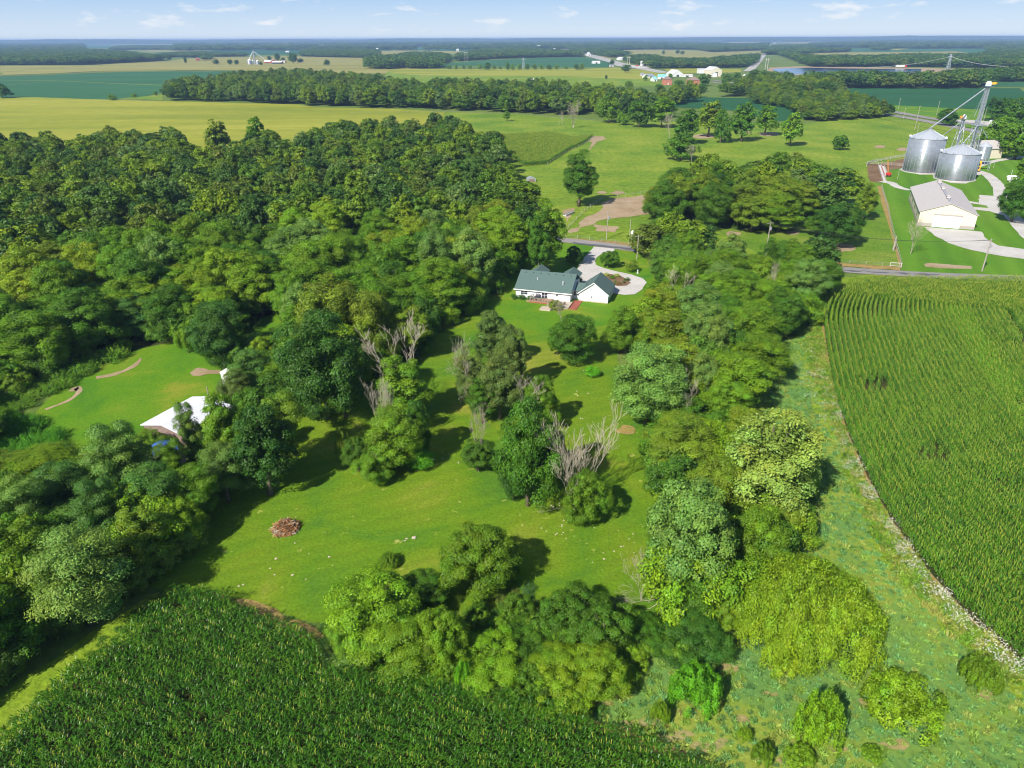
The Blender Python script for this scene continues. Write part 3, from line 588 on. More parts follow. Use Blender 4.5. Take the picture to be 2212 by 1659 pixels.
# ---- scattering by geometry nodes for what nobody could count
def scatter(name, P, S, RZ, pick, src, kind='stuff', label=None, tilt=None):
    n = len(P); me = bpy.data.meshes.new(name); me.vertices.add(n); me.vertices.foreach_set('co', np.asarray(P, dtype=np.float32).reshape(-1))
    a = me.attributes.new('sc', 'FLOAT_VECTOR', 'POINT'); a.data.foreach_set('vector', np.asarray(S, dtype=np.float32).reshape(-1))
    r = np.zeros((n, 3), dtype=np.float32); r[:, 2] = RZ
    if tilt is not None: r[:, 0] = tilt
    a = me.attributes.new('rz', 'FLOAT_VECTOR', 'POINT'); a.data.foreach_set('vector', r.reshape(-1))
    a = me.attributes.new('pk', 'INT', 'POINT'); a.data.foreach_set('value', np.asarray(pick, dtype=np.int32))
    ob = link(name, me); tag(ob, label, None, None, kind)
    ng = bpy.data.node_groups.new(name, 'GeometryNodeTree')
    ng.interface.new_socket('Geometry', in_out='INPUT', socket_type='NodeSocketGeometry'); ng.interface.new_socket('Geometry', in_out='OUTPUT', socket_type='NodeSocketGeometry')
    nn, ll = ng.nodes, ng.links
    gi = nn.new('NodeGroupInput'); go = nn.new('NodeGroupOutput'); ip = nn.new('GeometryNodeInstanceOnPoints'); jg = nn.new('GeometryNodeJoinGeometry')
    for me2 in reversed(src):
        so_ = bpy.data.objects.new(name+'_kind', me2); oi = nn.new('GeometryNodeObjectInfo'); oi.inputs['Object'].default_value = so_; oi.inputs['As Instance'].default_value = True
        ll.new(oi.outputs['Geometry'], jg.inputs[0])
    def at(nm, ty, sock):
        x = nn.new('GeometryNodeInputNamedAttribute'); x.data_type = ty; x.inputs['Name'].default_value = nm; ll.new(x.outputs[0], sock)
    ll.new(gi.outputs[0], ip.inputs['Points']); ll.new(jg.outputs[0], ip.inputs['Instance']); ip.inputs['Pick Instance'].default_value = True
    at('pk', 'INT', ip.inputs['Instance Index']); at('sc', 'FLOAT_VECTOR', ip.inputs['Scale'])
    e2 = nn.new('FunctionNodeEulerToRotation'); at('rz', 'FLOAT_VECTOR', e2.inputs[0]); ll.new(e2.outputs[0], ip.inputs['Rotation'])
    ll.new(ip.outputs[0], go.inputs[0])
    md = ob.modifiers.new('scatter', 'NODES'); md.node_group = ng
    return ob

def fill(poly, spacing, seed, hole=(), jit=.9, accept=None):
    """points about `spacing` apart inside a polygon on the ground"""
    rd = random.Random(seed); xs = [p[0] for p in poly]; ys = [p[1] for p in poly]; o = []
    y = min(ys); row = 0
    while y < max(ys):
        x = min(xs)+(row % 2)*spacing*.5
        while x < max(xs):
            px = x+rd.uniform(-.5, .5)*spacing*jit; py = y+rd.uniform(-.5, .5)*spacing*jit
            if inpoly(px, py, poly) and not any(inpoly(px, py, q) for q in hole) and (accept is None or accept(px, py)): o.append((px, py))
            x += spacing
        y += spacing*.87; row += 1
    return o

# ---------------------------------------------------------------- trees that stand on their own or read singly
T_ = tree
# lawn behind the white house
T_('round', 'deep', 690, 648, 905, 205, 'largest dark round maple at the lawn edge left of the bare-topped trees')
T_('round', 'dark', 735, 700, 900, 120, 'dark maple leaning out behind the largest dark round maple')
T_('tall', 'deep', 566, 855, 1068, 140, 'ivy-hung tree whose trunk foot stands at the west edge of the mowed lawn')
T_('locust', 'olive', 610, 830, 1010, 130, 'thin-crowned tree with dead twigs behind the ivy-hung tree')
T_('round', 'olive', 715, 575, 790, 200, 'broad olive-green tree behind the largest dark round maple')
T_('round', 'olive', 800, 600, 800, 130, 'olive-green tree beside the broad olive tree, before the forest')
T_('silver', 'grey', 655, 600, 760, 100, 'grey-green tree on the west side of the broad olive tree')
T_('tall', 'mid', 868, 745, 915, 130, 'green tree growing through the bare brown branches by the forest edge')
T_('dead', 'dark', 862, 680, 905, 135, 'wide bare-branched dead tree above a green crown by the forest edge', None, 'dead_tree', 'dead tree')
T_('dead', 'dark', 812, 815, 975, 62, 'pale leafless tree standing over the clump in the middle of the lawn', None, 'dead_tree', 'dead tree')
T_('dead', 'dark', 838, 800, 985, 46, 'slender bare tree between green crowns of the lawn clump', None, 'dead_tree', 'dead tree')
T_('round', 'mid', 852, 868, 1012, 150, 'dense green tree at the heart of the clump in mid lawn')
T_('bushy', 'dark', 895, 850, 990, 90, 'dark tree on the east flank of the mid-lawn clump')
T_('bushy', 'mid', 812, 950, 1048, 105, 'low green tree at the south foot of the mid-lawn clump')
T_('bushy', 'dark', 770, 930, 1020, 80, 'dark low tree on the west side of the mid-lawn clump')
T_('shoot', 'olive', 742, 925, 1000, 40, 'drooping dry willow-like shrub at the west of the mid-lawn clump', None, 'shrub', 'shrub')
T_('bush', 'bright', 912, 968, 1018, 68, 'bright green round shrub beside the mid-lawn clump', None, 'shrub', 'shrub')
T_('tall', 'sage', 1058, 650, 800, 88, 'grey-olive tree nearest the white house in the central row')
T_('silver', 'sage', 1105, 690, 850, 88, 'greyish tree east in the central row, second from the house')
T_('dead', 'dark', 1015, 715, 880, 100, 'bare spreading tree on the west side of the central row', None, 'dead_tree', 'dead tree')
T_('tall', 'sage', 1015, 735, 880, 80, 'half-dead tree with thin leaves in the central row')
T_('silver', 'sage', 1080, 760, 905, 120, 'twiggy grey-green tree in the middle of the central row')
T_('tall', 'dark', 1042, 800, 915, 75, 'narrow ivy-covered tree below the bare spreading tree')
T_('dead', 'dark', 1047, 855, 925, 34, 'small pale snag standing on the lawn with its trunk clear', None, 'dead_tree', 'dead tree')
T_('dead', 'dark', 1128, 805, 930, 95, 'bare-crowned tree behind the tallest dark tree of the central row', None, 'dead_tree', 'dead tree')
T_('round', 'mid', 1170, 800, 925, 80, 'green tree on the lawn side behind the tallest dark tree')
T_('bushy', 'dark', 1030, 935, 1020, 85, 'dark grey-green low tree with a dead top, alone on the lawn')
T_('dead', 'dark', 1032, 868, 1020, 44, 'leafless pale tree rising from the dark low tree on the lawn', None, 'dead_tree', 'dead tree')
T_('round', 'dark', 1142, 840, 1092, 160, 'tallest dark green tree in the middle of the mowed lawn')
T_('round', 'deep', 1110, 950, 1080, 90, 'dark tree at the south-west foot of the tallest dark green tree')
T_('bushy', 'deep', 1195, 900, 1050, 80, 'dark bushy tree hidden behind the big white dead tree')
T_('dead', 'dark', 1246, 885, 1100, 185, 'big white dead tree spreading bare limbs on the lawn', None, 'dead_tree', 'dead tree')
T_('bushy', 'mid', 1266, 1000, 1132, 118, 'round green tree in front of the big white dead tree')
T_('round', 'dark', 1241, 672, 785, 118, 'dark green tree on the lawn just south of the garage')
T_('bushy', 'mid', 1205, 690, 765, 50, 'smaller tree on the west side of the tree south of the garage')
T_('dead', 'dark', 1215, 640, 700, 44, 'thin bare saplings beside the house deck', None, 'dead_tree', 'dead tree')
T_('bush', 'bright', 1280, 789, 817, 42, 'small round green bush alone on the lawn', None, 'bush', 'bush')
# row east of the lawn
T_('round', 'mid', 1345, 655, 762, 100, 'green tree hiding the corner of the garage')
T_('round', 'olive', 1405, 655, 760, 85, 'olive tree behind the tree at the garage corner')
T_('round', 'grey', 1405, 730, 915, 195, 'large rounded grey-green tree on the east side of the lawn')
T_('silver', 'grey', 1530, 645, 800, 110, 'silvery maple between the driveway wood and the meadow')
T_('silver', 'grey', 1520, 755, 880, 90, 'silvery tree before the pale dead tree of the east row')
T_('dead', 'dark', 1492, 800, 935, 62, 'tall pale dead tree in the east row', None, 'dead_tree', 'dead tree')
T_('dead', 'dark', 1475, 575, 680, 70, 'rounded grey leafless tree in the roadside wood', None, 'dead_tree', 'dead tree')
T_('dead', 'dark', 1680, 560, 650, 45, 'bare sapling by the county road bend', None, 'dead_tree', 'dead tree')
T_('walnut', 'mid', 1573, 810, 930, 105, 'bright green tree standing against the meadow')
T_('round', 'olive', 1480, 895, 1030, 170, 'olive-brown tree below the tall pale dead tree')
T_('dead', 'dark', 1495, 930, 1030, 80, 'bare twigs poking from the olive-brown tree', None, 'dead_tree', 'dead tree')
T_('tall', (.22, .345, .055), 1672, 850, 1130, 210, 'biggest pale yellow-green tree beside the meadow', name='broadleaf_tree')
T_('silver', (.21, .33, .06), 1720, 890, 1110, 110, 'pale tree leaning to the meadow beside the biggest pale tree')
T_('round', 'olive', 1560, 980, 1130, 150, 'olive tree in shade west of the biggest pale tree')
T_('silver', 'grey', 1490, 1025, 1290, 225, 'big grey-green tree with dead limbs at the south-east of the lawn')
T_('dead', 'dark', 1500, 1095, 1290, 130, 'pale dead limbs inside the big grey-green tree', None, 'dead_tree', 'dead tree')
T_('dead', 'dark', 1390, 1200, 1300, 90, 'fallen bleached boughs at the lawn side of the big grey-green tree', None, 'dead_tree', 'dead tree')
T_('round', 'mid', 1640, 1090, 1240, 150, 'green tree south of the biggest pale tree')
T_('walnut', 'olive', 1700, 1060, 1170, 90, 'olive tree on the meadow side, south of the biggest pale tree')
T_('round', 'dark', 1500, 1230, 1345, 130, 'dark crown under the big grey-green tree')
T_('bushy', 'deep', 1490, 1300, 1425, 195, 'dark bushy mass in front of the lime mound')
T_('bushy', 'dark', 1395, 1315, 1410, 134, 'dark bushy tree where the lawn ends at the south')
T_('bushy', 'mid', 1570, 1260, 1370, 110, 'mid green tree between the dark mass and the lime mound')
T_('mound', (.215, .33, .012), 1742, 1195, 1435, 330, 'widest lime green mound of saplings in the meadow', None, 'thicket', 'thicket')
T_('shoot', (.28, .40, .015), 1700, 1370, 1460, 120, 'yellow-lime shrub on the south side of the widest mound', None, 'shrub', 'shrub')
T_('shoot', 'bright', 1505, 1425, 1535, 118, 'bright green shrub south of the dark bushy mass', None, 'shrub', 'shrub')
T_('shoot', 'lime', 1775, 1495, 1612, 108, 'feathery green shrub, middle one of the meadow', None, 'shrub', 'shrub')
T_('shoot', 'lime', 1962, 1445, 1580, 170, 'broad shrub alone in the open meadow near the flowers', None, 'shrub', 'shrub')
T_('shoot', 'mid', 2122, 1410, 1492, 85, 'low shrub against the strip of white flowers', None, 'shrub', 'shrub')
T_('shoot', 'lime', 1428, 1512, 1562, 44, 'small shrub in the teal grass beside the corn', None, 'shrub', 'shrub')
T_('shoot', 'lime', 1610, 1570, 1602, 34, 'tiny green sapling among tan grass', None, 'shrub', 'shrub')
T_('shoot', 'mid', 1650, 1600, 1650, 50, 'small sapling at the bottom of the meadow', None, 'shrub', 'shrub')
T_('shoot', 'lime', 1730, 1605, 1665, 70, 'lime shrub cut by the lower frame in the meadow', None, 'shrub', 'shrub')
T_('shoot', 'lime', 1885, 1610, 1645, 48, 'tiny lime sapling south of the broad meadow shrub', None, 'shrub', 'shrub')
# thickets along the near corn
T_('bushy', 'mid', 1036, 1105, 1290, 201, 'twiggy dark-and-lime tree standing out onto the lawn')
T_('bushy', 'dark', 1085, 1165, 1262, 95, 'dark right-hand half of the twiggy tree on the lawn')
T_('shoot', 'mid', 840, 1190, 1228, 46, 'small dark shrub on the lawn above the near thicket', None, 'shrub', 'shrub')
T_('bushy', 'lime', 815, 1215, 1420, 231, 'lime-topped thicket tree beside the notch of the near corn')
T_('bushy', 'dark', 915, 1212, 1330, 146, 'dark green tree at the head of the near thicket')
T_('bushy', 'mid', 870, 1290, 1470, 219, 'large bush overhanging the near corn rows')
T_('bushy', 'lime', 955, 1290, 1455, 146, 'yellow-green bush behind the gap of the near thicket')
T_('bushy', 'mid', 760, 1320, 1430, 109, 'bush at the corn notch, west end of the thicket')
T_('bushy', 'dark', 1240, 1245, 1400, 183, 'dark tree with light leaf tips south of the lawn')
T_('bushy', 'dark', 1300, 1290, 1440, 158, 'second dark tree south of the lawn with yellowish top')
T_('bushy', 'dark', 1150, 1330, 1440, 146, 'low dark bush between the two lime bushes')
T_('bushy', 'lime', 1060, 1345, 1490, 183, 'lime bush at the middle of the corn boundary')
T_('bushy', 'lime', 1210, 1380, 1525, 183, 'rounded yellow-green bush beside the corn boundary')
T_('bushy', 'lime', 1300, 1370, 1515, 158, 'easternmost yellow-green bush by the teal grass')
T_('shoot', 'bright', 1003, 1430, 1490, 44, 'big-leaved bright green plant at the corn edge', None, 'shrub', 'shrub')
T_('shoot', 'dark', 1035, 1295, 1340, 45, 'small dark shrub in the gap of the thicket', None, 'shrub', 'shrub')
T_('shoot', 'mid', 1240, 1510, 1565, 90, 'low shrubs trailing off beside the corn boundary', None, 'shrub', 'shrub')
T_('shoot', 'mid', 1110, 1490, 1535, 90, 'low leafy shrub touching the corn rows', None, 'shrub', 'shrub')
# west, around the sheds
T_('locust', 'grey', 250, 885, 1085, 150, 'feathery locust just below the bright clearing')
T_('locust', 'bluegreen', 335, 985, 1150, 150, 'feathery tree with a forked trunk below the white roof')
T_('locust', 'mid', 425, 985, 1130, 110, 'locust beside the brown shed roof')
T_('locust', 'grey', 405, 845, 1010, 60, 'slim tree growing across the white metal roof')
T_('bushy', 'mid', 322, 918, 985, 84, 'leafy bush hiding the west wall below the pale metal roof')
T_('bushy', 'bluegreen', 285, 935, 985, 60, 'small leafy tree at the west corner of the pale metal roof')
T_('bushy', 'mid', 452, 900, 965, 70, 'leafy bush at the east corner of the pale metal roof')
T_('locust', 'mid', 368, 925, 1065, 80, 'small locust standing right in front of the blue tarpaulin')
T_('tall', 'mid', 480, 825, 1010, 100, 'leafy tree at the east end of the white metal roof')
T_('locust', 'grey', 480, 940, 1085, 110, 'grey-leaved locust east of the brown shed roof')
T_('locust', 'grey', 165, 1130, 1345, 230, 'huge feathery lime-grey tree in the south-west corner')
T_('bushy', 'lime', 390, 1060, 1185, 110, 'yellow-green tree at the lawn edge with dead vines')
T_('tall', 'olive', 300, 1075, 1230, 120, 'tangle-topped tree where the shade reaches the lawn')
T_('locust', 'bluegreen', 130, 985, 1120, 140, 'blue-green locust beyond the bright weeds')
T_('locust', 'grey', 40, 1010, 1180, 130, 'grey locust at the west frame above the lime-grey tree')
T_('locust', 'bluegreen', 215, 1010, 1190, 120, 'blue-green tree between the brush heap and the forked trunk')
T_('round', 'deep', 470, 635, 800, 130, 'dark maple at the head of the bright clearing')
T_('bushy', 'lime', 400, 690, 762, 52, 'cone-shaped yellow-green shrub beside the dark maple')
T_('bushy', 'sage', 487, 812, 872, 56, 'leafy bush at the west end of the glimpsed white camper')
T_('locust', 'sage', 512, 785, 880, 70, 'thin locust leaning over the glimpsed white camper')
T_('locust', 'bluegreen', 535, 745, 850, 100, 'spreading tree over the white camper roof')
T_('bushy', 'yellow', 560, 720, 800, 60, 'yellowish tree by the hidden driveway')
# trees by the house
T_('tall', 'mid', 1182, 412, 590, 92, 'tall oak in front of the white house')
T_('tall', 'dark', 1165, 440, 600, 60, 'darker tree leaning beside the tall oak')
T_('bushy', 'dark', 1240, 528, 568, 46, 'small dark tree by the county road and driveway')
T_('bushy', 'dark', 1316, 536, 578, 46, 'young tree in the front lawn inside the driveway loop')
T_('bush', 'olive', 1365, 560, 588, 32, 'reddish round shrub in the front lawn', None, 'bush', 'bush')
# pasture trees
T_('tall', 'dark', 1253, 308, 446, 84, 'tall ragged tree alone beside the corn patch')
T_('tall', 'mid', 1714, 232, 316, 52, 'tall tree alone before the far hedge')
T_('round', 'deep', 1820, 425, 533, 100, 'dark tree over a ring of bare earth')
T_('tall', 'dark', 1768, 445, 510, 60, 'dark tree at the near side of the grove')
T_('tall', 'olive', 1872, 385, 475, 55, 'thin-crowned tree at the fence row')
T_('round', 'dark', 1474, 283, 346, 78, 'dark low tree clump alone in the pasture')
T_('dead', 'dark', 1496, 310, 352, 26, 'grey dead stem against the dark low clump', None, 'dead_tree', 'dead tree')
T_('bushy', 'dark', 1817, 288, 322, 40, 'small bush around a broken stump')
T_('tall', 'mid', 1657, 214, 293, 54, 'tree with yellowed lower leaves over bare earth')
T_('tall', 'dark', 1608, 208, 306, 58, 'ivy-trunked tree with a bare top')
T_('bushy', 'dark', 1561, 236, 299, 46, 'dark rounded tree under the taller pasture trees')
T_('tall', 'olive', 1534, 204, 296, 66, 'thin-crowned tree with a long pale trunk')
T_('tall', 'dark', 1484, 225, 312, 62, 'dark tree beside the forked dead trunks')
T_('tall', 'mid', 1432, 200, 276, 66, 'bright-crowned tree at the pasture edge')
T_('round', 'dark', 1383, 213, 275, 66, 'dark broad tree casting a shade pool in the pasture')
T_('round', 'mid', 1316, 200, 265, 62, 'green broad tree at the west of the pasture tree line')
T_('bushy', 'mid', 1346, 240, 268, 34, 'small leafy tree with bare twigs on top')
T_('tall', 'mid', 1095, 236, 262, 18, 'small lone tree near the forest corner')
T_('dead', 'dark', 1239, 214, 277, 38, 'tall grey dead tree, wider of the pair in the pasture', None, 'dead_tree', 'dead tree')
T_('dead', 'dark', 1217, 236, 280, 20, 'narrow grey dead tree beside the wider one', None, 'dead_tree', 'dead tree')
T_('dead', 'dark', 1449, 236, 305, 30, 'forked pale dead trunks at the pasture edge', None, 'dead_tree', 'dead tree')
T_('dead', 'dark', 1586, 232, 276, 24, 'pinkish grey dead tree among the pasture trees', None, 'dead_tree', 'dead tree')
T_('dead', 'dark', 1603, 285, 303, 14, 'short dead snag before the ivy-trunked tree', None, 'dead_tree', 'dead tree')
T_('dead', 'dark', 1978, 460, 550, 48, 'bare leaning tree on the grass in front of the tan barn', None, 'dead_tree', 'dead tree')
T_('round', 'deep', 2048, 231, 272, 48, 'wind-shaped dark tree beside the highway')
for (x_, y_, w_, h_, lb) in ((1080, 530, 32, 24, 'broad dark tree before the white village block'), (820, 560, 26, 17, 'dark tree between the two brick houses'), (730, 470, 12, 12, 'small village tree behind the teal roof'), (475, 490, 12, 12, 'small dark tree by the village silos'), (1320, 520, 30, 22, 'dark tree right of the cream hall'), (1420, 500, 26, 20, 'second tree right of the cream hall'), (1600, 480, 36, 22, 'big tree at the foot of the straight country road'), (1740, 480, 30, 18, 'tree before the west end of the pond'), (620, 620, 26, 20, 'grey-green tree before the teal roof'), (270, 400, 24, 16, 'tree under the two-pole pylon at the highway bend'), (300, 560, 22, 14, 'dark tree at the west of the village'), (1060, 600, 30, 18, 'yellowish tree before the square brick house, east'), (870, 610, 24, 16, 'yellowish tree before the square brick house, west')):
    a = D_(x_, y_+30); tree('bushy', 'dark' if h_ > 15 else 'mid', a[0], a[1]-h_, a[1], w_, lb)
T_('round', 'deep', 2160, 202, 262, 70, 'dark tree at the farm lane corner')
T_('round', 'dark', 2200, 205, 275, 60, 'brownish tree behind the farm lane corner tree')
T_('round', 'mid', 2165, 245, 320, 80, 'green tree beside the parked white truck')
T_('round', 'mid', 2205, 255, 345, 90, 'broad green tree south of the parked white truck')
T_('round', 'dark', 2200, 375, 480, 82, 'dark tree beside the farm drive')
T_('walnut', 'mid', 2225, 320, 420, 60, 'tree at the frame edge behind the propane tanks')
T_('bushy', 'mid', 241, 203, 216, 21, 'round bush alone at the soybean corner')
T_('bushy', 'lime', 289, 201, 210, 14, 'small round shrub on the grassy bank', None, 'shrub', 'shrub')
T_('bushy', 'mid', 335, 195, 206, 10, 'narrow shrub next to the middle wood', None, 'shrub', 'shrub')
T_('round', 'deep', 2, 178, 212, 40, 'dark tree at the west frame between the two fields')
T_('tall', 'olive', 470, 245, 345, 60, 'tall half-bare tree above the forest back edge')
T_('tall', 'mid', 552, 240, 345, 50, 'loose tall tree above the forest back edge, east of the half-bare one')
T_('tall', 'mid', 1700, 575, 650, 36, 'young tree between county road and corn')
for i, (x, vb, w, h_) in enumerate([(500, 404, 34, 40), (520, 404, 36, 50), (580, 405, 40, 52), (660, 405, 40, 45), (725, 405, 55, 48), (830, 405, 60, 55), (905, 405, 90, 68), (975, 405, 48, 44), (1040, 404, 40, 30), (1115, 406, 55, 78), (1165, 406, 55, 55), (1240, 406, 62, 60), (1320, 406, 62, 55), (1395, 405, 60, 55), (1465, 405, 50, 50), (1545, 406, 70, 50), (1625, 406, 60, 52), (1720, 404, 50, 36), (1830, 406, 60, 58), (1885, 406, 66, 64)]):
    a = C_(x, vb); tree('bushy', 'mid' if i % 3 else 'dark', a[0], C_(x, vb-h_)[1], a[1], w*.2083, ('leftmost' if i == 0 else 'rightmost' if i == 19 else ['', 'second', 'third', 'fourth', 'fifth', 'sixth', 'seventh', 'eighth', 'ninth', 'tenth', 'eleventh', 'twelfth', 'thirteenth', 'fourteenth', 'fifteenth', 'sixteenth', 'seventeenth', 'eighteenth', 'nineteenth'][i]+' from the left')+' of the small round trees in the far hedgerow', 'hedgerow trees between two far fields')
for (uu, vv, ww, hh, lb) in [(A_(1750, 318)+(13, 13, 'far tree at the tan field corner, west one')), (A_(1920, 348)+(8, 16, 'narrow far tree standing in the tan cornfield')), (B_(165, 358)+(16, 13, 'far tree west of the small grain farm')), (B_(310, 362)+(14, 13, 'far tree, nearer of two west of the grain farm')), (B_(378, 362)+(12, 12, 'far tree, second of two west of the grain farm')), (B_(630, 366)+(9, 9, 'dark far tree at the foot of the far grain leg')), (B_(718, 318)+(11, 11, 'far tree behind the far red barns')), (B_(800, 322)+(14, 20, 'taller far tree behind the far red barns')), (B_(860, 335)+(12, 12, 'far tree east of the far red barns')), (B_(960, 345)+(24, 26, 'largest far tree at the far farmstead')), (B_(1040, 342)+(16, 11, 'low far tree east end of the farmstead')), (B_(1315, 372)+(15, 15, 'lone far tree in the tan cornfield')), (C_(1690, 572)+(20, 12, 'round tree at the paddock beyond the middle wood')), (C_(1480, 518)+(11, 7, 'small shrub tree in the far hedge')), (C_(2140, 515)+(7, 11, 'narrow tree in the far yellow field')), (D_(125, 372)+(13, 15, 'tree between the far highway lanes')), (D_(660, 255)+(8, 10, 'small tree in the far tan field')), (D_(805, 248)+(11, 9, 'first of two trees in the far tan field')), (D_(855, 255)+(12, 9, 'second of two trees in the far tan field'))]:
    tree('round', 'deep', uu, vv-hh, vv, ww, lb)

# ---------------------------------------------------------------- forests
def gpoly(pts): return [gp(p) for p in pts]
CLEAR = [gpoly([(-60, 890), (20, 868), (90, 825), (200, 768), (300, 738), (392, 735), (480, 765), (530, 850), (500, 930), (400, 1030), (240, 1000), (120, 1030), (-60, 1030)]),
         gpoly([(300, 860), (460, 860), (500, 930), (430, 1060), (330, 1060), (290, 960)]),
         gpoly([(520, 720), (590, 670), (640, 690), (600, 760), (540, 800)])]
WEST = gpoly([(-260, 380, 0), (-260, 300, 14), (0, 290, 14), (100, 292, 14), (200, 290, 14), (290, 272, 14), (400, 282, 14), (430, 320, 14), (470, 320, 14), (560, 285, 14), (640, 292, 14), (700, 265, 14), (860, 248, 14), (1000, 254, 14), (1070, 280, 14), (1092, 330, 14), (1125, 400, 12), (1150, 470, 0), (1150, 520, 0), (1125, 570, 0), (1080, 620, 0), (1030, 660, 0), (975, 705, 0), (935, 740, 0), (880, 790, 0), (780, 850, 0), (600, 880, 0), (560, 960, 0), (500, 1070, 0), (450, 1130, 0), (380, 1180, 0), (290, 1255, 0), (170, 1335, 0), (30, 1430, 0), (-150, 1560, 0), (-260, 1200, 0)])
GROVE = gpoly([(1440, 352, 14), (1520, 345, 14), (1600, 345, 14), (1720, 328, 14), (1770, 345, 14), (1840, 385, 12), (1850, 450, 0), (1760, 470, 0), (1740, 498, 0), (1650, 506, 0), (1560, 500, 0), (1480, 500, 0), (1430, 500, 0), (1425, 420, 12)])
ROADW = gpoly([(1394, 478, 10), (1425, 450, 10), (1500, 478, 10), (1570, 512, 10), (1640, 560, 5), (1700, 600, 0), (1780, 602, 0), (1770, 650, 0), (1740, 700, 0), (1690, 738, 0), (1650, 745, 0), (1640, 800, 0), (1620, 860, 0), (1600, 900, 0), (1560, 960, 0), (1540, 1000, 0), (1430, 930, 0), (1450, 800, 0), (1370, 750, 0), (1395, 700, 0), (1440, 640, 0), (1425, 560, 0)])
SEROW = gpoly([(1430, 990, 0), (1560, 960, 0), (1700, 1000, 0), (1720, 1130, 0), (1700, 1230, 0), (1620, 1260, 0), (1560, 1340, 0), (1430, 1330, 0), (1450, 1200, 0)])
taken = [(o.location.x, o.location.y, 3.2) for o in COL.objects if o.get('category') in ('tree', 'dead tree', 'thicket')]
CNT = [0]
woods_left = []; ZL = []; ZT = []
def zone(poly, spacing, seed, kinds, hr, label_of, group_of, budget, wfac=1.42, hole=CLEAR, near=5.2):
    P = fill(poly, spacing, seed, hole); P.sort(key=lambda p: p[0]**2+p[1]**2); rd = random.Random(seed)
    for x, y in P:
        if any((x-a)**2+(y-b)**2 < near**2 for a, b, c in taken): continue
        nz = mnoise.noise(Vector((x/38, y/38, seed))); kk = kinds[min(len(kinds)-1, max(0, int((nz*.9+.5+rd.uniform(-.28, .28))*len(kinds))))]
        hh = rd.uniform(*hr); wm = spacing*wfac*rd.uniform(.85, 1.25)
        big = any(inpoly(x-dx, y+dy, q) for q in CLEAR for dx, dy in ((0, 9), (0, 17), (8, 12), (-8, 14)))       # trees just south of an opening stay low
        if big: hh = min(hh, 6.5)
        if y < 85: hh = min(hh, 11.5)
        if y < 88 and rd.random() < .55: kk = ('round', 'dark') if rd.random() < .5 else ('locust', 'bluegreen')  # darker crown colours near this corner, standing in for its deep shadow
        if budget[0] > 0:
            budget[0] -= 1; place(kk[0], kk[1], (x, y), hh, wm, label_of(x, y, kk), group_of(x, y, kk)); ZL.append((label_of(x, y, kk), COL.objects, x, y))
            zt = bpy.data.objects[-1] if False else LASTT[0]; ZT.append(zt)
        else: woods_left.append((x, y, hh, wm, kk[0], kk[1]))
TONE = {'dark': 'dark green', 'deep': 'deep green', 'mid': 'mid green', 'lime': 'lime green', 'yellow': 'yellow-green', 'olive': 'olive', 'grey': 'silver-grey', 'bluegreen': 'blue-green', 'brownish': 'brownish', 'bright': 'bright green'}
HABIT = {'round': 'round-crowned', 'walnut': 'tufty-crowned', 'silver': 'loose-leaved', 'tall': 'tall', 'locust': 'feathery', 'bushy': 'bushy'}
def westlab(x, y, k):
    if y > 300: w = 'at the back of the forest'
    elif y > 220: w = 'in the forest behind the house' if x > -70 else 'deep in the forest'
    elif y > 170 and x > -35: w = 'beside the white house'
    elif y > 140: w = 'above the clearing' if x < -60 else 'before the central row'
    elif y > 95: w = 'by the metal roof'
    else: w = 'by the near corn'
    return f'{TONE[k[1]]} {HABIT[k[0]]} tree {w}'
bud = [155]
zone(WEST, 9.2, 3, [('walnut', 'olive'), ('round', 'mid'), ('walnut', 'yellow'), ('walnut', 'lime'), ('round', 'dark'), ('walnut', 'mid'), ('silver', 'grey'), ('round', 'mid'), ('locust', 'bluegreen'), ('walnut', 'lime')], (10, 19), westlab, lambda x, y, k: 'trees of the west forest, '+westlab(x, y, k), bud)
b2 = [38]
zone(ROADW, 8.0, 5, [('round', 'mid'), ('silver', 'grey'), ('round', 'dark'), ('walnut', 'mid'), ('bushy', 'mid'), ('tall', 'olive')], (8, 13.5), lambda x, y, k: f'{TONE[k[1]]} {HABIT[k[0]]} tree beside the driveway', lambda x, y, k: f'{TONE[k[1]]} {HABIT[k[0]]} trees of the roadside wood', b2)
b3 = [26]
zone(GROVE, 10.5, 6, [('tall', 'dark'), ('tall', 'olive'), ('round', 'dark'), ('silver', 'olive'), ('tall', 'mid'), ('round', 'deep')], (13, 19), lambda x, y, k: f'{TONE[k[1]]} {HABIT[k[0]]} tree in the pasture grove', lambda x, y, k: f'{TONE[k[1]]} {HABIT[k[0]]} trees of the pasture grove', b3)
b4 = [12]
zone(SEROW, 7.5, 8, [('round', 'olive'), ('walnut', 'mid'), ('round', 'dark')], (7, 10), lambda x, y, k: f'{TONE[k[1]]} {HABIT[k[0]]} tree between lawn and meadow', lambda x, y, k: f'{TONE[k[1]]} {HABIT[k[0]]} trees between lawn and meadow', b4, near=5)

ORD = ['leftmost', 'second from the left', 'third from the left', 'fourth from the left', 'fifth from the left', 'sixth from the left', 'seventh from the left', 'eighth from the left', 'ninth from the left', 'tenth from the left', 'eleventh from the left', 'twelfth from the left', 'thirteenth from the left', 'fourteenth from the left', 'fifteenth from the left', 'sixteenth from the left', 'seventeenth from the left', 'eighteenth from the left', 'nineteenth from the left', 'twentieth from the left']
byl = {}
for o in ZT: byl.setdefault(o['label'], []).append(o)
for lb, os_ in byl.items():
    if len(os_) < 2: continue
    def pu(o): q = RM.transposed() @ (Vector(o.location)-CAM); return q.x/-q.z
    for i, o in enumerate(sorted(os_, key=pu)):
        o['label'] = ORD[min(i, 19)]+' of the '+lb.replace(' tree ', ' trees ').replace('-crowned', '').replace('-leaved', '').replace(' tree', ' tree')
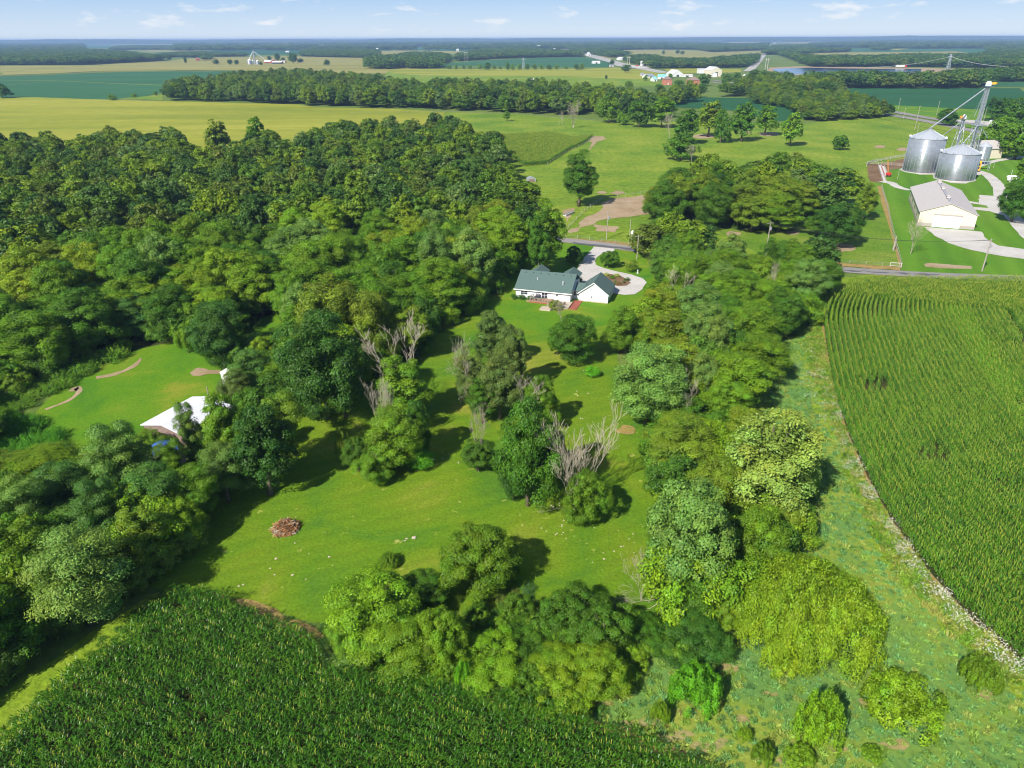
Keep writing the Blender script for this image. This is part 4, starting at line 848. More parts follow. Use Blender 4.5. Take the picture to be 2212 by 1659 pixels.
# woods beyond: one mass each
LEAFW = leafmat('woodland_leaf', ramp=[(.115, .20, .010), (.155, .245, .010), (.08, .155, .010), (.18, .265, .010), (.08, .16, .022), (.125, .18, .018), (.16, .25, .014), (.045, .11, .014), (.11, .165, .018), (.13, .21, .045), (.095, .19, .012), (.06, .135, .016)])
LEAFF = leafmat('far_leaf', ramp=[(.06, .14, .018), (.095, .175, .018), (.04, .10, .018), (.12, .175, .022), (.055, .13, .025), (.08, .16, .018)])
def withmat(me, m):
    c = me.copy(); c.materials.clear(); c.materials.append(m); return c
MID = [withmat(PROTO[(k, 1)][i][0], LEAFW) for k in ('round', 'walnut', 'silver', 'tall') for i in range(3)]
LOW = [withmat(crown('canopy', 900+i, h=15, nl=330, leaf=1.7, r=6.3, nb=26, br=(.22, .4), rag=.25)[0], LEAFF) for i in range(5)]
def woods(name, items, src, label, seed, nom=(6.0, 15.6)):
    rs = np.random.RandomState(seed); n = len(items)
    P = [(x, y, z) for x, y, z, hh, wm in items]; S = [(wm/2/nom[0], wm/2/nom[0], hh/nom[1]) for x, y, z, hh, wm in items]
    scatter(name, P, S, rs.rand(n)*6.28, rs.randint(0, len(src), n), src, 'stuff', label)
M2 = gpoly([(352, 217, 0), (420, 219, 0), (500, 220, 0), (600, 226, 0), (690, 230, 0), (800, 233, 0), (900, 235, 0), (970, 239, 0), (1040, 241, 0), (1100, 244, 0), (1180, 249, 0), (1262, 250, 0), (1310, 256, 0), (1440, 262, 0), (1440, 230, 0), (1500, 220, 0), (1450, 208, 0), (1600, 210, 0), (1730, 220, 0), (1800, 216, 0), (1815, 200, 0), (1700, 190, 0), (1640, 186, 0), (1560, 208, 0), (1480, 212, 0), (1400, 205, 14), (1300, 184, 14), (1150, 178, 14), (1000, 178, 14), (860, 172, 14), (760, 158, 14), (620, 152, 14), (520, 158, 14), (420, 170, 14), (370, 178, 14)])
E2 = gpoly([(1630, 226, 0), (1700, 234, 0), (1745, 264, 0), (1800, 262, 0), (1885, 258, 0), (1925, 252, 0), (1900, 240, 0), (1835, 223, 0), (1815, 205, 0), (1760, 196, 0), (1700, 190, 0), (1640, 188, 0), (1620, 205, 0)])
for poly, sd_, hr in ((M2, 11, (11, 22)), (E2, 12, (8, 14))):
    rd = random.Random(sd_)
    for x, y in fill(poly, 11.5 if sd_ == 11 else 8, sd_): woods_left.append((x, y, rd.uniform(*hr), (11.5 if sd_ == 11 else 8)*rd.uniform(1.1, 1.6), 'round', 'mid'))
woods('woodland', [(x, y, 0, hh, wm) for x, y, hh, wm, a, b in woods_left], MID, 'dense green woodland whose far crowns merge behind the pasture and forest edge', 4)
# far woods
far_items = []
def fw(pts, sp, hr, seed, wf=1.5):
    rd = random.Random(seed)
    for x, y in fill(gpoly(pts), sp, seed): far_items.append((x, y, 0, rd.uniform(*hr), sp*wf*rd.uniform(.8, 1.3)))
fw([(-60, 141.5), (187, 140.5), (354, 131.5), (345, 128), (330, 120, 12), (250, 110, 12), (180, 107, 12), (60, 110, 12), (-60, 113, 12)], 17, (14, 20), 21)
fw([E_(-350, 250)+(0,), E_(0, 386)+(0,), E_(500, 386)+(0,), E_(1000, 384)+(0,), E_(1500, 392)+(0,), E_(2300, 400)+(0,), E_(2300, 180)+(10,), E_(1880, 215)+(10,), E_(1700, 262)+(10,), E_(1400, 262)+(10,), E_(1100, 258)+(10,), E_(600, 278)+(10,), E_(0, 280)+(10,)], 15, (12, 18), 22)
fw([(1751, 190), (1810, 191.5), (1900, 192), (2000, 192), (2090, 192), (2140, 188), (2140, 178), (2260, 177), (2260, 150, 12), (2150, 152, 12), (2060, 158, 12), (1960, 162, 12), (1900, 160, 12), (1840, 160, 12), (1790, 160, 12), (1740, 164, 12), (1650, 165, 12), (1640, 176, 0)], 13, (13, 19), 23)
fw([D_(560, 400), D_(1000, 398), D_(1500, 390), D_(1600, 350), D_(1650, 280), D_(1560, 262)+(8,), D_(1100, 300)+(10,), D_(800, 300)+(10,), D_(500, 258)+(10,), D_(290, 268)+(10,), D_(270, 330)], 15, (10, 16), 24)
fw([D_(0, 215), D_(500, 200), D_(1000, 205), D_(1150, 230), D_(1700, 212), D_(1760, 120)+(8,), D_(1650, 140)+(8,), D_(1450, 150)+(8,), D_(1100, 130)+(10,), D_(600, 115)+(10,), D_(0, 120)+(10,)], 26, (13, 19), 25)
fw([C_(0, 400), C_(430, 400), C_(420, 360), C_(510, 335), C_(500, 260)+(10,), C_(340, 245)+(10,), C_(100, 245)+(10,), C_(-60, 270)+(10,), B_(1860, 290)+(8,), B_(1730, 330), B_(1740, 400), B_(1900, 410)], 15, (13, 19), 26)
fw([C_(590, 325), C_(760, 318), C_(1000, 300), C_(1400, 288), C_(1900, 278), C_(1840, 235)+(8,), C_(1500, 205)+(10,), C_(1200, 190)+(10,), C_(850, 205)+(10,), C_(600, 255)+(10,)], 17, (13, 18), 27)
fw([C_(720, 185), C_(1180, 190), C_(1400, 200), C_(1560, 190), C_(1500, 150), C_(1180, 150), C_(900, 150)], 28, (13, 18), 28)
fw([C_(1700, 190), C_(1900, 240), C_(2212, 290), D_(300, 260), D_(0, 225), D_(0, 130), C_(1900, 130), C_(1600, 140)], 26, (12, 17), 29)
fw([B_(0, 280), B_(470, 275), B_(470, 262), B_(200, 262), B_(0, 262)], 18, (9, 13), 30)
fw([B_(1040, 275), B_(1400, 285), B_(1860, 290), B_(1840, 215)+(6,), B_(1500, 205)+(8,), B_(1100, 210)+(8,)], 17, (12, 17), 31)
fw([B_(-300, 215), B_(200, 210), B_(800, 198), B_(1200, 190), B_(2150, 178), C_(0, 180), C_(700, 160), C_(700, 130), B_(1200, 110), B_(0, 130), B_(-300, 180)], 38, (14, 19), 32)
fw([A_(0, 222), A_(500, 215), A_(500, 195), A_(0, 195)], 20, (10, 15), 33)
fw([A_(1150, 208), A_(1400, 205), A_(2212, 205), A_(2212, 175), A_(1400, 170), A_(1200, 180)], 30, (11, 16), 34)
fw([A_(1680, 290), A_(1850, 285), A_(2212, 290), B_(50, 320), B_(60, 250), A_(1700, 262)], 22, (8, 14), 35)
fw([D_(1700, 258), D_(2212, 255), E_(0, 240), E_(390, 230), E_(380, 215), E_(0, 205), D_(2212, 165), D_(1800, 175)], 24, (12, 17), 36)
fw([E_(640, 212), E_(815, 212), E_(815, 185), E_(700, 180)], 20, (10, 15), 37)
fw([E_(0, 175), E_(600, 185), E_(1040, 195), E_(1500, 190), E_(1840, 195), E_(1880, 160), E_(2300, 150), E_(2300, 85), E_(700, 80), E_(560, 110), E_(270, 110), E_(260, 140), E_(0, 150)], 36, (13, 19), 38)
fw([E_(1850, 255), E_(1880, 215), E_(2300, 185), E_(2300, 150), E_(1880, 165), E_(1840, 195)], 24, (13, 19), 39)
rd = random.Random(77)
for i in range(9500):                                      # the wooded horizon, thinning into fields
    y = 4300*math.exp(rd.random()*1.15); x = rd.uniform(-1, 1)*y*.80; nz = mnoise.noise(Vector((x/1500, y/900, 3)))
    w_ = 18+y/170
    p = RM.transposed() @ (Vector((x, y, 0))-CAM); uu = CX+F*p.x/-p.z; vv = CY-F*p.y/-p.z
    if nz > -.12 and not (vv > 91 and (1440 < uu < 1860 or 180 < uu < 380)): far_items.append((x, y, 0, rd.uniform(14, 20)*(1+y/16000), w_*rd.uniform(.8, 1.5)))
woods('far_woods', far_items, LOW, 'wooded horizon and far woodlots fading blue beyond the fields', 5, (6.3, 15.6))
HILL = ground('wooded_hills', [(.03, .07, .02), (.05, .10, .025), (.07, .12, .03)], .004, .03, grain=.3)
hm = MB(); NX = 160
for j, (yy, hb) in enumerate(((11500, 0), (12500, 66), (14000, 88), (16500, 80), (19000, 0))):
    for i in range(NX+1):
        x = -17000+34000*i/NX
        hm.v.append((x, yy+300*mnoise.noise(Vector((x/3000, j*.3, 1))), max(-2, hb*(.72+.55*mnoise.noise(Vector((x/2600, .5+j*.15, 5)))+.12*mnoise.noise(Vector((x/400, j, 2))))) if hb else -2))
hm.f = [(j*(NX+1)+i, j*(NX+1)+i+1, (j+1)*(NX+1)+i+1, (j+1)*(NX+1)+i) for j in range(4) for i in range(NX)]; hm.mi = [0]*len(hm.f)
tag(hm.build('hills', HILL), kind='structure')

# ---------------------------------------------------------------- undergrowth, weeds, meadow grass, flowers
def leafy(name, label, pts, srcs, cols, smin, smax, seed, hs=(.8, 1.2), base=(3.7, 3.3)):
    m = leafmat(name+'_leaf', ramp=cols); rs = np.random.RandomState(seed); n = len(pts)
    s = rs.uniform(smin, smax, n); h = s*rs.uniform(hs[0], hs[1], n)
    scatter(name, [(x, y, 0) for x, y in pts], np.stack([s, s, h], 1), rs.rand(n)*6.28, rs.randint(0, len(srcs), n), [withmat(me, m) for me in srcs], 'stuff', label)
SH1 = SHOOT[1]; SH0 = [shoots('weeds', 61+i, h=3.2, r=3.0, ns=70, per=22, leaf=.30) for i in range(3)]
FILL = [crown('foliage', 91+i, h=6, r=3.6, nb=70, nl=8000, leaf=.235, vert=.5, zc=.44, rag=.3, br=(.12, .26), gap=.1, low=-.1, tvar=.26)[0] for i in range(5)]
sub = [p for p in fill(WEST, 5.6, 141, CLEAR) if not any(inpoly(p[0], p[1]+d_, q) for q in CLEAR for d_ in (5, 9))]+fill(ROADW, 5, 142)+fill(SEROW, 4.5, 143)
leafy('understory', 'lower leafy growth merging the crowns of the woods', sub, FILL, [(.09, .205, .010), (.13, .26, .010), (.07, .165, .012), (.17, .29, .012), (.11, .23, .02), (.18, .31, .010)], .8, 1.5, 144)
hd = fill(gpoly([(712, 1400), (760, 1330), (850, 1290), (1000, 1390), (1050, 1340), (1180, 1320), (1350, 1330), (1460, 1350), (1560, 1380), (1540, 1430), (1400, 1440), (1345, 1500), (1200, 1520), (1050, 1480), (900, 1470), (740, 1440)]), 2.5, 147)
leafy('hedge_growth', 'shaggy green growth joining the bushes along the near corn', hd, FILL, [(.13, .26, .012), (.10, .21, .012), (.18, .31, .012), (.08, .17, .012), (.15, .29, .014)], .32, .6, 148)
edge_ = fill(gpoly([(455, 1130), (400, 1195), (300, 1275), (180, 1360), (30, 1460), (-140, 1590), (-160, 1540), (10, 1400), (150, 1310), (270, 1230), (360, 1160), (430, 1090)]), 3.2, 145)
leafy('edge_thicket', 'olive-green thicket along the corner wood above the corn margin', edge_, FILL, [(.15, .24, .02), (.11, .2, .02), (.19, .27, .025), (.09, .17, .02)], .55, .95, 146)
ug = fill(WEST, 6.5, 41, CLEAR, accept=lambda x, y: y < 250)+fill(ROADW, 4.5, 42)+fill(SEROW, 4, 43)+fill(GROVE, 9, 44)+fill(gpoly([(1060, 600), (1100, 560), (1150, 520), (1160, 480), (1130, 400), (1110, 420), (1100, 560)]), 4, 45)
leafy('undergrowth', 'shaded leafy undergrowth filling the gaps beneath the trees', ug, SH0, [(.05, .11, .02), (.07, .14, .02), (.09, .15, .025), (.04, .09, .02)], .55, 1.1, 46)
wd = fill(gpoly([(-60, 900), (0, 905), (100, 862), (180, 815), (235, 785), (290, 765), (280, 752), (190, 775), (110, 810), (40, 850), (-60, 875)]), 2.0, 47)
leafy('weeds', 'tall bright weeds in a band along the clearing', wd, SH0, [(.16, .31, .02), (.12, .26, .018), (.19, .33, .03)], .4, .75, 48)
wd = fill(gpoly([(-60, 905), (20, 900), (75, 915), (130, 950), (160, 985), (140, 1000), (60, 1010), (-60, 1040)]), 2.3, 49)
leafy('vines', 'bright green vines smothering the ground west of the locust', wd, SH0, [(.10, .30, .015), (.12, .34, .02), (.08, .26, .015)], .4, .7, 50)
wd = fill(gpoly([(1000, 1330), (1060, 1265), (1150, 1270), (1190, 1300), (1250, 1290), (1250, 1500), (1320, 1540), (1260, 1570), (1100, 1530), (950, 1490), (720, 1440), (700, 1360), (740, 1330), (900, 1420)]), 1.7, 51)
leafy('tall_weeds', 'tall green weeds between the near thicket and the corn', wd, SH0, [(.08, .21, .03), (.12, .25, .03), (.08, .19, .05), (.18, .24, .04)], .14, .36, 52)
wd = fill(gpoly([(300, 1310), (330, 1285), (440, 1270), (480, 1290), (560, 1318), (660, 1350), (700, 1400), (690, 1420), (600, 1360), (440, 1295), (330, 1340), (100, 1520), (0, 1600), (-20, 1590), (120, 1470)]), 1.1, 53)
leafy('edge_weeds', 'bright rank weeds along the margin of the near corn', wd, SH0, [(.13, .26, .02), (.16, .29, .02), (.10, .22, .03)], .10, .2, 54)
def tuft(seed, n, h, r, wd_, lean=.5):
    rs = np.random.RandomState(seed); a = rs.rand(n)*6.28; q = rs.rand(n)**.5*r; hh = h*rs.uniform(.6, 1.2, n)
    b = np.stack([q*np.cos(a), q*np.sin(a), hh*.35], 1); d = unit(np.stack([np.cos(a)*lean*rs.rand(n), np.sin(a)*lean*rs.rand(n), np.ones(n)], 1))
    nn = unit(rs.normal(size=(n, 3))*.7+[-.3, -.4, .9]); t = np.clip(1+.25*rs.normal(size=n), .5, 1.6)
    return leaf_mesh('grass_tuft', b, nn, hh*1.3, np.stack([t, t, t], 1), rs, wd_, None, d*3)
TUFT = [tuft(i, 60, .75, .8, .16) for i in range(4)]
mead_poly = gpoly([(1560, 930), (1640, 800), (1700, 740), (1770, 700), (1790, 800), (1826, 940), (1866, 1030), (1916, 1120), (1996, 1232), (2096, 1342), (2300, 1560), (2300, 1700), (1500, 1700), (1390, 1600), (1270, 1550), (1330, 1440), (1560, 1420), (1600, 1240), (1720, 1120)])
mp_ = fill(mead_poly, .95, 55)
leafy('meadow_tufts', 'rough teal and tan grass tufts of the open meadow', mp_, TUFT, [(.13, .30, .085), (.16, .33, .08), (.14, .29, .085), (.20, .34, .055), (.16, .32, .08), (.22, .36, .05), (.30, .37, .07), (.18, .33, .065)], .25, .6, 56)
mg = fill(gpoly([(1770, 700), (1790, 800), (1826, 940), (1866, 1030), (1916, 1120), (1996, 1232), (2096, 1342), (2216, 1445), (2230, 1500), (2150, 1460), (2050, 1370), (1960, 1270), (1880, 1150), (1840, 1050), (1800, 920), (1750, 800), (1740, 740)]), .8, 57)
leafy('margin_tufts', 'yellow-green grass tufts beside the curved cornfield', mg, TUFT, [(.17, .29, .02), (.13, .27, .02), (.22, .31, .04), (.28, .30, .06)], .5, 1.0, 58)
pt = fill(gpoly([(1060, 400), (1150, 360), (1250, 330), (1400, 290), (1900, 270), (2000, 300), (1900, 400), (1430, 400), (1250, 440)]), 4.2, 59)
0 and leafy('pasture_tufts', 'scattered coarse grass clumps grazed over in the pasture', pt, TUFT, [(.22, .30, .03), (.28, .33, .045), (.19, .27, .025), (.32, .35, .06)], .5, 1.1, 60)
# flowers
FLW = solid('petals', (.66, .66, .54), .8, var=.05)
def flower_mesh(seed):
    rs = random.Random(seed); m = MB()
    for i in range(15):
        x, y, z = rs.gauss(0, .45), rs.gauss(0, .45), rs.uniform(.55, 1.0); r = rs.uniform(.04, .085); t = rs.uniform(-.3, .3)
        m.add([(x+r*math.cos(k*1.047), y+r*math.sin(k*1.047), z+t*r*math.cos(k*1.047)) for k in range(6)], [(0, 1, 2, 3, 4, 5)])
    return m.mesh('flower_heads', FLW)
FM = [flower_mesh(i) for i in range(4)]
fp = []
def fstrip(pts, w, n, seed):
    rd = random.Random(seed); P = smooth_line([gp(p) for p in pts], 10)
    for i in range(n):
        k = rd.randrange(len(P)-1); t = rd.random(); x = P[k][0]*(1-t)+P[k+1][0]*t; y = P[k][1]*(1-t)+P[k+1][1]*t; ww = w[0]+(w[1]-w[0])*(k/len(P))
        if mnoise.noise(Vector((x/2.2, y/2.2, 2))) > -.05: fp.append((x+rd.gauss(0, ww), y+rd.gauss(0, ww*.6)))
fstrip([(1905, 1105), (1935, 1160), (1965, 1215), (2020, 1275), (2080, 1335), (2150, 1400), (2215, 1462)], (.7, 1.2), 110, 61)
fstrip([(1985, 1238), (2040, 1300), (2110, 1368), (2200, 1450)], (.8, 1.0), 60, 65)
fstrip([(1760, 760), (1790, 860), (1815, 920), (1835, 980), (1860, 1040), (1885, 1085)], (1.4, .7), 130, 62)
fstrip([(1735, 800), (1780, 850), (1800, 900)], (1.6, 1.6), 60, 63)
rs = np.random.RandomState(64); n = len(fp); s = rs.uniform(.6, 1.15, n)
scatter('wildflowers', [(x, y, 0) for x, y in fp], np.stack([s, s, s], 1), rs.rand(n)*6.28, rs.randint(0, 4, n), FM, 'stuff', 'white wildflowers in a band beside the curved cornfield')
# small pale stones and worn clods on the lawn
stone = solid('pale_stone', (.50, .42, .32), .9, var=.2)
sm_ = []
for sdd in range(3):
    rs2 = random.Random(sdd); m = MB(); m.lathe([(.02, 0), (.2, .02), (.22, .09), (.12, .15), (.02, .16)], 7)
    m.v = [(x*rs2.uniform(.7, 1.3), y*rs2.uniform(.6, 1.2), z*rs2.uniform(.7, 1.2)) for x, y, z in m.v]; sm_.append(m.mesh('stone', stone))
sp_ = []
for u, v, su, sv, n_ in ((1190, 1095, 30, 6, 14), (1222, 1128, 8, 12, 14), (1230, 1150, 45, 18, 22), (990, 1000, 6, 3, 4), (870, 1165, 20, 6, 10), (1340, 1180, 50, 30, 26), (1400, 1270, 20, 30, 22), (1200, 1330, 25, 6, 8), (660, 1200, 60, 40, 16), (1270, 905, 40, 5, 8), (1350, 930, 16, 8, 16), (950, 990, 40, 20, 12), (600, 1250, 60, 30, 12), (1250, 830, 40, 30, 8)):
    rd = random.Random(u)
    for i in range((n_+1)//2): q = gp((u+rd.gauss(0, su*.6), v+rd.gauss(0, sv*.6))); sp_.append((q[0], q[1], .04))
rs = np.random.RandomState(3); n = len(sp_); s = rs.uniform(.2, .75, n)*(1+(rs.rand(n) > .93))
scatter('stones', sp_, np.stack([s, s, s*.8], 1), rs.rand(n)*6.28, rs.randint(0, 3, n), sm_, 'stuff', 'small pale stones scattered over the mowed lawn')

# ---------------------------------------------------------------- corn
CORNL = leafmat('corn_leaf', ramp=[(.075, .215, .009), (.09, .235, .010), (.065, .19, .010), (.12, .26, .012)], trans=.25, rough=.45)
TASS = solid('tassel', (.17, .25, .02), .8, var=.15)
TASS2 = solid('pale_tassel', (.25, .30, .03), .8, var=.15)
def corn(seed, n, ln, wide, tass, leaf_w=.10, hh=2.5):
    rs = np.random.RandomState(seed); V, Fc, MI, T = [], [], [], []
    for i in range(n):
        bx = (i+.5)/n*ln-ln/2+rs.normal()*.04; by = rs.normal()*wide; h = hh*rs.uniform(.85, 1.1); lx, ly = rs.normal(size=2)*.05; pt = rs.uniform(.8, 1.2)
        for k in range(7):
            z0 = h*(.34+.58*k/6); a = (k % 2)*math.pi+rs.normal()*.8; L0 = rs.uniform(.55, .85)*(1-.25*abs(k/6-.5)); b = len(V)
            ca, sa = math.cos(a), math.sin(a)
            for t, w, dz in ((0, .5, 0), (.4, 1, .30), (.8, .8, .24), (1.05, .12, -.05)):
                x = bx+ca*L0*t*.75; y = by+sa*L0*t*.75; z = z0+dz*L0*1.1; ww = leaf_w*w*.5
                V.append((x-sa*ww, y+ca*ww, z)); V.append((x+sa*ww, y-ca*ww, z)); T += [pt*rs.uniform(.85, 1.15)]*2
            for q in range(3): Fc.append((b+2*q, b+2*q+1, b+2*q+3, b+2*q+2)); MI.append(0)
        if rs.rand() < tass:
            for q in range(3):
                a = rs.rand()*3.14; ca, sa = math.cos(a)*.035, math.sin(a)*.035; b = len(V); dx, dy = rs.normal(size=2)*.10
                V += [(bx-ca, by-sa, h*.92), (bx+ca, by+sa, h*.92), (bx+ca*.7+dx, by+sa*.7+dy, h+.34), (bx-ca*.7+dx, by-sa*.7+dy, h+.34)]; T += [1]*4; Fc.append((b, b+1, b+2, b+3)); MI.append(1)
    me = bpy.data.meshes.new('corn_plants'); me.from_pydata(V, [], Fc); me.materials.append(CORNL); me.materials.append(TASS if seed % 2 else TASS2)
    me.polygons.foreach_set('material_index', MI); ca = me.color_attributes.new('tint', 'FLOAT_COLOR', 'POINT')
    c = np.ones((len(V), 4)); c[:, :3] = np.array(T)[:, None]; ca.data.foreach_set('color', c.reshape(-1)); me.update(); return me
CR = [corn(i, 5, 1.15, .10, .9) for i in range(6)]
CORNL = leafmat('bright_corn_leaf', ramp=[(.13, .30, .012), (.15, .33, .014)], trans=.25, rough=.45)
CRB = [corn(i+40, 5, 1.15, .10, .7) for i in range(2)]
CORNL = leafmat('near_corn_leaf', ramp=[(.05, .155, .008), (.062, .175, .009), (.042, .13, .009), (.085, .205, .012)], trans=.2, rough=.4)
CN = [corn(20+i, 5, 1.1, .10, .28, .095) for i in range(6)]
# right-hand field: rows follow its curved west edge
edge = smooth_line([gp(p) for p in [(2330, 1560), (2212, 1437), (2102, 1338), (2003, 1228), (1923, 1118), (1874, 1030), (1834, 940), (1804, 850), (1789, 762), (1782, 702), (1794, 662), (1822, 632), (1850, 615)]], 10)
road_y = lambda x: 0
hl = [gp(p) for p in ((1790, 652), (1850, 655), (2000, 672), (2212, 690), (2500, 715))]       # where the headland rows begin
top = [gp(p) for p in ((1846, 613), (1930, 605), (2060, 606), (2212, 614), (2500, 632))]
def yline(P, x):
    for a, b in zip(P, P[1:]):
        if a[0] <= x <= b[0]: return a[1]+(b[1]-a[1])*(x-a[0])/(b[0]-a[0])
    return P[-1][1] if x > P[-1][0] else -1
cp_, crz, csc, cpk = [], [], [], []
rd = random.Random(5)
BRK = (26, 27, 28, 29, 30, 52, 53, 71, 72, 73, 95, 96); spx = 1.12
for k in range(158):
    dx = k*spx
    if k == 38: continue
    vig = 1+.10*mnoise.noise(Vector((k*.23, 1, 1)))
    acc = 0
    for a, b in zip(edge, edge[1:]):
        d = Vector((b[0]-a[0], b[1]-a[1])); ln = d.length; ang = math.atan2(d.y, d.x)
        while acc < ln:
            x = a[0]+d.x*acc/ln+dx; y = a[1]+d.y*acc/ln
            acc += 1.05
            lim = yline(hl, x) if x > hl[0][0] else 1e9
            if y > lim or x > y*.80+14 or y > 190: continue
            n1 = mnoise.noise(Vector((x/9, y/9, 4)))
            if n1 < -.52 and rd.random() < .6: continue
            cp_.append((x+rd.gauss(0, .05), y, 0)); crz.append(ang+(math.pi if rd.random() < .5 else 0)+rd.gauss(0, .05)); s = (vig+.10*n1)*rd.uniform(.93, 1.07); csc.append((1, .95*s, s)); cpk.append(rd.randrange(6) if not (k in BRK or rd.random() < .04+.1*max(0, n1)) else 6+rd.randrange(2))
        acc -= ln
hr0 = Vector((hl[-1][0]-hl[1][0], hl[-1][1]-hl[1][1])); ang = math.atan2(hr0.y, hr0.x)
for k in range(30):
    x = hl[0][0]-4
    while x < 190:
        y = yline(top, x) if x >= top[0][0] else (top[0][1] if x > 84 else -1)
        yy = (y if y > 0 else 0)-.9-k*1.15; lo = yline(hl, x)
        if lo > 0 and yy > lo+.4 and inpoly(x, yy, edge+[(240, edge[-1][1]), (240, 20)]) and x < yy*.80+14:
            s = rd.uniform(.92, 1.1); cp_.append((x, yy+rd.gauss(0, .06), 0)); crz.append(ang+(math.pi if rd.random() < .5 else 0)); csc.append((1, 1.15, s)); cpk.append(rd.randrange(6))
        x += 1.05
scatter('cornfield', cp_, csc, crz, cpk, CR+CRB, 'stuff', 'tall tasselled corn in curving rows beside the meadow and county road')
patch('corn_soil', [(2330, 1560), (2212, 1440), (2102, 1341), (2003, 1231), (1923, 1120), (1874, 1032), (1834, 942), (1804, 852), (1788, 764), (1780, 704), (1792, 662), (1820, 630), (1850, 612), (1930, 603), (2212, 612), (2500, 630), (2800, 900), (2800, 1700)], .10, G_SOIL, 0)
# near field
NF = gpoly([(-70, 1700), (-20, 1640), (30, 1595), (130, 1500), (240, 1410), (330, 1335), (398, 1290), (470, 1300), (560, 1345), (640, 1375), (690, 1410), (690, 1470), (716, 1462), (800, 1470), (960, 1495), (1200, 1550), (1350, 1602), (1500, 1665), (1640, 1760), (1000, 1900), (-200, 1900)])
a0 = math.radians(-17); ca, sa = math.cos(a0), math.sin(a0)
cp_, crz, csc, cpk = [], [], [], []
for i in range(-10, 110):
    for j in range(-80, 80):
        lx, ly = j*1.05+rd.uniform(-.1, .1), i*.92
        x = -15+lx*ca-ly*sa; y = 30+lx*sa+ly*ca
        if y < 33 or not inpoly(x, y, NF): continue
        n1 = mnoise.noise(Vector((x/5, y/5, 9)))
        if n1 < -.55 and rd.random() < .5: continue
        q = (Vector((x, y))-Vector(gp((401, 1530)))).length
        if q < .8: continue
        s = rd.uniform(.82, 1.08)*(1+.08*n1); cp_.append((x, y+rd.gauss(0, .05), 0)); crz.append(a0+(math.pi if rd.random() < .5 else 0)+rd.gauss(0, .12)); csc.append((1, 1.1, s)); cpk.append(rd.randrange(6))
scatter('near_cornfield', cp_, csc, crz, cpk, CN, 'stuff', 'dark green corn standing in the near field below the lawn')
CPP = gpoly([(1062, 297), (1190, 289), (1240, 301), (1281, 294), (1262, 310), (1228, 326), (1182, 355), (1132, 359), (1090, 332)])
cq = fill(CPP, 1.25, 301, jit=.35); rs = np.random.RandomState(302); n = len(cq); s_ = rs.uniform(.75, 1.0, n)
scatter('pasture_corn', [(x, y, 0) for x, y in cq], np.stack([np.ones(n), np.ones(n), s_], 1), .35+(rs.rand(n) > .5)*math.pi, rs.randint(0, 6, n), CR, 'stuff', 'yellowing corn patch fenced inside the green pasture')
patch('corn_soil', [(x, y) for x, y in NF], .11, G_SOIL, 0, world=True)
# corn patch in the pasture gets a standing dark edge

# ---------------------------------------------------------------- building materials and helpers
def siding(name, col, pitch=.2, vertical=False, strength=.12):
    m, n, l, p = newmat(name); t = n.new('ShaderNodeTexCoord'); s = n.new('ShaderNodeSeparateXYZ'); l.new(t.outputs['Object'], s.inputs[0])
    if vertical:
        a = n.new('ShaderNodeMath'); a.operation = 'ADD'; l.new(s.outputs[0], a.inputs[0]); l.new(s.outputs[1], a.inputs[1]); src = a.outputs[0]
    else: src = s.outputs[2]
    d = n.new('ShaderNodeMath'); d.operation = 'MULTIPLY'; d.inputs[1].default_value = 1/pitch; l.new(src, d.inputs[0])
    f = n.new('ShaderNodeMath'); f.operation = 'FRACT'; l.new(d.outputs[0], f.inputs[0])
    b = n.new('ShaderNodeBump'); b.inputs['Strength'].default_value = .35; b.inputs['Distance'].default_value = .03; l.new(f.outputs[0], b.inputs['Height'])
    x = n.new('ShaderNodeTexNoise'); x.inputs['Scale'].default_value = .8; x.inputs['Detail'].default_value = 6; l.new(t.outputs['Object'], x.inputs['Vector'])
    r = n.new('ShaderNodeMapRange'); r.inputs[3].default_value = 1-strength; r.inputs[4].default_value = 1+strength; l.new(x.outputs[0], r.inputs[0])
    v = n.new('ShaderNodeVectorMath'); v.operation = 'SCALE'; v.inputs[0].default_value = col; l.new(r.outputs[0], v.inputs[3]); l.new(v.outputs[0], p.inputs['Base Color'])
    l.new(b.outputs[0], p.inputs['Normal']); p.inputs['Roughness'].default_value = .6; p.inputs['Specular IOR Level'].default_value = .25
    return m
M_WHITE = siding('white_siding', (.80, .81, .83)); M_TRIM = solid('white_trim', (.80, .80, .80), .5, var=.05)
M_SHG = solid('green_shingles', (.085, .135, .122), .85, var=.28, scale=9, bump=.3)
M_CREAM = siding('cream_metal_siding', (.66, .60, .46), .3, True, .08); M_TAUPE = siding('taupe_metal_siding', (.38, .33, .30), .3, True)
M_TROOF = siding('taupe_metal_roof', (.47, .43, .41), .9, True, .1)
M_WROOF = siding('pale_metal_roof', (.66, .66, .70), .6, True, .12)
M_GLASS = solid('window_glass', (.04, .05, .07), .15, var=.1, spec=.8); M_DARK = solid('dark_metal', (.05, .05, .06), .5)
M_DOOR = solid('white_door', (.82, .83, .84), .45, var=.03)
M_DECK = solid('weathered_deck', (.33, .21, .13), .85, var=.25, scale=4); M_RED = solid('red_stained_boards', (.30, .09, .06), .8, var=.25)
M_PAVE = solid('paving', (.46, .38, .30), .9, var=.2, scale=2); M_CONC = solid('concrete', (.52, .49, .45), .9, var=.15)
M_BRICK = solid('brick', (.48, .17, .10), .9, var=.2); M_BROWNR = solid('brown_shingles_and_wall_shade', (.24, .17, .15), .9, var=.25, scale=5)
M_YEL = solid('yellow_paint', (.75, .42, .03), .5, var=.15); M_ORANGE = solid('orange_paint', (.75, .30, .05), .5); M_REDP = solid('red_paint', (.55, .04, .03), .5)
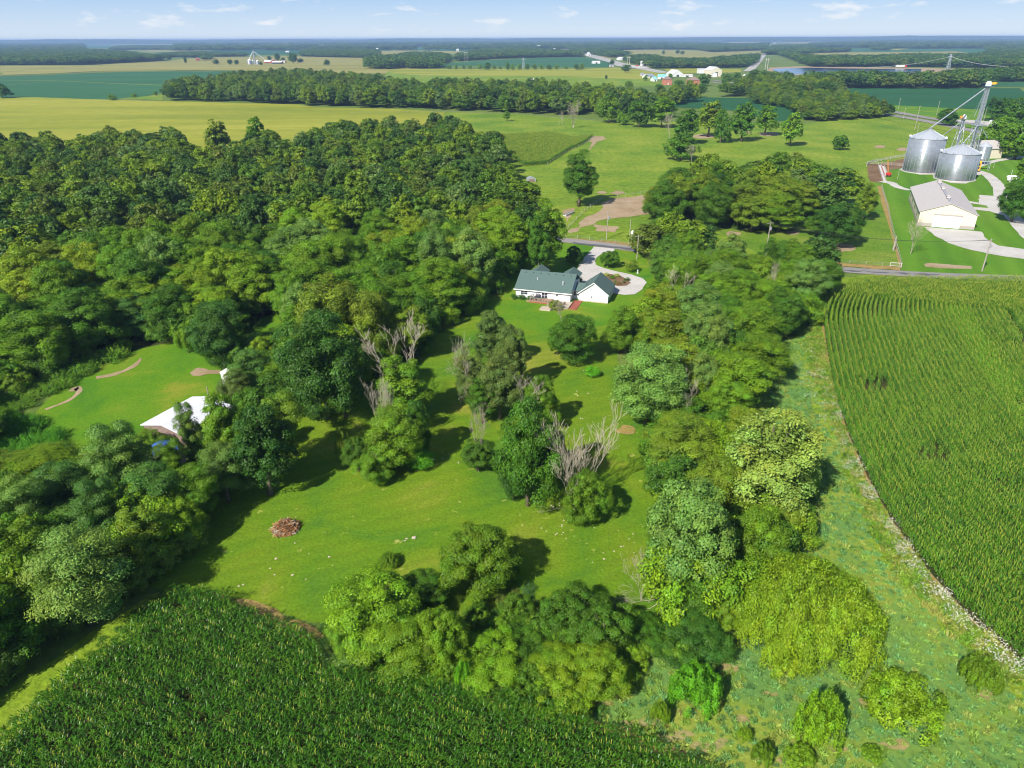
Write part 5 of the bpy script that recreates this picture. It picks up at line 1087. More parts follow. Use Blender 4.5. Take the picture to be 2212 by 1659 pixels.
M_WHP = solid('white_paint', (.70, .70, .68), .45, var=.08); M_TEAL = solid('teal_roof', (.22, .50, .50), .6, var=.15); M_REDB = solid('barn_red', (.36, .07, .06), .8, var=.2)
M_TYRE = solid('tyre', (.03, .03, .03), .9)
def galv():
    m, n, l, p = newmat('galvanised_steel'); t = n.new('ShaderNodeTexCoord'); s = n.new('ShaderNodeSeparateXYZ'); l.new(t.outputs['Object'], s.inputs[0])
    a = n.new('ShaderNodeMath'); a.operation = 'ARCTAN2'; l.new(s.outputs[1], a.inputs[0]); l.new(s.outputs[0], a.inputs[1])
    b = n.new('ShaderNodeMath'); b.operation = 'MULTIPLY'; b.inputs[1].default_value = 24/6.2832; l.new(a.outputs[0], b.inputs[0])
    c = n.new('ShaderNodeMath'); c.operation = 'FLOOR'; l.new(b.outputs[0], c.inputs[0])
    z = n.new('ShaderNodeMath'); z.operation = 'MULTIPLY'; z.inputs[1].default_value = 1/1.12; l.new(s.outputs[2], z.inputs[0])
    zf = n.new('ShaderNodeMath'); zf.operation = 'FLOOR'; l.new(z.outputs[0], zf.inputs[0])
    cb = n.new('ShaderNodeCombineXYZ'); l.new(c.outputs[0], cb.inputs[0]); l.new(zf.outputs[0], cb.inputs[1])
    w = n.new('ShaderNodeTexWhiteNoise'); l.new(cb.outputs[0], w.inputs[0])
    r = n.new('ShaderNodeMapRange'); r.inputs[3].default_value = .88; r.inputs[4].default_value = 1.06; l.new(w.outputs[0], r.inputs[0])
    v = n.new('ShaderNodeVectorMath'); v.operation = 'SCALE'; v.inputs[0].default_value = (.46, .49, .54); l.new(r.outputs[0], v.inputs[3]); l.new(v.outputs[0], p.inputs['Base Color'])
    tg = n.new('ShaderNodeTangent'); tg.direction_type = 'RADIAL'; tg.axis = 'Z'; l.new(tg.outputs[0], p.inputs['Tangent']); p.inputs['Anisotropic'].default_value = .9; p.inputs['Anisotropic Rotation'].default_value = .25
    zb = n.new('ShaderNodeMath'); zb.operation = 'MULTIPLY'; zb.inputs[1].default_value = 9.3; l.new(s.outputs[2], zb.inputs[0])
    sn = n.new('ShaderNodeMath'); sn.operation = 'SINE'; l.new(zb.outputs[0], sn.inputs[0])
    bm_ = n.new('ShaderNodeBump'); bm_.inputs['Strength'].default_value = .25; bm_.inputs['Distance'].default_value = .02; l.new(sn.outputs[0], bm_.inputs['Height']); l.new(bm_.outputs[0], p.inputs['Normal'])
    p.inputs['Metallic'].default_value = .6; p.inputs['Roughness'].default_value = .42; return m
M_GALV = galv(); M_STEEL = solid('steel', (.55, .58, .62), .4, .6, var=.1)

M_RIB = solid('rib_steel', (.30, .33, .38), .5, .3)
M_ROOFS = solid('steel_roof', (.50, .53, .58), .5, .35, var=.08)
def gable(t, x0, x1, y0, y1, e, r, wall, roof, axis='x', o=.35, th=.14, hang=.3, wn='wall', rn='roof'):
    """ridge along `axis`; walls up to the eaves with gables, a roof of two slabs over them"""
    w, f = MB(), MB()
    if axis == 'x': a0_, a1_, b0, b1 = y0, y1, x0, x1
    else: a0_, a1_, b0, b1 = x0, x1, y0, y1
    mid = (a0_+a1_)/2; s = (r-e)/(mid-a0_); prof = [(a0_, 0), (a1_, 0), (a1_, e), (mid, r), (a0_, e)]
    g = .02
    sl_ = [[(a0_-o, e-o*s+g), (mid, r+g), (mid, r+th+g), (a0_-o, e-o*s+th+g)], [(mid, r+g), (a1_+o, e-o*s+g), (a1_+o, e-o*s+th+g), (mid, r+th+g)]]
    if axis == 'x':
        w.prismx(prof, b0, b1)
        for q in sl_: f.prismx(q, b0-hang, b1+hang)
    else:
        w.prism(prof, b0, b1)
        for q in sl_: f.prism(q, b0-hang, b1+hang)
    W_ = w.build(wn, wall, t); R_ = f.build(rn, roof, t); return W_, R_
def window(t, x0, x1, z0, z1, y=0.0, n=1, side='front', shutter=None, depth=.05, mat=None):
    f = MB(); g = MB(); fr = .06
    def bx(m, a, b, c, d, e, h):
        if side == 'front': m.box(a, b, y-e, y-c, d, h) if False else m.box(a, b, y-e, y-c+.0, d, h)
    def B(m, a, b, za, zb, out, inn):
        if side == 'front': m.box(a, b, y-out, y-inn, za, zb)
        else: m.box(y+inn, y+out, a, b, za, zb)
    B(f, x0-fr, x1+fr, z1, z1+fr, depth+.03, .003); B(f, x0-fr, x1+fr, z0-fr, z0, depth+.03, .003)
    k = (x1-x0)/n
    for i in range(n+1): c = x0+k*i; B(f, c-fr*.5, c+fr*.5, z0, z1, depth+.03, .003)
    B(f, x0, x1, (z0+z1)/2-.02, (z0+z1)/2+.02, depth+.01, .003)
    o = f.build('window', M_TRIM, t); B(g, x0, x1, z0, z1, depth*.5, .004); g.build('pane', mat or M_GLASS, o); return o

# ---------------------------------------------------------------- white ranch house
th_ = math.radians(-17.5)
HT = thing('house', (1.1, 174.6, 0.02), 'long white ranch house with green roof and attached gabled garage', 'house', rz=th_)
gable(HT, 0, 14.3, 0, 11.2, 2.6, 5.55, M_WHITE, M_SHG, 'x', .45)
w_ = MB(); w_.prism([(16.3, 0), (23.5, 0), (23.5, 2.4), (19.9, 5.1), (16.3, 2.4)], 1.6, 10.2); w_.build('garage_wall', M_WHITE, HT)
g_ = MB()
for q in ([(15.9, 2.12), (19.9, 5.12), (19.9, 5.28), (15.9, 2.28)], [(19.9, 5.12), (23.9, 2.12), (23.9, 2.28), (19.9, 5.28)]): g_.prism(q, 1.25, 10.6)
g_.build('garage_roof', M_SHG, HT)
tr = MB()
for q in ([(15.88, 2.0), (19.9, 5.02), (19.9, 5.26), (15.88, 2.24)], [(19.9, 5.02), (23.92, 2.0), (23.92, 2.24), (19.9, 5.26)]): tr.prism(q, 1.18, 1.246)
tr.box(-.5, 14.8, -.56, -.46, 2.12, 2.36); tr.box(16.22, 16.32, 1.5, 1.6, 0, 2.3); tr.box(23.48, 23.58, 1.5, 1.6, 0, 2.1)
tr.build('trim', M_TRIM, HT)
c_ = MB(); c_.prismx([(3.0, 0), (8.0, 0), (8.0, 2.2), (5.6, 3.3), (3.0, 2.2)], 14.31, 16.29); c_.build('breezeway_wall', M_WHITE, HT)
c_ = MB(); c_.prismx([(2.6, 2.1), (5.6, 3.45), (5.6, 3.59), (2.6, 2.24)], 14.76, 17.2); c_.prismx([(5.6, 3.45), (8.4, 2.1), (8.4, 2.24), (5.6, 3.59)], 14.76, 17.2); c_.build('breezeway_roof', M_SHG, HT)
for cx_ in (3.6, 12.4):
    c_ = MB(); c_.prism([(cx_-2.4, 4.2), (cx_, 5.66), (cx_+2.4, 4.2)], 5.95, 11.9); c_.build('rear_gable_roof', M_SHG, HT)
window(HT, 1.3, 3.1, .95, 1.95, 0, 2); window(HT, 10.6, 11.15, 1.3, 1.95, 0, 1); window(HT, 14.5, 16.1, .95, 1.9, 3.0, 2); window(HT, 19.3, 19.65, 1.1, 1.6, 1.6, 1)
dr = window(HT, 6.9, 8.4, .3, 2.05, 0, 2); dr.name = 'patio_door'
for i in range(7):
    v_ = MB(); v_.box(1.2+i*2.0, 1.45+i*2.0, 4.7, 4.95, 5.05, 5.42); v_.build('roof_vent', M_DARK, HT)
for x_, y_ in ((5.0, 2.9), (11.9, 1.9)):
    v_ = MB(); v_.tube([(x_, y_, 3.4), (x_, y_, 4.75)], .10, 8); v_.build('vent_pipe', M_TRIM, HT)
f_ = MB(); f_.box(16.25, 23.55, 1.5, 1.585, 0, .28); f_.build('foundation', M_PAVE, HT)
def hloc(x, y, z=0):
    c, s = math.cos(th_), math.sin(th_); return (1.1+x*c-y*s, 174.6+x*s+y*c, z)
DT = thing('deck', hloc(4.6, -3.3), 'raised brown timber deck with railings behind the white house', 'deck', rz=th_)
d_ = MB(); d_.box(0, 5.4, 0, 3.2, .38, .5); d_.build('floor', M_DECK, DT)
d_ = MB(); d_.box(0.02, 5.38, .02, .10, .02, .37); d_.box(.02, .10, .12, 3.1, .02, .37); d_.build('skirt', M_RED, DT)
d_ = MB()
for i in range(9): d_.box(i*.66, i*.66+.08, .02, .10, .51, 1.35)
d_.box(0, 5.4, -.02, .12, 1.36, 1.44); d_.box(0, .12, .13, 3.1, 1.36, 1.44)
for i in range(4): d_.box(.02, .1, .6+i*.8, .68+i*.8, .51, 1.35)
d_.build('railing', WOOD, DT)
d_ = MB(); [d_.box(-1.1+i*.28, -.84+i*.28, .4, 1.8, .02, .10+i*.1) for i in range(4)]; d_.build('steps', M_DECK, DT)
PT_ = thing('patio', hloc(9.8, -5.4), 'lower paved patio with timber edging beside the deck', 'patio', rz=th_)
d_ = MB(); d_.box(0, 5.2, 0, 5.2, .02, .16); d_.build('paving', M_PAVE, PT_)
d_ = MB()
for i in range(9): d_.box(-.1+i*.62, -.02+i*.62, -.12, -.04, .02, 1.0)
d_.box(-.12, 5.2, -.13, -.03, 1.01, 1.09)
for i in range(7): d_.box(-.13, -.05, .5+i*.7, .58+i*.7, .02, 1.0)
d_.build('railing', WOOD, PT_)
d_ = MB(); d_.box(-1.3, 1.4, -2.6, -.2, .02, .4); d_.build('stone_edging', M_PAVE, PT_)
BW = thing('boardwalk', hloc(15.2, -5.2), 'red-brown board ramp by the garage corner', 'ramp', rz=th_)
d_ = MB(); d_.box(0, 1.9, 0, 6.6, .06, .2); d_.build('boards', M_RED, BW)
d_ = MB(); d_.box(-.06, 0, 0, 6.6, .21, .5); d_.build('kick_board', M_DECK, BW)
for nm, x_, y_, lb in (('patio_table', 6.6, -1.6, 'round patio table on the timber deck'), ('patio_table', 12.6, -3.6, 'dark patio table on the lower paved patio')):
    t_ = thing(nm, hloc(x_, y_, .5 if y_ > -2 else .16), lb, 'table'); d_ = MB(); d_.lathe([(.55, .68), (.58, .72)], 16); d_.build('table_top', M_GLASS, t_); d_ = MB(); d_.tube([(0, 0, 0), (0, 0, .67)], .05); d_.build('leg', M_DARK, t_)
for i, (x_, y_, z_, lb) in enumerate(((5.8, -2.2, .5, 'dark chair by the deck table, nearest the steps'), (7.5, -1.0, .5, 'dark chair by the deck table, nearest the patio door'), (11.7, -4.3, .16, 'chair at the lower patio table, west side'), (13.5, -3.1, .16, 'chair at the lower patio table, east side'))):
    t_ = thing('patio_chair', hloc(x_, y_, z_), lb, 'chair', rz=i*1.3); d_ = MB(); d_.box(-.25, .25, -.25, .25, .40, .45); d_.build('seat', M_DARK, t_); d_ = MB(); d_.box(-.25, .25, .22, .27, .46, .95); d_.build('backrest', M_DARK, t_)
    for sx in (-.22, .18):
        for sy in (-.22, .16): d_ = MB(); d_.box(sx, sx+.04, sy, sy+.04, 0, .39); d_.build('leg', M_DARK, t_)
t_ = thing('grill', hloc(6.0, -.6, .5), 'covered black grill against the white house wall', 'grill', rz=th_); d_ = MB(); d_.box(-.55, .55, -.3, .3, 0, .8); d_.build('cart', M_DARK, t_); d_ = MB(); d_.prismx([(-.3, .81), (.3, .81), (.22, 1.12), (-.1, 1.18)], -.5, .5); d_.build('lid', M_DARK, t_)
for i, (x_, w__, lb) in enumerate(((.0, 1.8, 'clipped round bush at the house corner, outermost of three'), (1.9, 1.9, 'clipped round bush under the double window'), (4.2, 1.7, 'clipped round bush beside the deck steps'))):
    q = hloc(x_, -1.5); place('bush', (.055, .14, .015), q, 1.35, w__*1.25, lb, None, 'bush', 'bush')
for (x_, y_, lb, c__) in ((1430, 520, 'pale yellow hosta clump at the driveway bed tip', (.40, .45, .09)), (1520, 560, 'green shrub inside the driveway bed', (.10, .2, .02)), (1590, 535, 'pale yellow hosta clump east in the driveway bed', (.40, .45, .09)), (1735, 590, 'dark shrub at the east end of the driveway bed', (.09, .15, .03)), (1690, 630, 'small brownish plant in the driveway bed', (.15, .15, .05)), (1565, 635, 'tiny green plant low in the driveway bed', (.08, .2, .02)), (1610, 650, 'tan grass clump in the driveway bed', (.25, .18, .07)), (1050, 620, 'shrub at the breezeway corner by the driveway', (.09, .18, .02))):
    q = gp(HP(x_, y_)); place('bush', c__, q, 1.0 if x_ != 1050 else 1.8, 2.0 if x_ not in (1565, 1690) else 1.1, lb, None, 'shrub', 'shrub')
q = gp(HP(700, 1000)); place('bushy', 'olive', q, 2.6, 4.2, 'untidy shrub at the foot of the lower patio', None, 'shrub', 'shrub')
ornament = thing('garden_statue', (*gp(HP(1890, 485)), .1), 'small white statue in the front lawn near the driveway', 'statue'); d_ = MB(); d_.lathe([(.3, 0), (.3, .12), (.12, .16), (.14, .5), (.2, .7), (.1, .85), (.12, 1.0), (.02, 1.1)], 10); d_.build('figure', M_WHP, ornament)

# ---------------------------------------------------------------- machine barn
bt = math.radians(-23.5)
BT = thing('barn', (143.4, 250.0, .05), 'large tan machine barn with a wide white sliding door', 'barn', rz=bt)
gable(BT, 0, 17.4, 0, 48.5, 5.0, 8.2, M_CREAM, M_TROOF, 'y', .45, hang=.35)
d_ = MB(); d_.box(4.5, 12.9, -.12, -.004, .02, 4.1); do = d_.build('door', M_DOOR, BT)
d_ = MB(); d_.box(4.2, 13.2, -.22, -.125, 4.12, 4.55); d_.build('door_track', M_TAUPE, BT)
d_ = MB(); d_.box(.02, 4.45, -.05, -.004, .02, 1.2); d_.box(12.95, 17.38, -.05, -.004, .02, 1.2); d_.box(-.05, -.004, .02, 48.4, .02, 1.2); d_.box(17.404, 17.45, .02, 48.4, .02, 1.2); d_.build('wainscot', M_TAUPE, BT)
d_ = MB(); d_.box(8.35, 9.05, 3, 47, 8.38, 8.52); d_.build('ridge_cap', solid('ridge_metal', (.33, .33, .36), .5), BT)
for y_ in (9, 27, 41): d_ = MB(); d_.box(8.1, 9.3, y_, y_+1.6, 8.53, 9.2); d_.prism([(7.95, 9.21), (9.45, 9.21), (8.7, 9.6)], y_-.1, y_+1.7); d_.build('roof_vent', M_TROOF, BT)
for y_ in (8, 20, 32, 43): d_ = MB(); d_.box(-.08, -.004, y_, y_+1.2, 1.9, 3.1); d_.build('window', M_GLASS, BT)

# ---------------------------------------------------------------- grain bins and elevator
def bin_(loc, r, e, a, label, rib=30, name='grain_bin'):
    t = thing(name, (loc[0], loc[1], .1), label, 'grain bin')
    m = MB(); m.lathe([(r, .3), (r, e)], 72); o = m.build('wall', M_GALV, t, smooth=False)
    o.data.polygons.foreach_set('use_smooth', [len(p.vertices) == 4 for p in o.data.polygons])
    m = MB()
    for k in range(rib):
        an = 2*math.pi*k/rib; m.tube([((r+.06)*math.cos(an), (r+.06)*math.sin(an), .3), ((r+.06)*math.cos(an), (r+.06)*math.sin(an), e-.1)], .085, 4)
    m.build('stiffeners', M_RIB, t)
    m = MB(); m.lathe([(r+.22, e-.02), (r+.22, e+.06), (r*.09, a-.1), (r*.09, a-.02)], 48)
    rf = m.build('roof', M_ROOFS, t)
    m = MB()
    for k in range(36):
        an = 2*math.pi*k/36; c, s = math.cos(an), math.sin(an); m.tube([((r+.2)*c, (r+.2)*s, e+.11), (r*.1*c, r*.1*s, a-.04)], .045, 4)
    m.build('roof_ribs', M_STEEL, rf)
    m = MB(); m.lathe([(r*.10, a-.02), (r*.10, a+.45), (r*.13, a+.5), (r*.02, a+.65)], 20); m.build('cap', M_STEEL, t)
    for k in range(14):
        an = 2*math.pi*(k+.5)/14; m = MB(); q = .16; rr = r-.5; zc = e+(a-e)*(.5/r)+.12; c, s = math.cos(an), math.sin(an)
        m.add([(rr*c-q*s, rr*s+q*c, zc), (rr*c+q*s, rr*s-q*c, zc), ((rr+.75)*c+q*s, (rr+.75)*s-q*c, zc+.1), ((rr+.75)*c-q*s, (rr+.75)*s+q*c, zc+.1), (rr*c, rr*s, zc+.45), ((rr+.7)*c, (rr+.7)*s, zc+.4)], [(0, 1, 2, 3), (0, 4, 5, 3), (1, 2, 5, 4), (2, 3, 5), (0, 1, 4)]); m.build('roof_vent', M_STEEL, t)
    m = MB(); m.lathe([(r+.5, 0), (r+.5, .28), (r-.1, .29)], 48); m.build('foundation', M_CONC, t)
    m = MB(); an = -2.2; c, s = math.cos(an), math.sin(an)
    for d2 in (-.22, .22): m.tube([((r+.25)*c-d2*s, (r+.25)*s+d2*c, 1.2), ((r+.25)*c-d2*s, (r+.25)*s+d2*c, e+.3)], .035, 4)
    m.build('ladder', M_STEEL, t); return t
B1 = (202.7, 362.3); B2 = (207.6, 341.0)
bin_(B1, 8.05, 15.8, 19.7, 'taller ribbed steel grain bin, farther of the big pair', 28)
bin_(B2, 8.3, 11.9, 15.5, 'shorter wide steel grain bin nearest the tan barn', 24)
def lattice(m, x, y, w0, w1, z0, z1, n, r=.07):
    cs = [(-1, -1), (1, -1), (1, 1), (-1, 1)]
    def P(k, i): t = i/n; w = w0+(w1-w0)*t; return (x+cs[k][0]*w/2, y+cs[k][1]*w/2, z0+(z1-z0)*t)
    for k in range(4): m.tube([P(k, 0), P(k, n)], r*1.3, 4)
    for i in range(n):
        for k in range(4):
            k2 = (k+1) % 4; m.tube([P(k, i), P(k2, i+1)] if i % 2 else [P(k2, i), P(k, i+1)], r*.7, 3); m.tube([P(k, i+1), P(k2, i+1)], r*.7, 3)
LB = U(*K(1066, 930)); LH = hgt(LB, K(1270, 80)[1])
PZ = hgt(LB, K(1165, 515)[1])
ET = thing('grain_elevator', (LB.x, LB.y, .1), 'tall steel grain elevator leg with a braced tower and head platform', 'grain elevator')
m = MB(); lattice(m, 0, 0, 4.0, 3.0, 0, PZ, 8, .10); m.build('tower', M_STEEL, ET)
m = MB(); lattice(m, 0, 0, 1.5, 1.5, PZ, LH-1, 12, .05); m.build('upper_tower', M_STEEL, ET)
for x_ in (-.55, .55): m = MB(); m.box(x_-.32, x_+.32, -.3, .3, 0, LH-.6); m.build('leg_casing', M_GALV, ET)
m = MB(); m.box(-2.2, 2.2, -2.2, 2.2, PZ-.1, PZ); m.box(-2.2, 2.2, -2.2, -2.15, PZ+.9, PZ+1); m.box(-2.2, 2.2, 2.15, 2.2, PZ+.9, PZ+1); m.box(-2.2, -2.15, -2.1, 2.1, PZ+.9, PZ+1); m.box(2.15, 2.2, -2.1, 2.1, PZ+.9, PZ+1); m.build('platform', M_STEEL, ET)
m = MB(); m.lathe([(.3, PZ+.1), (1.1, PZ+1.0), (1.1, PZ+2.0), (.3, PZ+2.8)], 16, 0, 1.2); m.build('distributor', M_GALV, ET)
m = MB(); m.box(-1.9, 2.6, -1.6, 1.6, LH-1.1, LH-1.0); m.box(-1.9, 2.6, -1.6, -1.55, LH-.2, LH-.1); m.box(2.55, 2.6, -1.5, 1.5, LH-.2, LH-.1); m.build('head_platform', solid('platform_blue', (.12, .22, .32), .6), ET)
m = MB(); m.prism([(-1.2+1.2*0, LH-.9), (1.1, LH-.9), (1.2, LH+.4), (.7, LH+1.1), (0, LH+1.4), (-.7, LH+1.1), (-1.2, LH+.4)], -.6, .6); m.build('head', M_WHP, ET)
m = MB(); m.box(1.4, 3.2, -.6, .6, LH-.3, LH+.8); m.tube([(3.2, 0, LH+.3), (3.9, 0, LH+.3)], .4, 8); m.build('motor', M_YEL, ET)
m = MB()
for d2 in (-.2, .2): m.tube([(d2, -1.0, 0), (d2, -1.0, LH-1)], .03, 4)
for i in range(int(LH/1.2)): m.box(-.2, .2, -1.02, -.98, i*1.2, i*1.2+.05)
m.build('ladder', M_STEEL, ET)
def spout(t, a, b, r=.22, nm='spout'):
    a = Vector(a)-t.location; b = Vector(b)-t.location; m = MB(); m.tube([a, b], r, 8); n = int((b-a).length/8)
    for i in range(1, n): q = a.lerp(b, i/n); m.tube([q-(b-a).normalized()*.1, q+(b-a).normalized()*.1], r*1.5, 8)
    return m.build(nm, M_GALV, t)
spout(ET, (LB.x-1.2, LB.y, LH-2), (B1[0], B1[1], 20.4), .30); spout(ET, (LB.x, LB.y, PZ), (B2[0], B2[1], 16.2), .2)
HB = U(*K(1205, 930)); spout(ET, (LB.x+.5, LB.y, PZ+1), (HB.x, HB.y, 13.0), .18)
for dx in (-7, 7): spout(ET, (LB.x, LB.y+.5, LH-2.5), (LB.x+dx, LB.y+9, .2), .03, 'guy_wire')
spout(ET, (LB.x-1, LB.y, LH-2.6), (LB.x-3.6, LB.y-1, PZ+4), .12)
LB2 = U(*K(905, 930)); LH2 = hgt(LB2, K(1045, 425)[1])
E2T = thing('grain_elevator', (LB2.x, LB2.y, .1), 'shorter grain elevator leg with splayed supports between the two bins', 'grain elevator')
m = MB(); lattice(m, 0, 0, 5.0, 1.2, 0, LH2-1.5, 7, .09); m.build('tower', M_STEEL, E2T)
for x_ in (-.4, .4): m = MB(); m.box(x_-.25, x_+.25, -.25, .25, 0, LH2-.6); m.build('leg_casing', M_GALV, E2T)
m = MB(); m.box(-1.9, 1.6, -1.3, 1.3, LH2-1.2, LH2-1.1); m.box(-1.9, 1.6, -1.3, -1.25, LH2-.3, LH2-.2); m.build('platform', M_STEEL, E2T)
m = MB(); m.prism([(-.7, LH2-1), (.9, LH2-1), (.9, LH2+.4), (.1, LH2+1.1), (-.6, LH2+.5)], -.5, .5); m.build('head', M_WHP, E2T)
m = MB(); m.box(-2.0, -.9, -.5, .5, LH2-.8, LH2+.3); m.build('motor', M_ORANGE, E2T)
spout(E2T, (LB2.x-.5, LB2.y, LH2-2), (B1[0]+6.5, B1[1]-1, 17.2), .2)
# hopper bin
rr = 3.2; t = thing('hopper_bin', (HB.x, HB.y, .1), 'small hopper-bottom steel bin on legs before the tan shed', 'hopper bin')
ze = hgt(HB, K(1260, 740)[1]); zb = hgt(HB, K(1220, 868)[1])
m = MB(); m.lathe([(rr, zb), (rr, ze)], 40); o = m.build('wall', M_GALV, t); m = MB(); m.lathe([(rr+.15, ze), (.4, ze+2.0), (.4, ze+2.3)], 32); m.build('roof', M_ROOFS, t)
m = MB(); m.lathe([(.35, 1.2), (rr-.05, zb-.01)], 32); m.build('hopper', M_STEEL, t)
for k in range(8): a = k*.785; m = MB(); m.tube([(rr*math.cos(a), rr*math.sin(a), 0), (rr*math.cos(a), rr*math.sin(a), zb+.2)], .12, 6); m.build('leg', M_STEEL, t)
# tan shed behind
SB = U(*K(1283, 872)); SR = U(*K(1422, 866)); an = math.atan2(SR.y-SB.y, SR.x-SB.x); wl_ = (SR-SB).length
t = thing('shed', (SB.x, SB.y, .05), 'small tan gabled shed behind the hopper bin', 'shed', rz=an)
e_ = hgt(SB, K(1300, 762)[1]); gable(t, -4, wl_, 0, 12, e_, e_+3.4, M_CREAM, M_TROOF, 'x', .5)
m = MB(); m.box(wl_*.1, wl_*.5, -.08, -.004, .1, e_*.62); m.build('door', M_CREAM, t)
# dryer, loading frame, tanks, augers, bunks
q = U(*K(1160, 1010)); t = thing('grain_dryer', (q.x, q.y, .1), 'yellow grain dryer cabinet between bin and drive', 'dryer', rz=-.4)
m = MB(); m.box(-1.2, 1.2, -1, 1, .8, 5.2); m.build('cabinet', M_YEL, t); m = MB(); m.box(-.8, .8, -1.06, -1.004, 1.4, 2.6); m.box(-.8, .8, -1.06, -1.004, 3.0, 4.2); m.build('burner_vents', M_DARK, t)
m = MB(); m.lathe([(.8, .2), (.85, 1.4)], 16, -2.4, -1.6); m.build('fan', M_DARK, t)
for sx in (-1.1, 1.0):
    for sy in (-.9, .8): m = MB(); m.box(sx, sx+.1, sy, sy+.1, 0, .79); m.build('leg', M_DARK, t)
q = U(*K(1235, 990)); t = thing('loading_frame', (q.x, q.y, .1), 'grey steel loading frame over the drive beside the dryer', 'frame', rz=-.3)
for sx in (-2.2, 2.0):
    for sy in (-1.2, 1.0): m = MB(); m.box(sx, sx+.2, sy, sy+.2, 0, 4.0); m.build('leg', M_STEEL, t)
m = MB(); m.box(-2.3, 2.3, -1.3, 1.3, 4.01, 4.25); m.build('top', M_STEEL, t)
for i, (x_, y_, lb) in enumerate(((1545, 1092, 'white propane tank, farther of two on the farmyard grass'), (1550, 1118, 'white propane tank, nearer of two on the farmyard grass'))):
    q = U(*K(x_, y_)); t = thing('propane_tank', (q.x, q.y, .1), lb, 'tank', 'propane tanks on the farmyard grass', rz=-.05); m = MB(); m.tube([(-2.9, 0, 1.2), (-2.75, 0, 1.2), (-2.3, 0, 1.2), (2.3, 0, 1.2), (2.75, 0, 1.2), (2.9, 0, 1.2)], [.15, .55, .72, .72, .55, .15], 16); m.build('vessel', M_WHP, t, smooth=True)
    for sx in (-1.7, 1.7): m = MB(); m.box(sx-.2, sx+.2, -.5, .5, 0, .55); m.build('saddle', M_CONC, t)
    if i == 0: m = MB(); m.tube([(-1.2, 0, 1.9), (-1.2, 0, 4.4)], .06, 5); m.build('vent_pipe', M_WHP, t)
q = U(*K(222, 1060)); t = thing('auger', (q.x, q.y, .1), 'red and orange auger standing upright by the feed bunks', 'auger'); hh = hgt(q, K(208, 880)[1])
m = MB(); m.tube([(0, 0, 1), (-1.6, 0, hh)], .16, 6); m.build('tube', M_ORANGE, t); m = MB(); m.box(-.8, 1.2, -.6, .6, .5, 1.8); m.build('hopper', M_REDP, t); m = MB(); m.tube([(-1.4, 0, .3), (-4, 0, hh*.62)], .1, 5); m.build('brace', M_REDP, t)
for s_ in (-.5, .9): m = MB(); m.tube([(s_, -.75, .45), (s_, -.62, .45)], .45, 10); m.build('wheel', M_TYRE, t)
for i, (a, b, w__, lb) in enumerate((((133, 945), (190, 1125), 1.3, 'long white concrete feed bunk along the brown pen'), ((168, 955), (205, 1050), 1.4, 'shorter white feed bunk next to the long bunk'))):
    A = U(*K(*a)); Bq = U(*K(*b)); an = math.atan2(Bq.y-A.y, Bq.x-A.x); ln = (Bq-A).length; t = thing('feed_bunk', (A.x, A.y, .1), lb, 'feed bunk', rz=an)
    m = MB(); m.box(0, ln, -w__/2, -w__/2+.15, .02, .9); m.box(0, ln, w__/2-.15, w__/2, .02, .9); m.box(0, ln, -w__/2+.16, w__/2-.16, .02, .35); m.build('trough', M_CONC, t)

# ---------------------------------------------------------------- fences and poles
def fence(pts, sp, h, label, rails=0, r=.09, mat=WOOD, group=None):
    P = [Vector(gp(p)) for p in pts]; t = thing('fence', (P[0].x, P[0].y, .05), label, 'fence', group); o0 = P[0]; n = 0; line = []
    for a, b in zip(P, P[1:]):
        k = max(1, int((b-a).length/sp))
        for i in range(k): line.append(a.lerp(b, i/k)-o0)
    line.append(P[-1]-o0); pm = MB().tube([(0, 0, 0), (0, 0, h)], r, 6).mesh('post', mat)
    step = max(1, len(line)//95+1)
    for i, q in enumerate(line[::step]): o = link('post', pm, t); o.location = (q.x, q.y, 0)
    m = MB()
    if rails:
        for z in [h*(.3+.6*i/(rails-1)) for i in range(rails)]:
            for a, b in zip(line, line[1:]): m.tube([(a.x, a.y, z), (b.x, b.y, z)], .09, 4, False)
    else:
        for z in (h*.35, h*.65, h*.92):
            m.tube([(a.x, a.y, z) for a in line], .018, 3, False)
    m.build('rails' if rails else 'wire', mat if rails else M_STEEL, t); return t
fence([(1215, 506), (1262, 458), (1300, 432), (1432, 413)], 4, 1.4, 'post and wire fence round the bare dirt lot')
fence([(1183, 356), (1222, 330), (1262, 312), (1284, 297)], 6, 1.3, 'wire fence beside the corn patch in the pasture')
fence([(1222, 514), (1300, 523), (1388, 534)], 4, 1.3, 'wire fence along the far side of the county road')
fence([(1660, 561), (1800, 569), (1941, 579)], 4, 1.3, 'wire fence between rough pasture and county road')
fence([(1904, 405), (1916, 450), (1930, 510), (1946, 576)], 4, 1.5, 'weedy boundary fence between rough pasture and barn lawn')
fence([K(0, 945), K(60, 915), K(250, 880), K(440, 845)], 4, 1.7, 'white board fence behind the brown pen', rails=4, mat=M_CONC)
fence([K(0, 930), K(120, 935), K(400, 955)], 5, 1.6, 'grey board fence on the near side of the pens', rails=3)
fence([(1922, 577), (1946, 579)], 3, 1.5, 'short board gate fence at the pasture corner', rails=2, mat=M_CONC)
fence([(760, 245), (960, 243), (1100, 247), (1300, 263)], 8, 1.3, 'fence line in front of the middle wood')
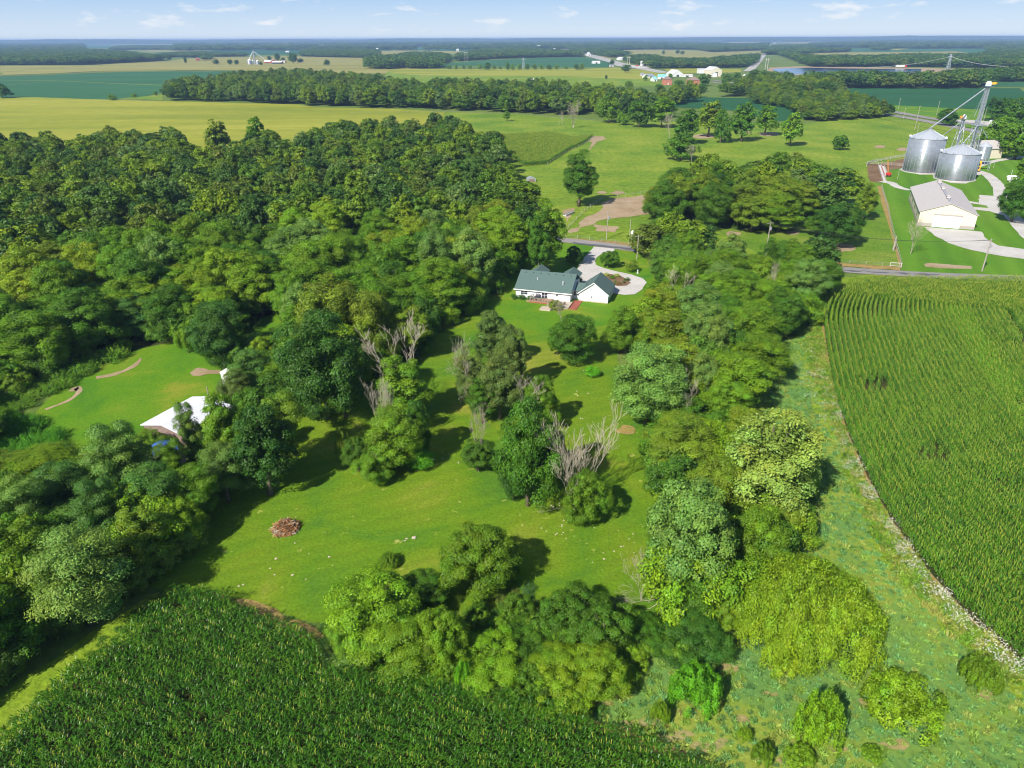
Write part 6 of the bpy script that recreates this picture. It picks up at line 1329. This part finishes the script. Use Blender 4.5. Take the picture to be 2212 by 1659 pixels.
def pole(base, top, label, arms=1, r=.16, name='utility_pole', cat='utility pole', group=None, tr=0, rz=.4):
    b = U(*base); h = hgt(b, top[1]); t = thing(name, (b.x, b.y, .02), label, cat, group, rz=rz)
    m = MB(); m.tube([(0, 0, 0), (0, 0, h)], [r, r*.7], 8); m.build('pole', WOOD, t)
    for i in range(arms): m = MB(); m.box(-1.2, 1.2, -.06, .06, h-.5-i*1.0, h-.36-i*1.0); m.build('crossarm', WOOD, t)
    if tr: m = MB(); m.lathe([(.25, h-2.6), (.25, h-1.7), (.1, h-1.6)], 10, .45, 0); m.build('transformer', M_STEEL, t)
    return b, h
HL = 'utility poles along the highway'
pA = pole((1653.4, 553.6), (1662, 479), 'leaning grey utility pole at the near edge of the grove', tr=1)
pB = pole((2121, 586.6), (2142, 516), 'utility pole at the county road before the white gravel apron', tr=1, r=.2)
pole((1929.4, 541.4), (1935, 510), 'thick short leaning post at the fence row', 0, .3, 'post', 'post')
pH = pole((1375.6, 560.3), (1377, 508), 'utility pole on the front lawn near the county road', 1)
pole((1310.2, 517), (1311.4, 457), 'pole with a lamp arm on the dirt lot side of the road', 1, .15, tr=1)
pole((1359.8, 515), (1362, 474), 'slim pole by the small domed well house', 0, .13)
for i, (bx_, by_, tx, ty, lb) in enumerate(((570, 760, 588, 664, 'highway pole before the dark soybeans, westernmost'), (908, 825, 932, 706, 'highway pole by the green verge, second from the west'), (1303, 895, 1338, 738, 'highway pole west of the wind-shaped tree'), (960, 925, 984, 806, 'slim highway pole between the two roads'), (1078, 1040, 1107, 785, 'tall pole on the near side of the highway'), (1098, 1095, 1126, 965, 'short pole in the pasture corner by the highway'), (1785, 975, 1834, 800, 'pole east of the elevator head by the farm lane'))):
    pole(E_(bx_, by_), E_(tx, ty), lb, 1 if i in (0, 1, 2, 4) else 0, .19, group=None)
pole(J(1335, 995), J(1345, 935), 'light post on the lawn west of the taller bin', 1, .1)
pole(K(1342, 968), K(1357, 912), 'short grey post beside the farm lane', 0, .12, 'post', 'post')
pole((452, 862), (446, 835), 'weathered post behind the white metal roof', 0, .12, 'post', 'post')
def tower(base, top, n, gap, label, lat=False):
    b = U(*base); h = hgt(b, top[1]); t = thing('transmission_tower', (b.x, b.y, 0), label, 'pylon')
    if lat:
        m = MB(); lattice(m, 0, 0, 6, 1.2, 0, h, 9, .22); m.build('frame', M_STEEL, t); m = MB(); m.box(-5, 5, -.3, .3, h*.84, h*.86); m.box(-3.5, 3.5, -.3, .3, h*.95, h*.97); m.build('crossarm', M_STEEL, t)
    else:
        for i in range(n): m = MB(); m.tube([((i-(n-1)/2)*gap, 0, 0), ((i-(n-1)/2)*gap, 0, h)], .38, 6); m.build('pole', M_CONC, t)
        m = MB(); m.box(-(n)*gap*.6, n*gap*.6, -.45, -.39, h*.86, h*.88); m.build('crossarm', M_CONC, t)
    return b, h
tower(B_(897, 196), B_(897, 122), 3, 9, 'three-pole far pylon beyond the grain farm')
tower(B_(1283, 206), B_(1283, 142), 2, 8, 'faint far pylon right of the three-pole one')
tower(C_(686, 332), C_(688, 218), 2, 6, 'two-pole pylon in front of the far wooded ridge')
tower(C_(1280, 402), C_(1282, 288), 2, 5, 'pylon rising over the hedgerow trees', True)
tower(D_(292, 412), D_(298, 268), 2, 4, 'two-pole pylon by the highway bend')
tower(D_(1722, 415), D_(1735, 290), 2, 4.5, 'two-pole pylon beside the straight country road')
tw1 = tower(E_(1420, 415), E_(1468, 250), 1, 5, 'lattice tower above the pond trees', True)
pole(D_(1472, 552), D_(1480, 450), 'pole by the brick houses', 0, .3); pole(D_(1330, 470), D_(1334, 432), 'small pole right of the cream barn', 0, .3)
def wire(a, b, label, sag=1.2, r=.035, group=None):
    a, b = Vector(a), Vector(b); m = MB(); m.tube([a.lerp(b, i/12)-Vector((0, 0, sag*4*(i/12)*(1-i/12)))-a for i in range(13)], r, 3, False)
    o = m.build('power_line', M_DARK, None, a); return tag(o, label, 'power line', group)
for k, dx in ((0, -1.1), (1, 1.1)):
    wire((pA[0].x+dx*.8, pA[0].y, pA[1]-.35), (pB[0].x+dx*.8, pB[0].y, pB[1]-.35), 'thin power line strung over the rough pasture, '+('first' if k == 0 else 'second')+' of two strands', 2.2)
wire((pH[0].x, pH[0].y, pH[1]-.3), (pA[0].x, pA[0].y, pA[1]-.3), 'thin power line running from the front lawn pole to the grove pole', 2.0)
for (dx, tx, lb) in ((-1, E_(600, 388), 'pale high line dropping west from the lattice tower'), (1, E_(2060, 378), 'pale high line dropping east from the lattice tower')):
    q = U(tx[0], tx[1], 14); o = wire((tw1[0].x, tw1[0].y, tw1[1]*.85), q, lb, 4, .30); o.data.materials[0] = M_CONC

# ---------------------------------------------------------------- sheds, brush heaps and odds near the lawn
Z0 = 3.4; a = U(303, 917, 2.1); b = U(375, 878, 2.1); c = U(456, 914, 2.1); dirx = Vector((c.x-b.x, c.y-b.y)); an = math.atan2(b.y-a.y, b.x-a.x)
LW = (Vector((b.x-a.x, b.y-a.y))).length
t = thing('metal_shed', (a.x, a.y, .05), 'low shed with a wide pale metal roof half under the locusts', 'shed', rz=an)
gable(t, .3, LW+4, -9.5, -.3, 1.9, 2.9, M_BROWNR, M_WROOF, 'x', .4)  # wall in dark brown: shade under the trees put into its colour
q = U(364, 998); t = thing('canopy', (q.x, q.y, .05), 'blue tarpaulin roof below the pale metal roof', 'canopy', rz=.5)
M_BLUE = solid('blue_sheet', (.05, .12, .42), .5, var=.2)  # one even blue for the sheet roof on posts
m = MB(); n_ = 8
for i in range(n_+1):
    for j in range(n_+1): m.v.append((i*.45-1.8, j*.45-1.8, 2.7+.5*(1-abs(i/n_*2-1))+.1*mnoise.noise(Vector((i*.7, j*.7, 1)))))
m.f = [(i*(n_+1)+j, (i+1)*(n_+1)+j, (i+1)*(n_+1)+j+1, i*(n_+1)+j+1) for i in range(n_) for j in range(n_)]; m.mi = [0]*len(m.f); m.build('sheeting', M_BLUE, t)
for sx in (-1.7, 1.7):
    for sy in (-1.7, 1.7): m = MB(); m.tube([(sx, sy, 0), (sx, sy, 2.68)], .05, 5); m.build('post', M_STEEL, t)
q = U(362, 1026); t = thing('shed', (q.x, q.y, .05), 'small brown-roofed shed almost hidden by locust leaves', 'shed', rz=.55); gable(t, -2.6, 2.6, -1.8, 1.8, 2.1, 3.1, M_DECK, M_BROWNR, 'x')
q = U(525, 836); t = thing('camper', (q.x, q.y, .05), 'white-roofed camper glimpsed through the leaves', 'camper', rz=-.35)
m = MB(); m.box(-3.6, 3.6, -1.3, 1.3, .6, 2.9); m.build('body', M_WHP, t); m = MB(); m.prismx([(-1.4, 2.91), (1.4, 2.91), (1.2, 3.15), (-1.2, 3.15)], -3.7, 3.7); m.build('roof', M_WHP, t)
m = MB(); m.box(-2.4, -1.2, -1.34, -1.304, 1.5, 2.2); m.build('window', M_GLASS, t)
for sx in (-.6, .6): m = MB(); m.tube([(sx, -1.35, .35), (sx, -1.15, .35)], .35, 10); m.build('wheel', M_TYRE, t)
q = U(1383, 735); t = thing('shed', (q.x, q.y, .05), 'tiny white shed glimpsed among trees east of the house', 'shed', rz=.2); gable(t, -1.2, 1.2, -1, 1, 2.0, 2.7, M_WHITE, M_TRIM, 'x', .15)
q = U(1369, 519); t = thing('well_house', (q.x, q.y, .1), 'small stone well house with a white domed cap', 'well house')
m = MB(); m.lathe([(1.0, 0), (1.0, 2.2)], 14); m.build('wall', M_CONC, t); m = MB(); m.lathe([(1.2, 2.21), (1.1, 2.7), (.7, 3.1), (.1, 3.3)], 14); m.build('roof', M_WHP, t)
q = U(1147, 392); t = thing('shelter', (q.x, q.y, .1), 'low rusty metal calf shelter in the pasture', 'shelter', rz=.2); m = MB(); m.prism([(-2, 0), (2, 0), (2, 1.4), (0, 2.2), (-2, 1.4)], -1.5, 1.5); m.build('body', M_STEEL, t); m = MB(); m.box(-1.4, 1.4, -1.56, -1.504, .1, 1.2); m.build('opening', M_BROWNR, t)
q = U(1229, 464); t = thing('trough', (q.x, q.y, .1), 'long pale cattle trough beside the fenced lane', 'trough', rz=1.0); m = MB(); m.box(-3.5, 3.5, -.7, -.55, 0, .7); m.box(-3.5, 3.5, .55, .7, 0, .7); m.box(-3.5, 3.5, -.54, .54, 0, .3); m.build('basin', M_CONC, t)
def brush(uv, r, h, label, col, n=420):
    q = U(*uv); t = thing('brush_pile', (q.x, q.y, .04), label, 'brush pile'); rd = random.Random(int(uv[0])); m = MB(); m2 = MB()
    for i in range(n):
        a = rd.uniform(0, 6.28); rr = r*math.sqrt(rd.random()); z = h*(1-(rr/r)**2)*rd.uniform(.15, 1); d = Vector((rd.gauss(0, 1), rd.gauss(0, 1), rd.gauss(0, .45))).normalized(); ln = rd.uniform(.4, 1.3); p = Vector((rr*math.cos(a), rr*math.sin(a), z+.1))
        (m if i % 3 else m2).tube([p-d*ln/2, p+Vector((0, 0, .08)), p+d*ln/2], [.035, .03, .012], 3, False)
    m.build('branches', solid('dead_brush'+str(int(uv[0])), col, .9, var=.35, scale=1), t); m2.build('twigs', DEADW, t)
    m = MB(); m.lathe([(r*.9, 0), (r*.7, h*.4), (r*.3, h*.62), (.05, h*.7)], 14); m.build('core', solid('leaf_mould', (.13, .08, .04), .95, var=.4, scale=2), t)
    rs = np.random.RandomState(3); k = 900; a = rs.rand(k)*6.28; rr = r*rs.rand(k)**.5; z = h*(1-(rr/r)**2)*rs.uniform(.4, 1.05, k)+.1
    me = leaf_mesh('dry_leaves', np.stack([rr*np.cos(a), rr*np.sin(a), z], 1), unit(rs.normal(size=(k, 3))+[0, 0, .6]), rs.uniform(.12, .3, k), np.ones((k, 3))*rs.uniform(.6, 1.3, (k, 1)), rs); o = link('dry_leaves', me, t); o.color = (.30, .13, .05, 1)
brush((618, 1144), 1.8, 1.5, 'round heap of rust-brown cut brush on the mowed lawn', (.42, .20, .08))
brush((57, 1030), 2.4, 1.5, 'rusty brush heap with a pale log beyond the west locusts', (.30, .15, .09))
brush((500, 962), 1.3, 1.2, 'small rust-coloured leaf heap east of the pale roof', (.30, .14, .08), 150)
# fallen boughs on the lawn edge
q = U(1440, 1300); o = link('bare_branches', DEAD[3]); t = thing('fallen_limb', (q.x, q.y, .5), 'fallen bleached limb reaching from the big grey-green tree onto the lawn', 'fallen limb'); o.parent = t; o.rotation_euler = (math.radians(8), math.radians(-82), .2); s = 8/DEADH[3]; o.scale = (s*.7, s*.7, s)
q = U(1225, 1100); t = thing('fallen_limb', (q.x, q.y, .3), 'thin fallen bough pointing west from the round tree', 'fallen limb'); o = link('bare_branches', DEAD[2], t); o.rotation_euler = (0, math.radians(-84), .25); s = 5/DEADH[2]; o.scale = (s*.5, s*.5, s)

# ---------------------------------------------------------------- far buildings
def farb(uv, w, h, dep, label, wall, roof, rz=0.0, name='house', cat='house', rise=.45, axis='x', flat=False):
    """w and h in photograph pixels, dep in metres"""
    q = U(*uv); d = -(RM.transposed() @ (q-CAM)).z; W_ = w*d/F; H_ = h*d/F
    t = thing(name, (q.x, q.y, .2), label, cat, rz=rz)
    if flat: m = MB(); m.box(-W_/2, W_/2, 0, dep, 0, H_*.9); m.build('wall', wall, t); m = MB(); m.box(-W_/2-.3, W_/2+.3, -.3, dep+.3, H_*.9+.01, H_); m.build('roof', roof, t)
    elif rise == 'hip':
        m = MB(); m.box(-W_/2, W_/2, 0, dep, 0, H_*.66); m.build('wall', wall, t); m = MB(); z = H_*.66+.02; a, b = W_/2+.5, dep/2
        m.add([(-a, -.5, z), (a, -.5, z), (a, dep+.5, z), (-a, dep+.5, z), (-W_*.1, b, H_), (W_*.1, b, H_)], [(0, 1, 5, 4), (1, 2, 5), (2, 3, 4, 5), (3, 0, 4), (3, 2, 1, 0)]); m.build('roof', roof, t)
        for sx in (-.28, .28):
            for zz in (.12, .40): window(t, W_*sx-W_*.05, W_*sx+W_*.05, H_*zz, H_*(zz+.14), 0)
        m = MB(); m.box(-W_*.06, W_*.06, -.12, -.005, .1, H_*.24); m.build('door', M_WHP, t)
    else:
        gable(t, -W_/2, W_/2, 0, dep, H_*(1-rise), H_, wall, roof, axis, .3, th=.3)
        m = MB(); m.box(-W_*.12, W_*.12, -.2, -.005, .05, H_*(1-rise)*.75); m.build('door', M_DARK if wall is not M_BRICK else M_WHP, t)
    return t
farb((1499, 188), 23, 20, 12, 'square red brick house with a hipped brown roof', M_BRICK, M_BROWNR, .1, rise='hip')
farb((1443, 184), 16, 17, 12, 'red brick house half behind trees', M_BRICK, M_BROWNR, .1, rise='hip')
farb((1464, 166), 24, 13, 26, 'large white barn with a steep grey gable', M_WHP, M_WROOF, .25, 'barn', 'barn', .6, 'y')
farb(D_(1062, 452), 14, 9.5, 14, 'white flat-roofed block behind the brick houses', M_WHP, M_WHP, .1, 'warehouse', 'building', flat=True)
farb(D_(1205, 485), 24, 19, 30, 'cream round-roofed hall in the village', M_CREAM, M_WHP, .2, 'hall', 'hall', .35, 'y')
farb(D_(640, 512), 18, 9, 20, 'teal-roofed building beside the brick house', M_WHP, M_TEAL, -.2, 'store', 'building', .5)
farb(D_(575, 535), 8, 9, 14, 'small teal-topped outbuilding beside the teal-roofed building', M_WHP, M_TEAL, .2, 'outbuilding', 'building', .5)
farb(D_(530, 500), 18, 8, 16, 'long grey-and-white shed west of the teal roof', M_WHP, M_STEEL, .4, 'shed', 'shed', .5)
farb(D_(440, 480), 7, 6, 10, 'small grey shed by the village silos', M_CONC, M_STEEL, 0, 'shed', 'shed', .4)
farb(D_(905, 488), 24, 5, 12, 'row of low white sheds east of the large white barn', M_WHP, M_CONC, .05, 'shed', 'shed', .3)
farb(D_(1190, 490), 9, 8, 10, 'white garage with a dark doorway under the cream hall', M_WHP, M_WHP, 0, 'garage', 'garage', flat=True)
farb(D_(465, 372), 19, 9, 20, 'white filling station at the highway', M_WHP, M_WROOF, -.2, 'filling_station', 'filling station', .3)
farb(D_(485, 350), 6, 8, 10, 'white upper gable behind the filling station', M_WHP, M_WROOF, .5, 'house', 'house', .5, 'y')
farb(D_(245, 314), 16, 6, 26, 'white curved-roof warehouse across the highway', M_WHP, M_WHP, .3, 'warehouse', 'warehouse', .4)
farb(C_(1962, 268), 7, 7, 12, 'white house with a pointed gable by the far highway', M_WHP, M_WROOF, .3, 'house', 'house', .55, 'y')
farb(C_(2038, 350), 16, 5, 16, 'low white shed in the far soybeans', M_WHP, M_WHP, .1, 'shed', 'shed', .35)
farb(C_(2195, 385), 9, 4.5, 10, 'small reddish-grey shed at the highway verge', M_CONC, M_STEEL, 0, 'shed', 'shed', .4)
farb(C_(1440, 195), 6, 7, 14, 'far pink-and-white building by the highway', M_BRICK, M_WHP, 0, 'building', 'building', .4)
farb(C_(1265, 142), 10, 4, 30, 'far white block on the horizon road', M_WHP, M_WHP, 0, 'warehouse', 'building', flat=True)
farb(C_(1680, 235), 6, 3, 14, 'far white roof beside the highway trees', M_WHP, M_WHP, 0, 'house', 'house', .4)
farb(C_(1590, 205), 9, 3, 16, 'far grey shed west of the far highway', M_CONC, M_WHP, 0, 'shed', 'shed', .4)
farb(C_(1845, 215), 7, 3, 14, 'far pale house east of the far highway', M_CONC, M_WROOF, 0, 'house', 'house', .4)
farb(C_(597, 222), 4.6, 4.6, 10, 'tiny white tank house in the far tan field', M_WHP, M_WHP, 0, 'tank_house', 'building', .3)
farb(B_(1838, 214), 4.4, 5, 10, 'tiny white tank at the edge of the far woods', M_WHP, M_WHP, 0, 'tank_house', 'building', .3)
farb(C_(1374, 520), 7, 3.4, 8, 'pale livestock trailer parked in the far hedge', M_CONC, M_WHP, 0, 'trailer', 'trailer', flat=True)
farb(A_(115, 180), 14, 3.4, 40, 'far white farm sheds at the west horizon', M_WHP, M_WHP, 0, 'shed', 'shed', .4)
farb(A_(730, 143), 4, 2.5, 24, 'far white barn alone below the west horizon', M_WHP, M_WHP, 0, 'barn', 'barn', .4)
farb(A_(385, 143), 6, 1.8, 24, 'far white roofs left of the lone white barn', M_WHP, M_WHP, 0, 'barn', 'barn', .4)
farb(A_(1872, 213), 4, 2.6, 16, 'far white-and-red barn behind the green field', M_REDB, M_WHP, 0, 'barn', 'barn', .5)
farb(A_(2050, 318), 8, 6, 12, 'far red barn among trees beyond the tan corn', M_REDB, M_WROOF, .2, 'barn', 'barn', .5, 'y')
farb(D_(1600, 146), 17, 2.6, 30, 'long white poultry house below the east horizon', M_WHP, M_WHP, 0, 'barn', 'barn', flat=True)
farb(E_(490, 104), 32, 3, 60, 'very long white factory on the east horizon', M_WHP, M_WHP, 0, 'factory', 'factory', flat=True)
farb(E_(345, 108), 12, 3, 50, 'white shed left of the long white factory', M_WHP, M_WHP, 0, 'shed', 'shed', .4)
farb(E_(90, 103), 9, 2, 40, 'far white barns right of the straight road', M_WHP, M_WHP, 0, 'barn', 'barn', .4)
farb(E_(1610, 146), 7, 3.4, 20, 'far white barn on the eastern wooded slope', M_WHP, M_WHP, 0, 'barn', 'barn', .4)
farb(E_(1785, 100), 10, 2.4, 30, 'far pale barns on the eastern ridge', M_CONC, M_WHP, 0, 'barn', 'barn', .4)
farb(D_(1590, 255), 12, 3, 12, 'far pale farm buildings by the straight road', M_WHP, M_WROOF, 0, 'farm_building', 'building', .4)
# far grain farm
for i, (x_, y_, w__, h_, lb) in enumerate(((520, 357, 10, 11, 'big far grain bin, westernmost of the far farm'), (548, 352, 6, 8, 'second far grain bin under the far leg'), (600, 358, 6, 9, 'third far grain bin east of the far leg'))):
    q = U(*B_(x_, y_)); d = -(RM.transposed() @ (q-CAM)).z; r = w__*d/F/2; H_ = h_*d/F; t = thing('grain_bin', (q.x, q.y, .2), lb, 'grain bin'); m = MB(); m.lathe([(r, 0), (r, H_*.72)], 24); m.build('wall', M_GALV, t); m = MB(); m.lathe([(r+.2, H_*.72), (r*.1, H_), (r*.1, H_+.5)], 24); m.build('roof', M_WHP, t)
q = U(*B_(572, 362)); d = -(RM.transposed() @ (q-CAM)).z; H_ = hgt(q, B_(548, 218)[1]); t = thing('grain_elevator', (q.x, q.y, .2), 'far grain elevator leg above the far farm bins', 'grain elevator')
m = MB(); lattice(m, 0, 0, 5, 2, 0, H_, 8, .25); m.build('tower', M_STEEL, t); m = MB(); m.box(-.5, .5, -.5, .5, 0, H_+2); m.build('leg_casing', M_STEEL, t)
for dx in (-16, 22, 34): m = MB(); m.tube([(0, 0, H_), (dx, -4, 9)], .35, 5); m.build('spout', M_STEEL, t)
farb(B_(700, 345), 14, 5.5, 16, 'far long red barn at the grain farm', M_REDB, M_WROOF, .1, 'barn', 'barn', .5); farb(B_(765, 345), 13, 8, 20, 'far red barn with a white roof', M_REDB, M_WHP, .3, 'barn', 'barn', .6, 'y'); farb(B_(795, 352), 21, 5, 18, 'far open-fronted shed with a white roof', M_DARK, M_WHP, 0, 'barn', 'barn', .4)
farb(B_(860, 340), 9, 4, 14, 'far tan shed at the east of the grain farm', M_DIRT if False else M_CREAM, M_TROOF, 0, 'shed', 'shed', .4); farb(B_(905, 234), 7, 3, 14, 'far pale farmhouse beyond the grain farm', M_CONC, M_WHP, 0, 'house', 'house', .4)

# ---------------------------------------------------------------- vehicles
def truck(uv, label, rz, body=M_WHP, name='pickup_truck', cat='truck', s=1.0):
    q = U(*uv); t = thing(name, (q.x, q.y, .34), label, cat, rz=rz); t.scale = (s, s, s)
    m = MB(); m.prism([(-2.8, .45), (2.8, .45), (2.8, 1.05), (1.4, 1.15), (.9, 1.8), (-.7, 1.8), (-.9, 1.15), (-2.8, 1.15)], -.95, .95); m.build('body', body, t)
    m = MB(); m.prism([(-.66, 1.2), (1.2, 1.2), (.84, 1.7), (-.6, 1.7)], -.975, -.955); m.build('window', M_GLASS, t)
    m = MB(); m.add([(1.415, -.85, 1.16), (1.415, .85, 1.16), (.93, .8, 1.78), (.93, -.8, 1.78)], [(0, 1, 2, 3)]); m.build('windscreen', M_GLASS, t)
    for sx in (-1.8, 1.8):
        for sy in (-.97, .77): m = MB(); m.tube([(sx, sy, .4), (sx, sy+.2, .4)], .4, 12); m.build('wheel', M_TYRE, t)
    return t
truck(E_(1870, 1010), 'white pickup truck parked by the farm lane trees', .2)
q = U(*E_(1905, 985)); t = thing('box_trailer', (q.x, q.y, .3), 'white box trailer behind the parked pickup', 'trailer', rz=.2); m = MB(); m.box(-4, 4, -1.2, 1.2, .7, 3.2); m.build('body', M_WHP, t)
for sx in (-.6, .6): m = MB(); m.tube([(sx, -1.25, .4), (sx, -1.0, .4)], .4, 10); m.build('wheel', M_TYRE, t)
q = U(*E_(940, 390)); t = thing('semi_truck', (q.x, q.y, .3), 'white semi trailer with red cab crossing beyond the pond', 'truck', rz=-.03); m = MB(); m.box(-12, 6, -1.8, 1.8, 1.2, 5); m.build('trailer', M_WHP, t); m = MB(); m.box(6.6, 11, -1.6, 1.6, .8, 4.2); m.build('cab', M_REDP, t)
for sx in (-10, -8, 4, 9.5): m = MB(); m.tube([(sx, -1.9, .7), (sx, -1.5, .7)], .7, 10); m.build('wheel', M_TYRE, t)
for i, (x_, y_, lb, mt) in enumerate(((385, 376, 'red car parked left at the filling station', M_REDP), (430, 384, 'white car parked middle at the filling station', M_WHP), (455, 380, 'dark car parked right at the filling station', M_DARK), (1500, 480, 'white vehicle on the village lot', M_WHP))):
    truck(D_(x_, y_), lb, .3*i, mt, 'parked_car', 'car', 1.5)
# ---------------------------------------------------------------- air
hz = MB(); hz.box(-25500, 25500, -380, 24000, -3, 72)
HM = bpy.data.materials.new('haze'); HM.use_nodes = True; HM.node_tree.nodes.clear()
ho = HM.node_tree.nodes.new('ShaderNodeOutputMaterial'); hv = HM.node_tree.nodes.new('ShaderNodeVolumePrincipled')
hv.inputs['Density'].default_value = 0.00009; hv.inputs['Color'].default_value = (.42, .62, 1.0, 1); hv.inputs['Anisotropy'].default_value = 0.0
HM.node_tree.links.new(hv.outputs[0], ho.inputs['Volume'])
tag(hz.build('haze', HM), kind='stuff', label='thin blue haze lying over the far fields')
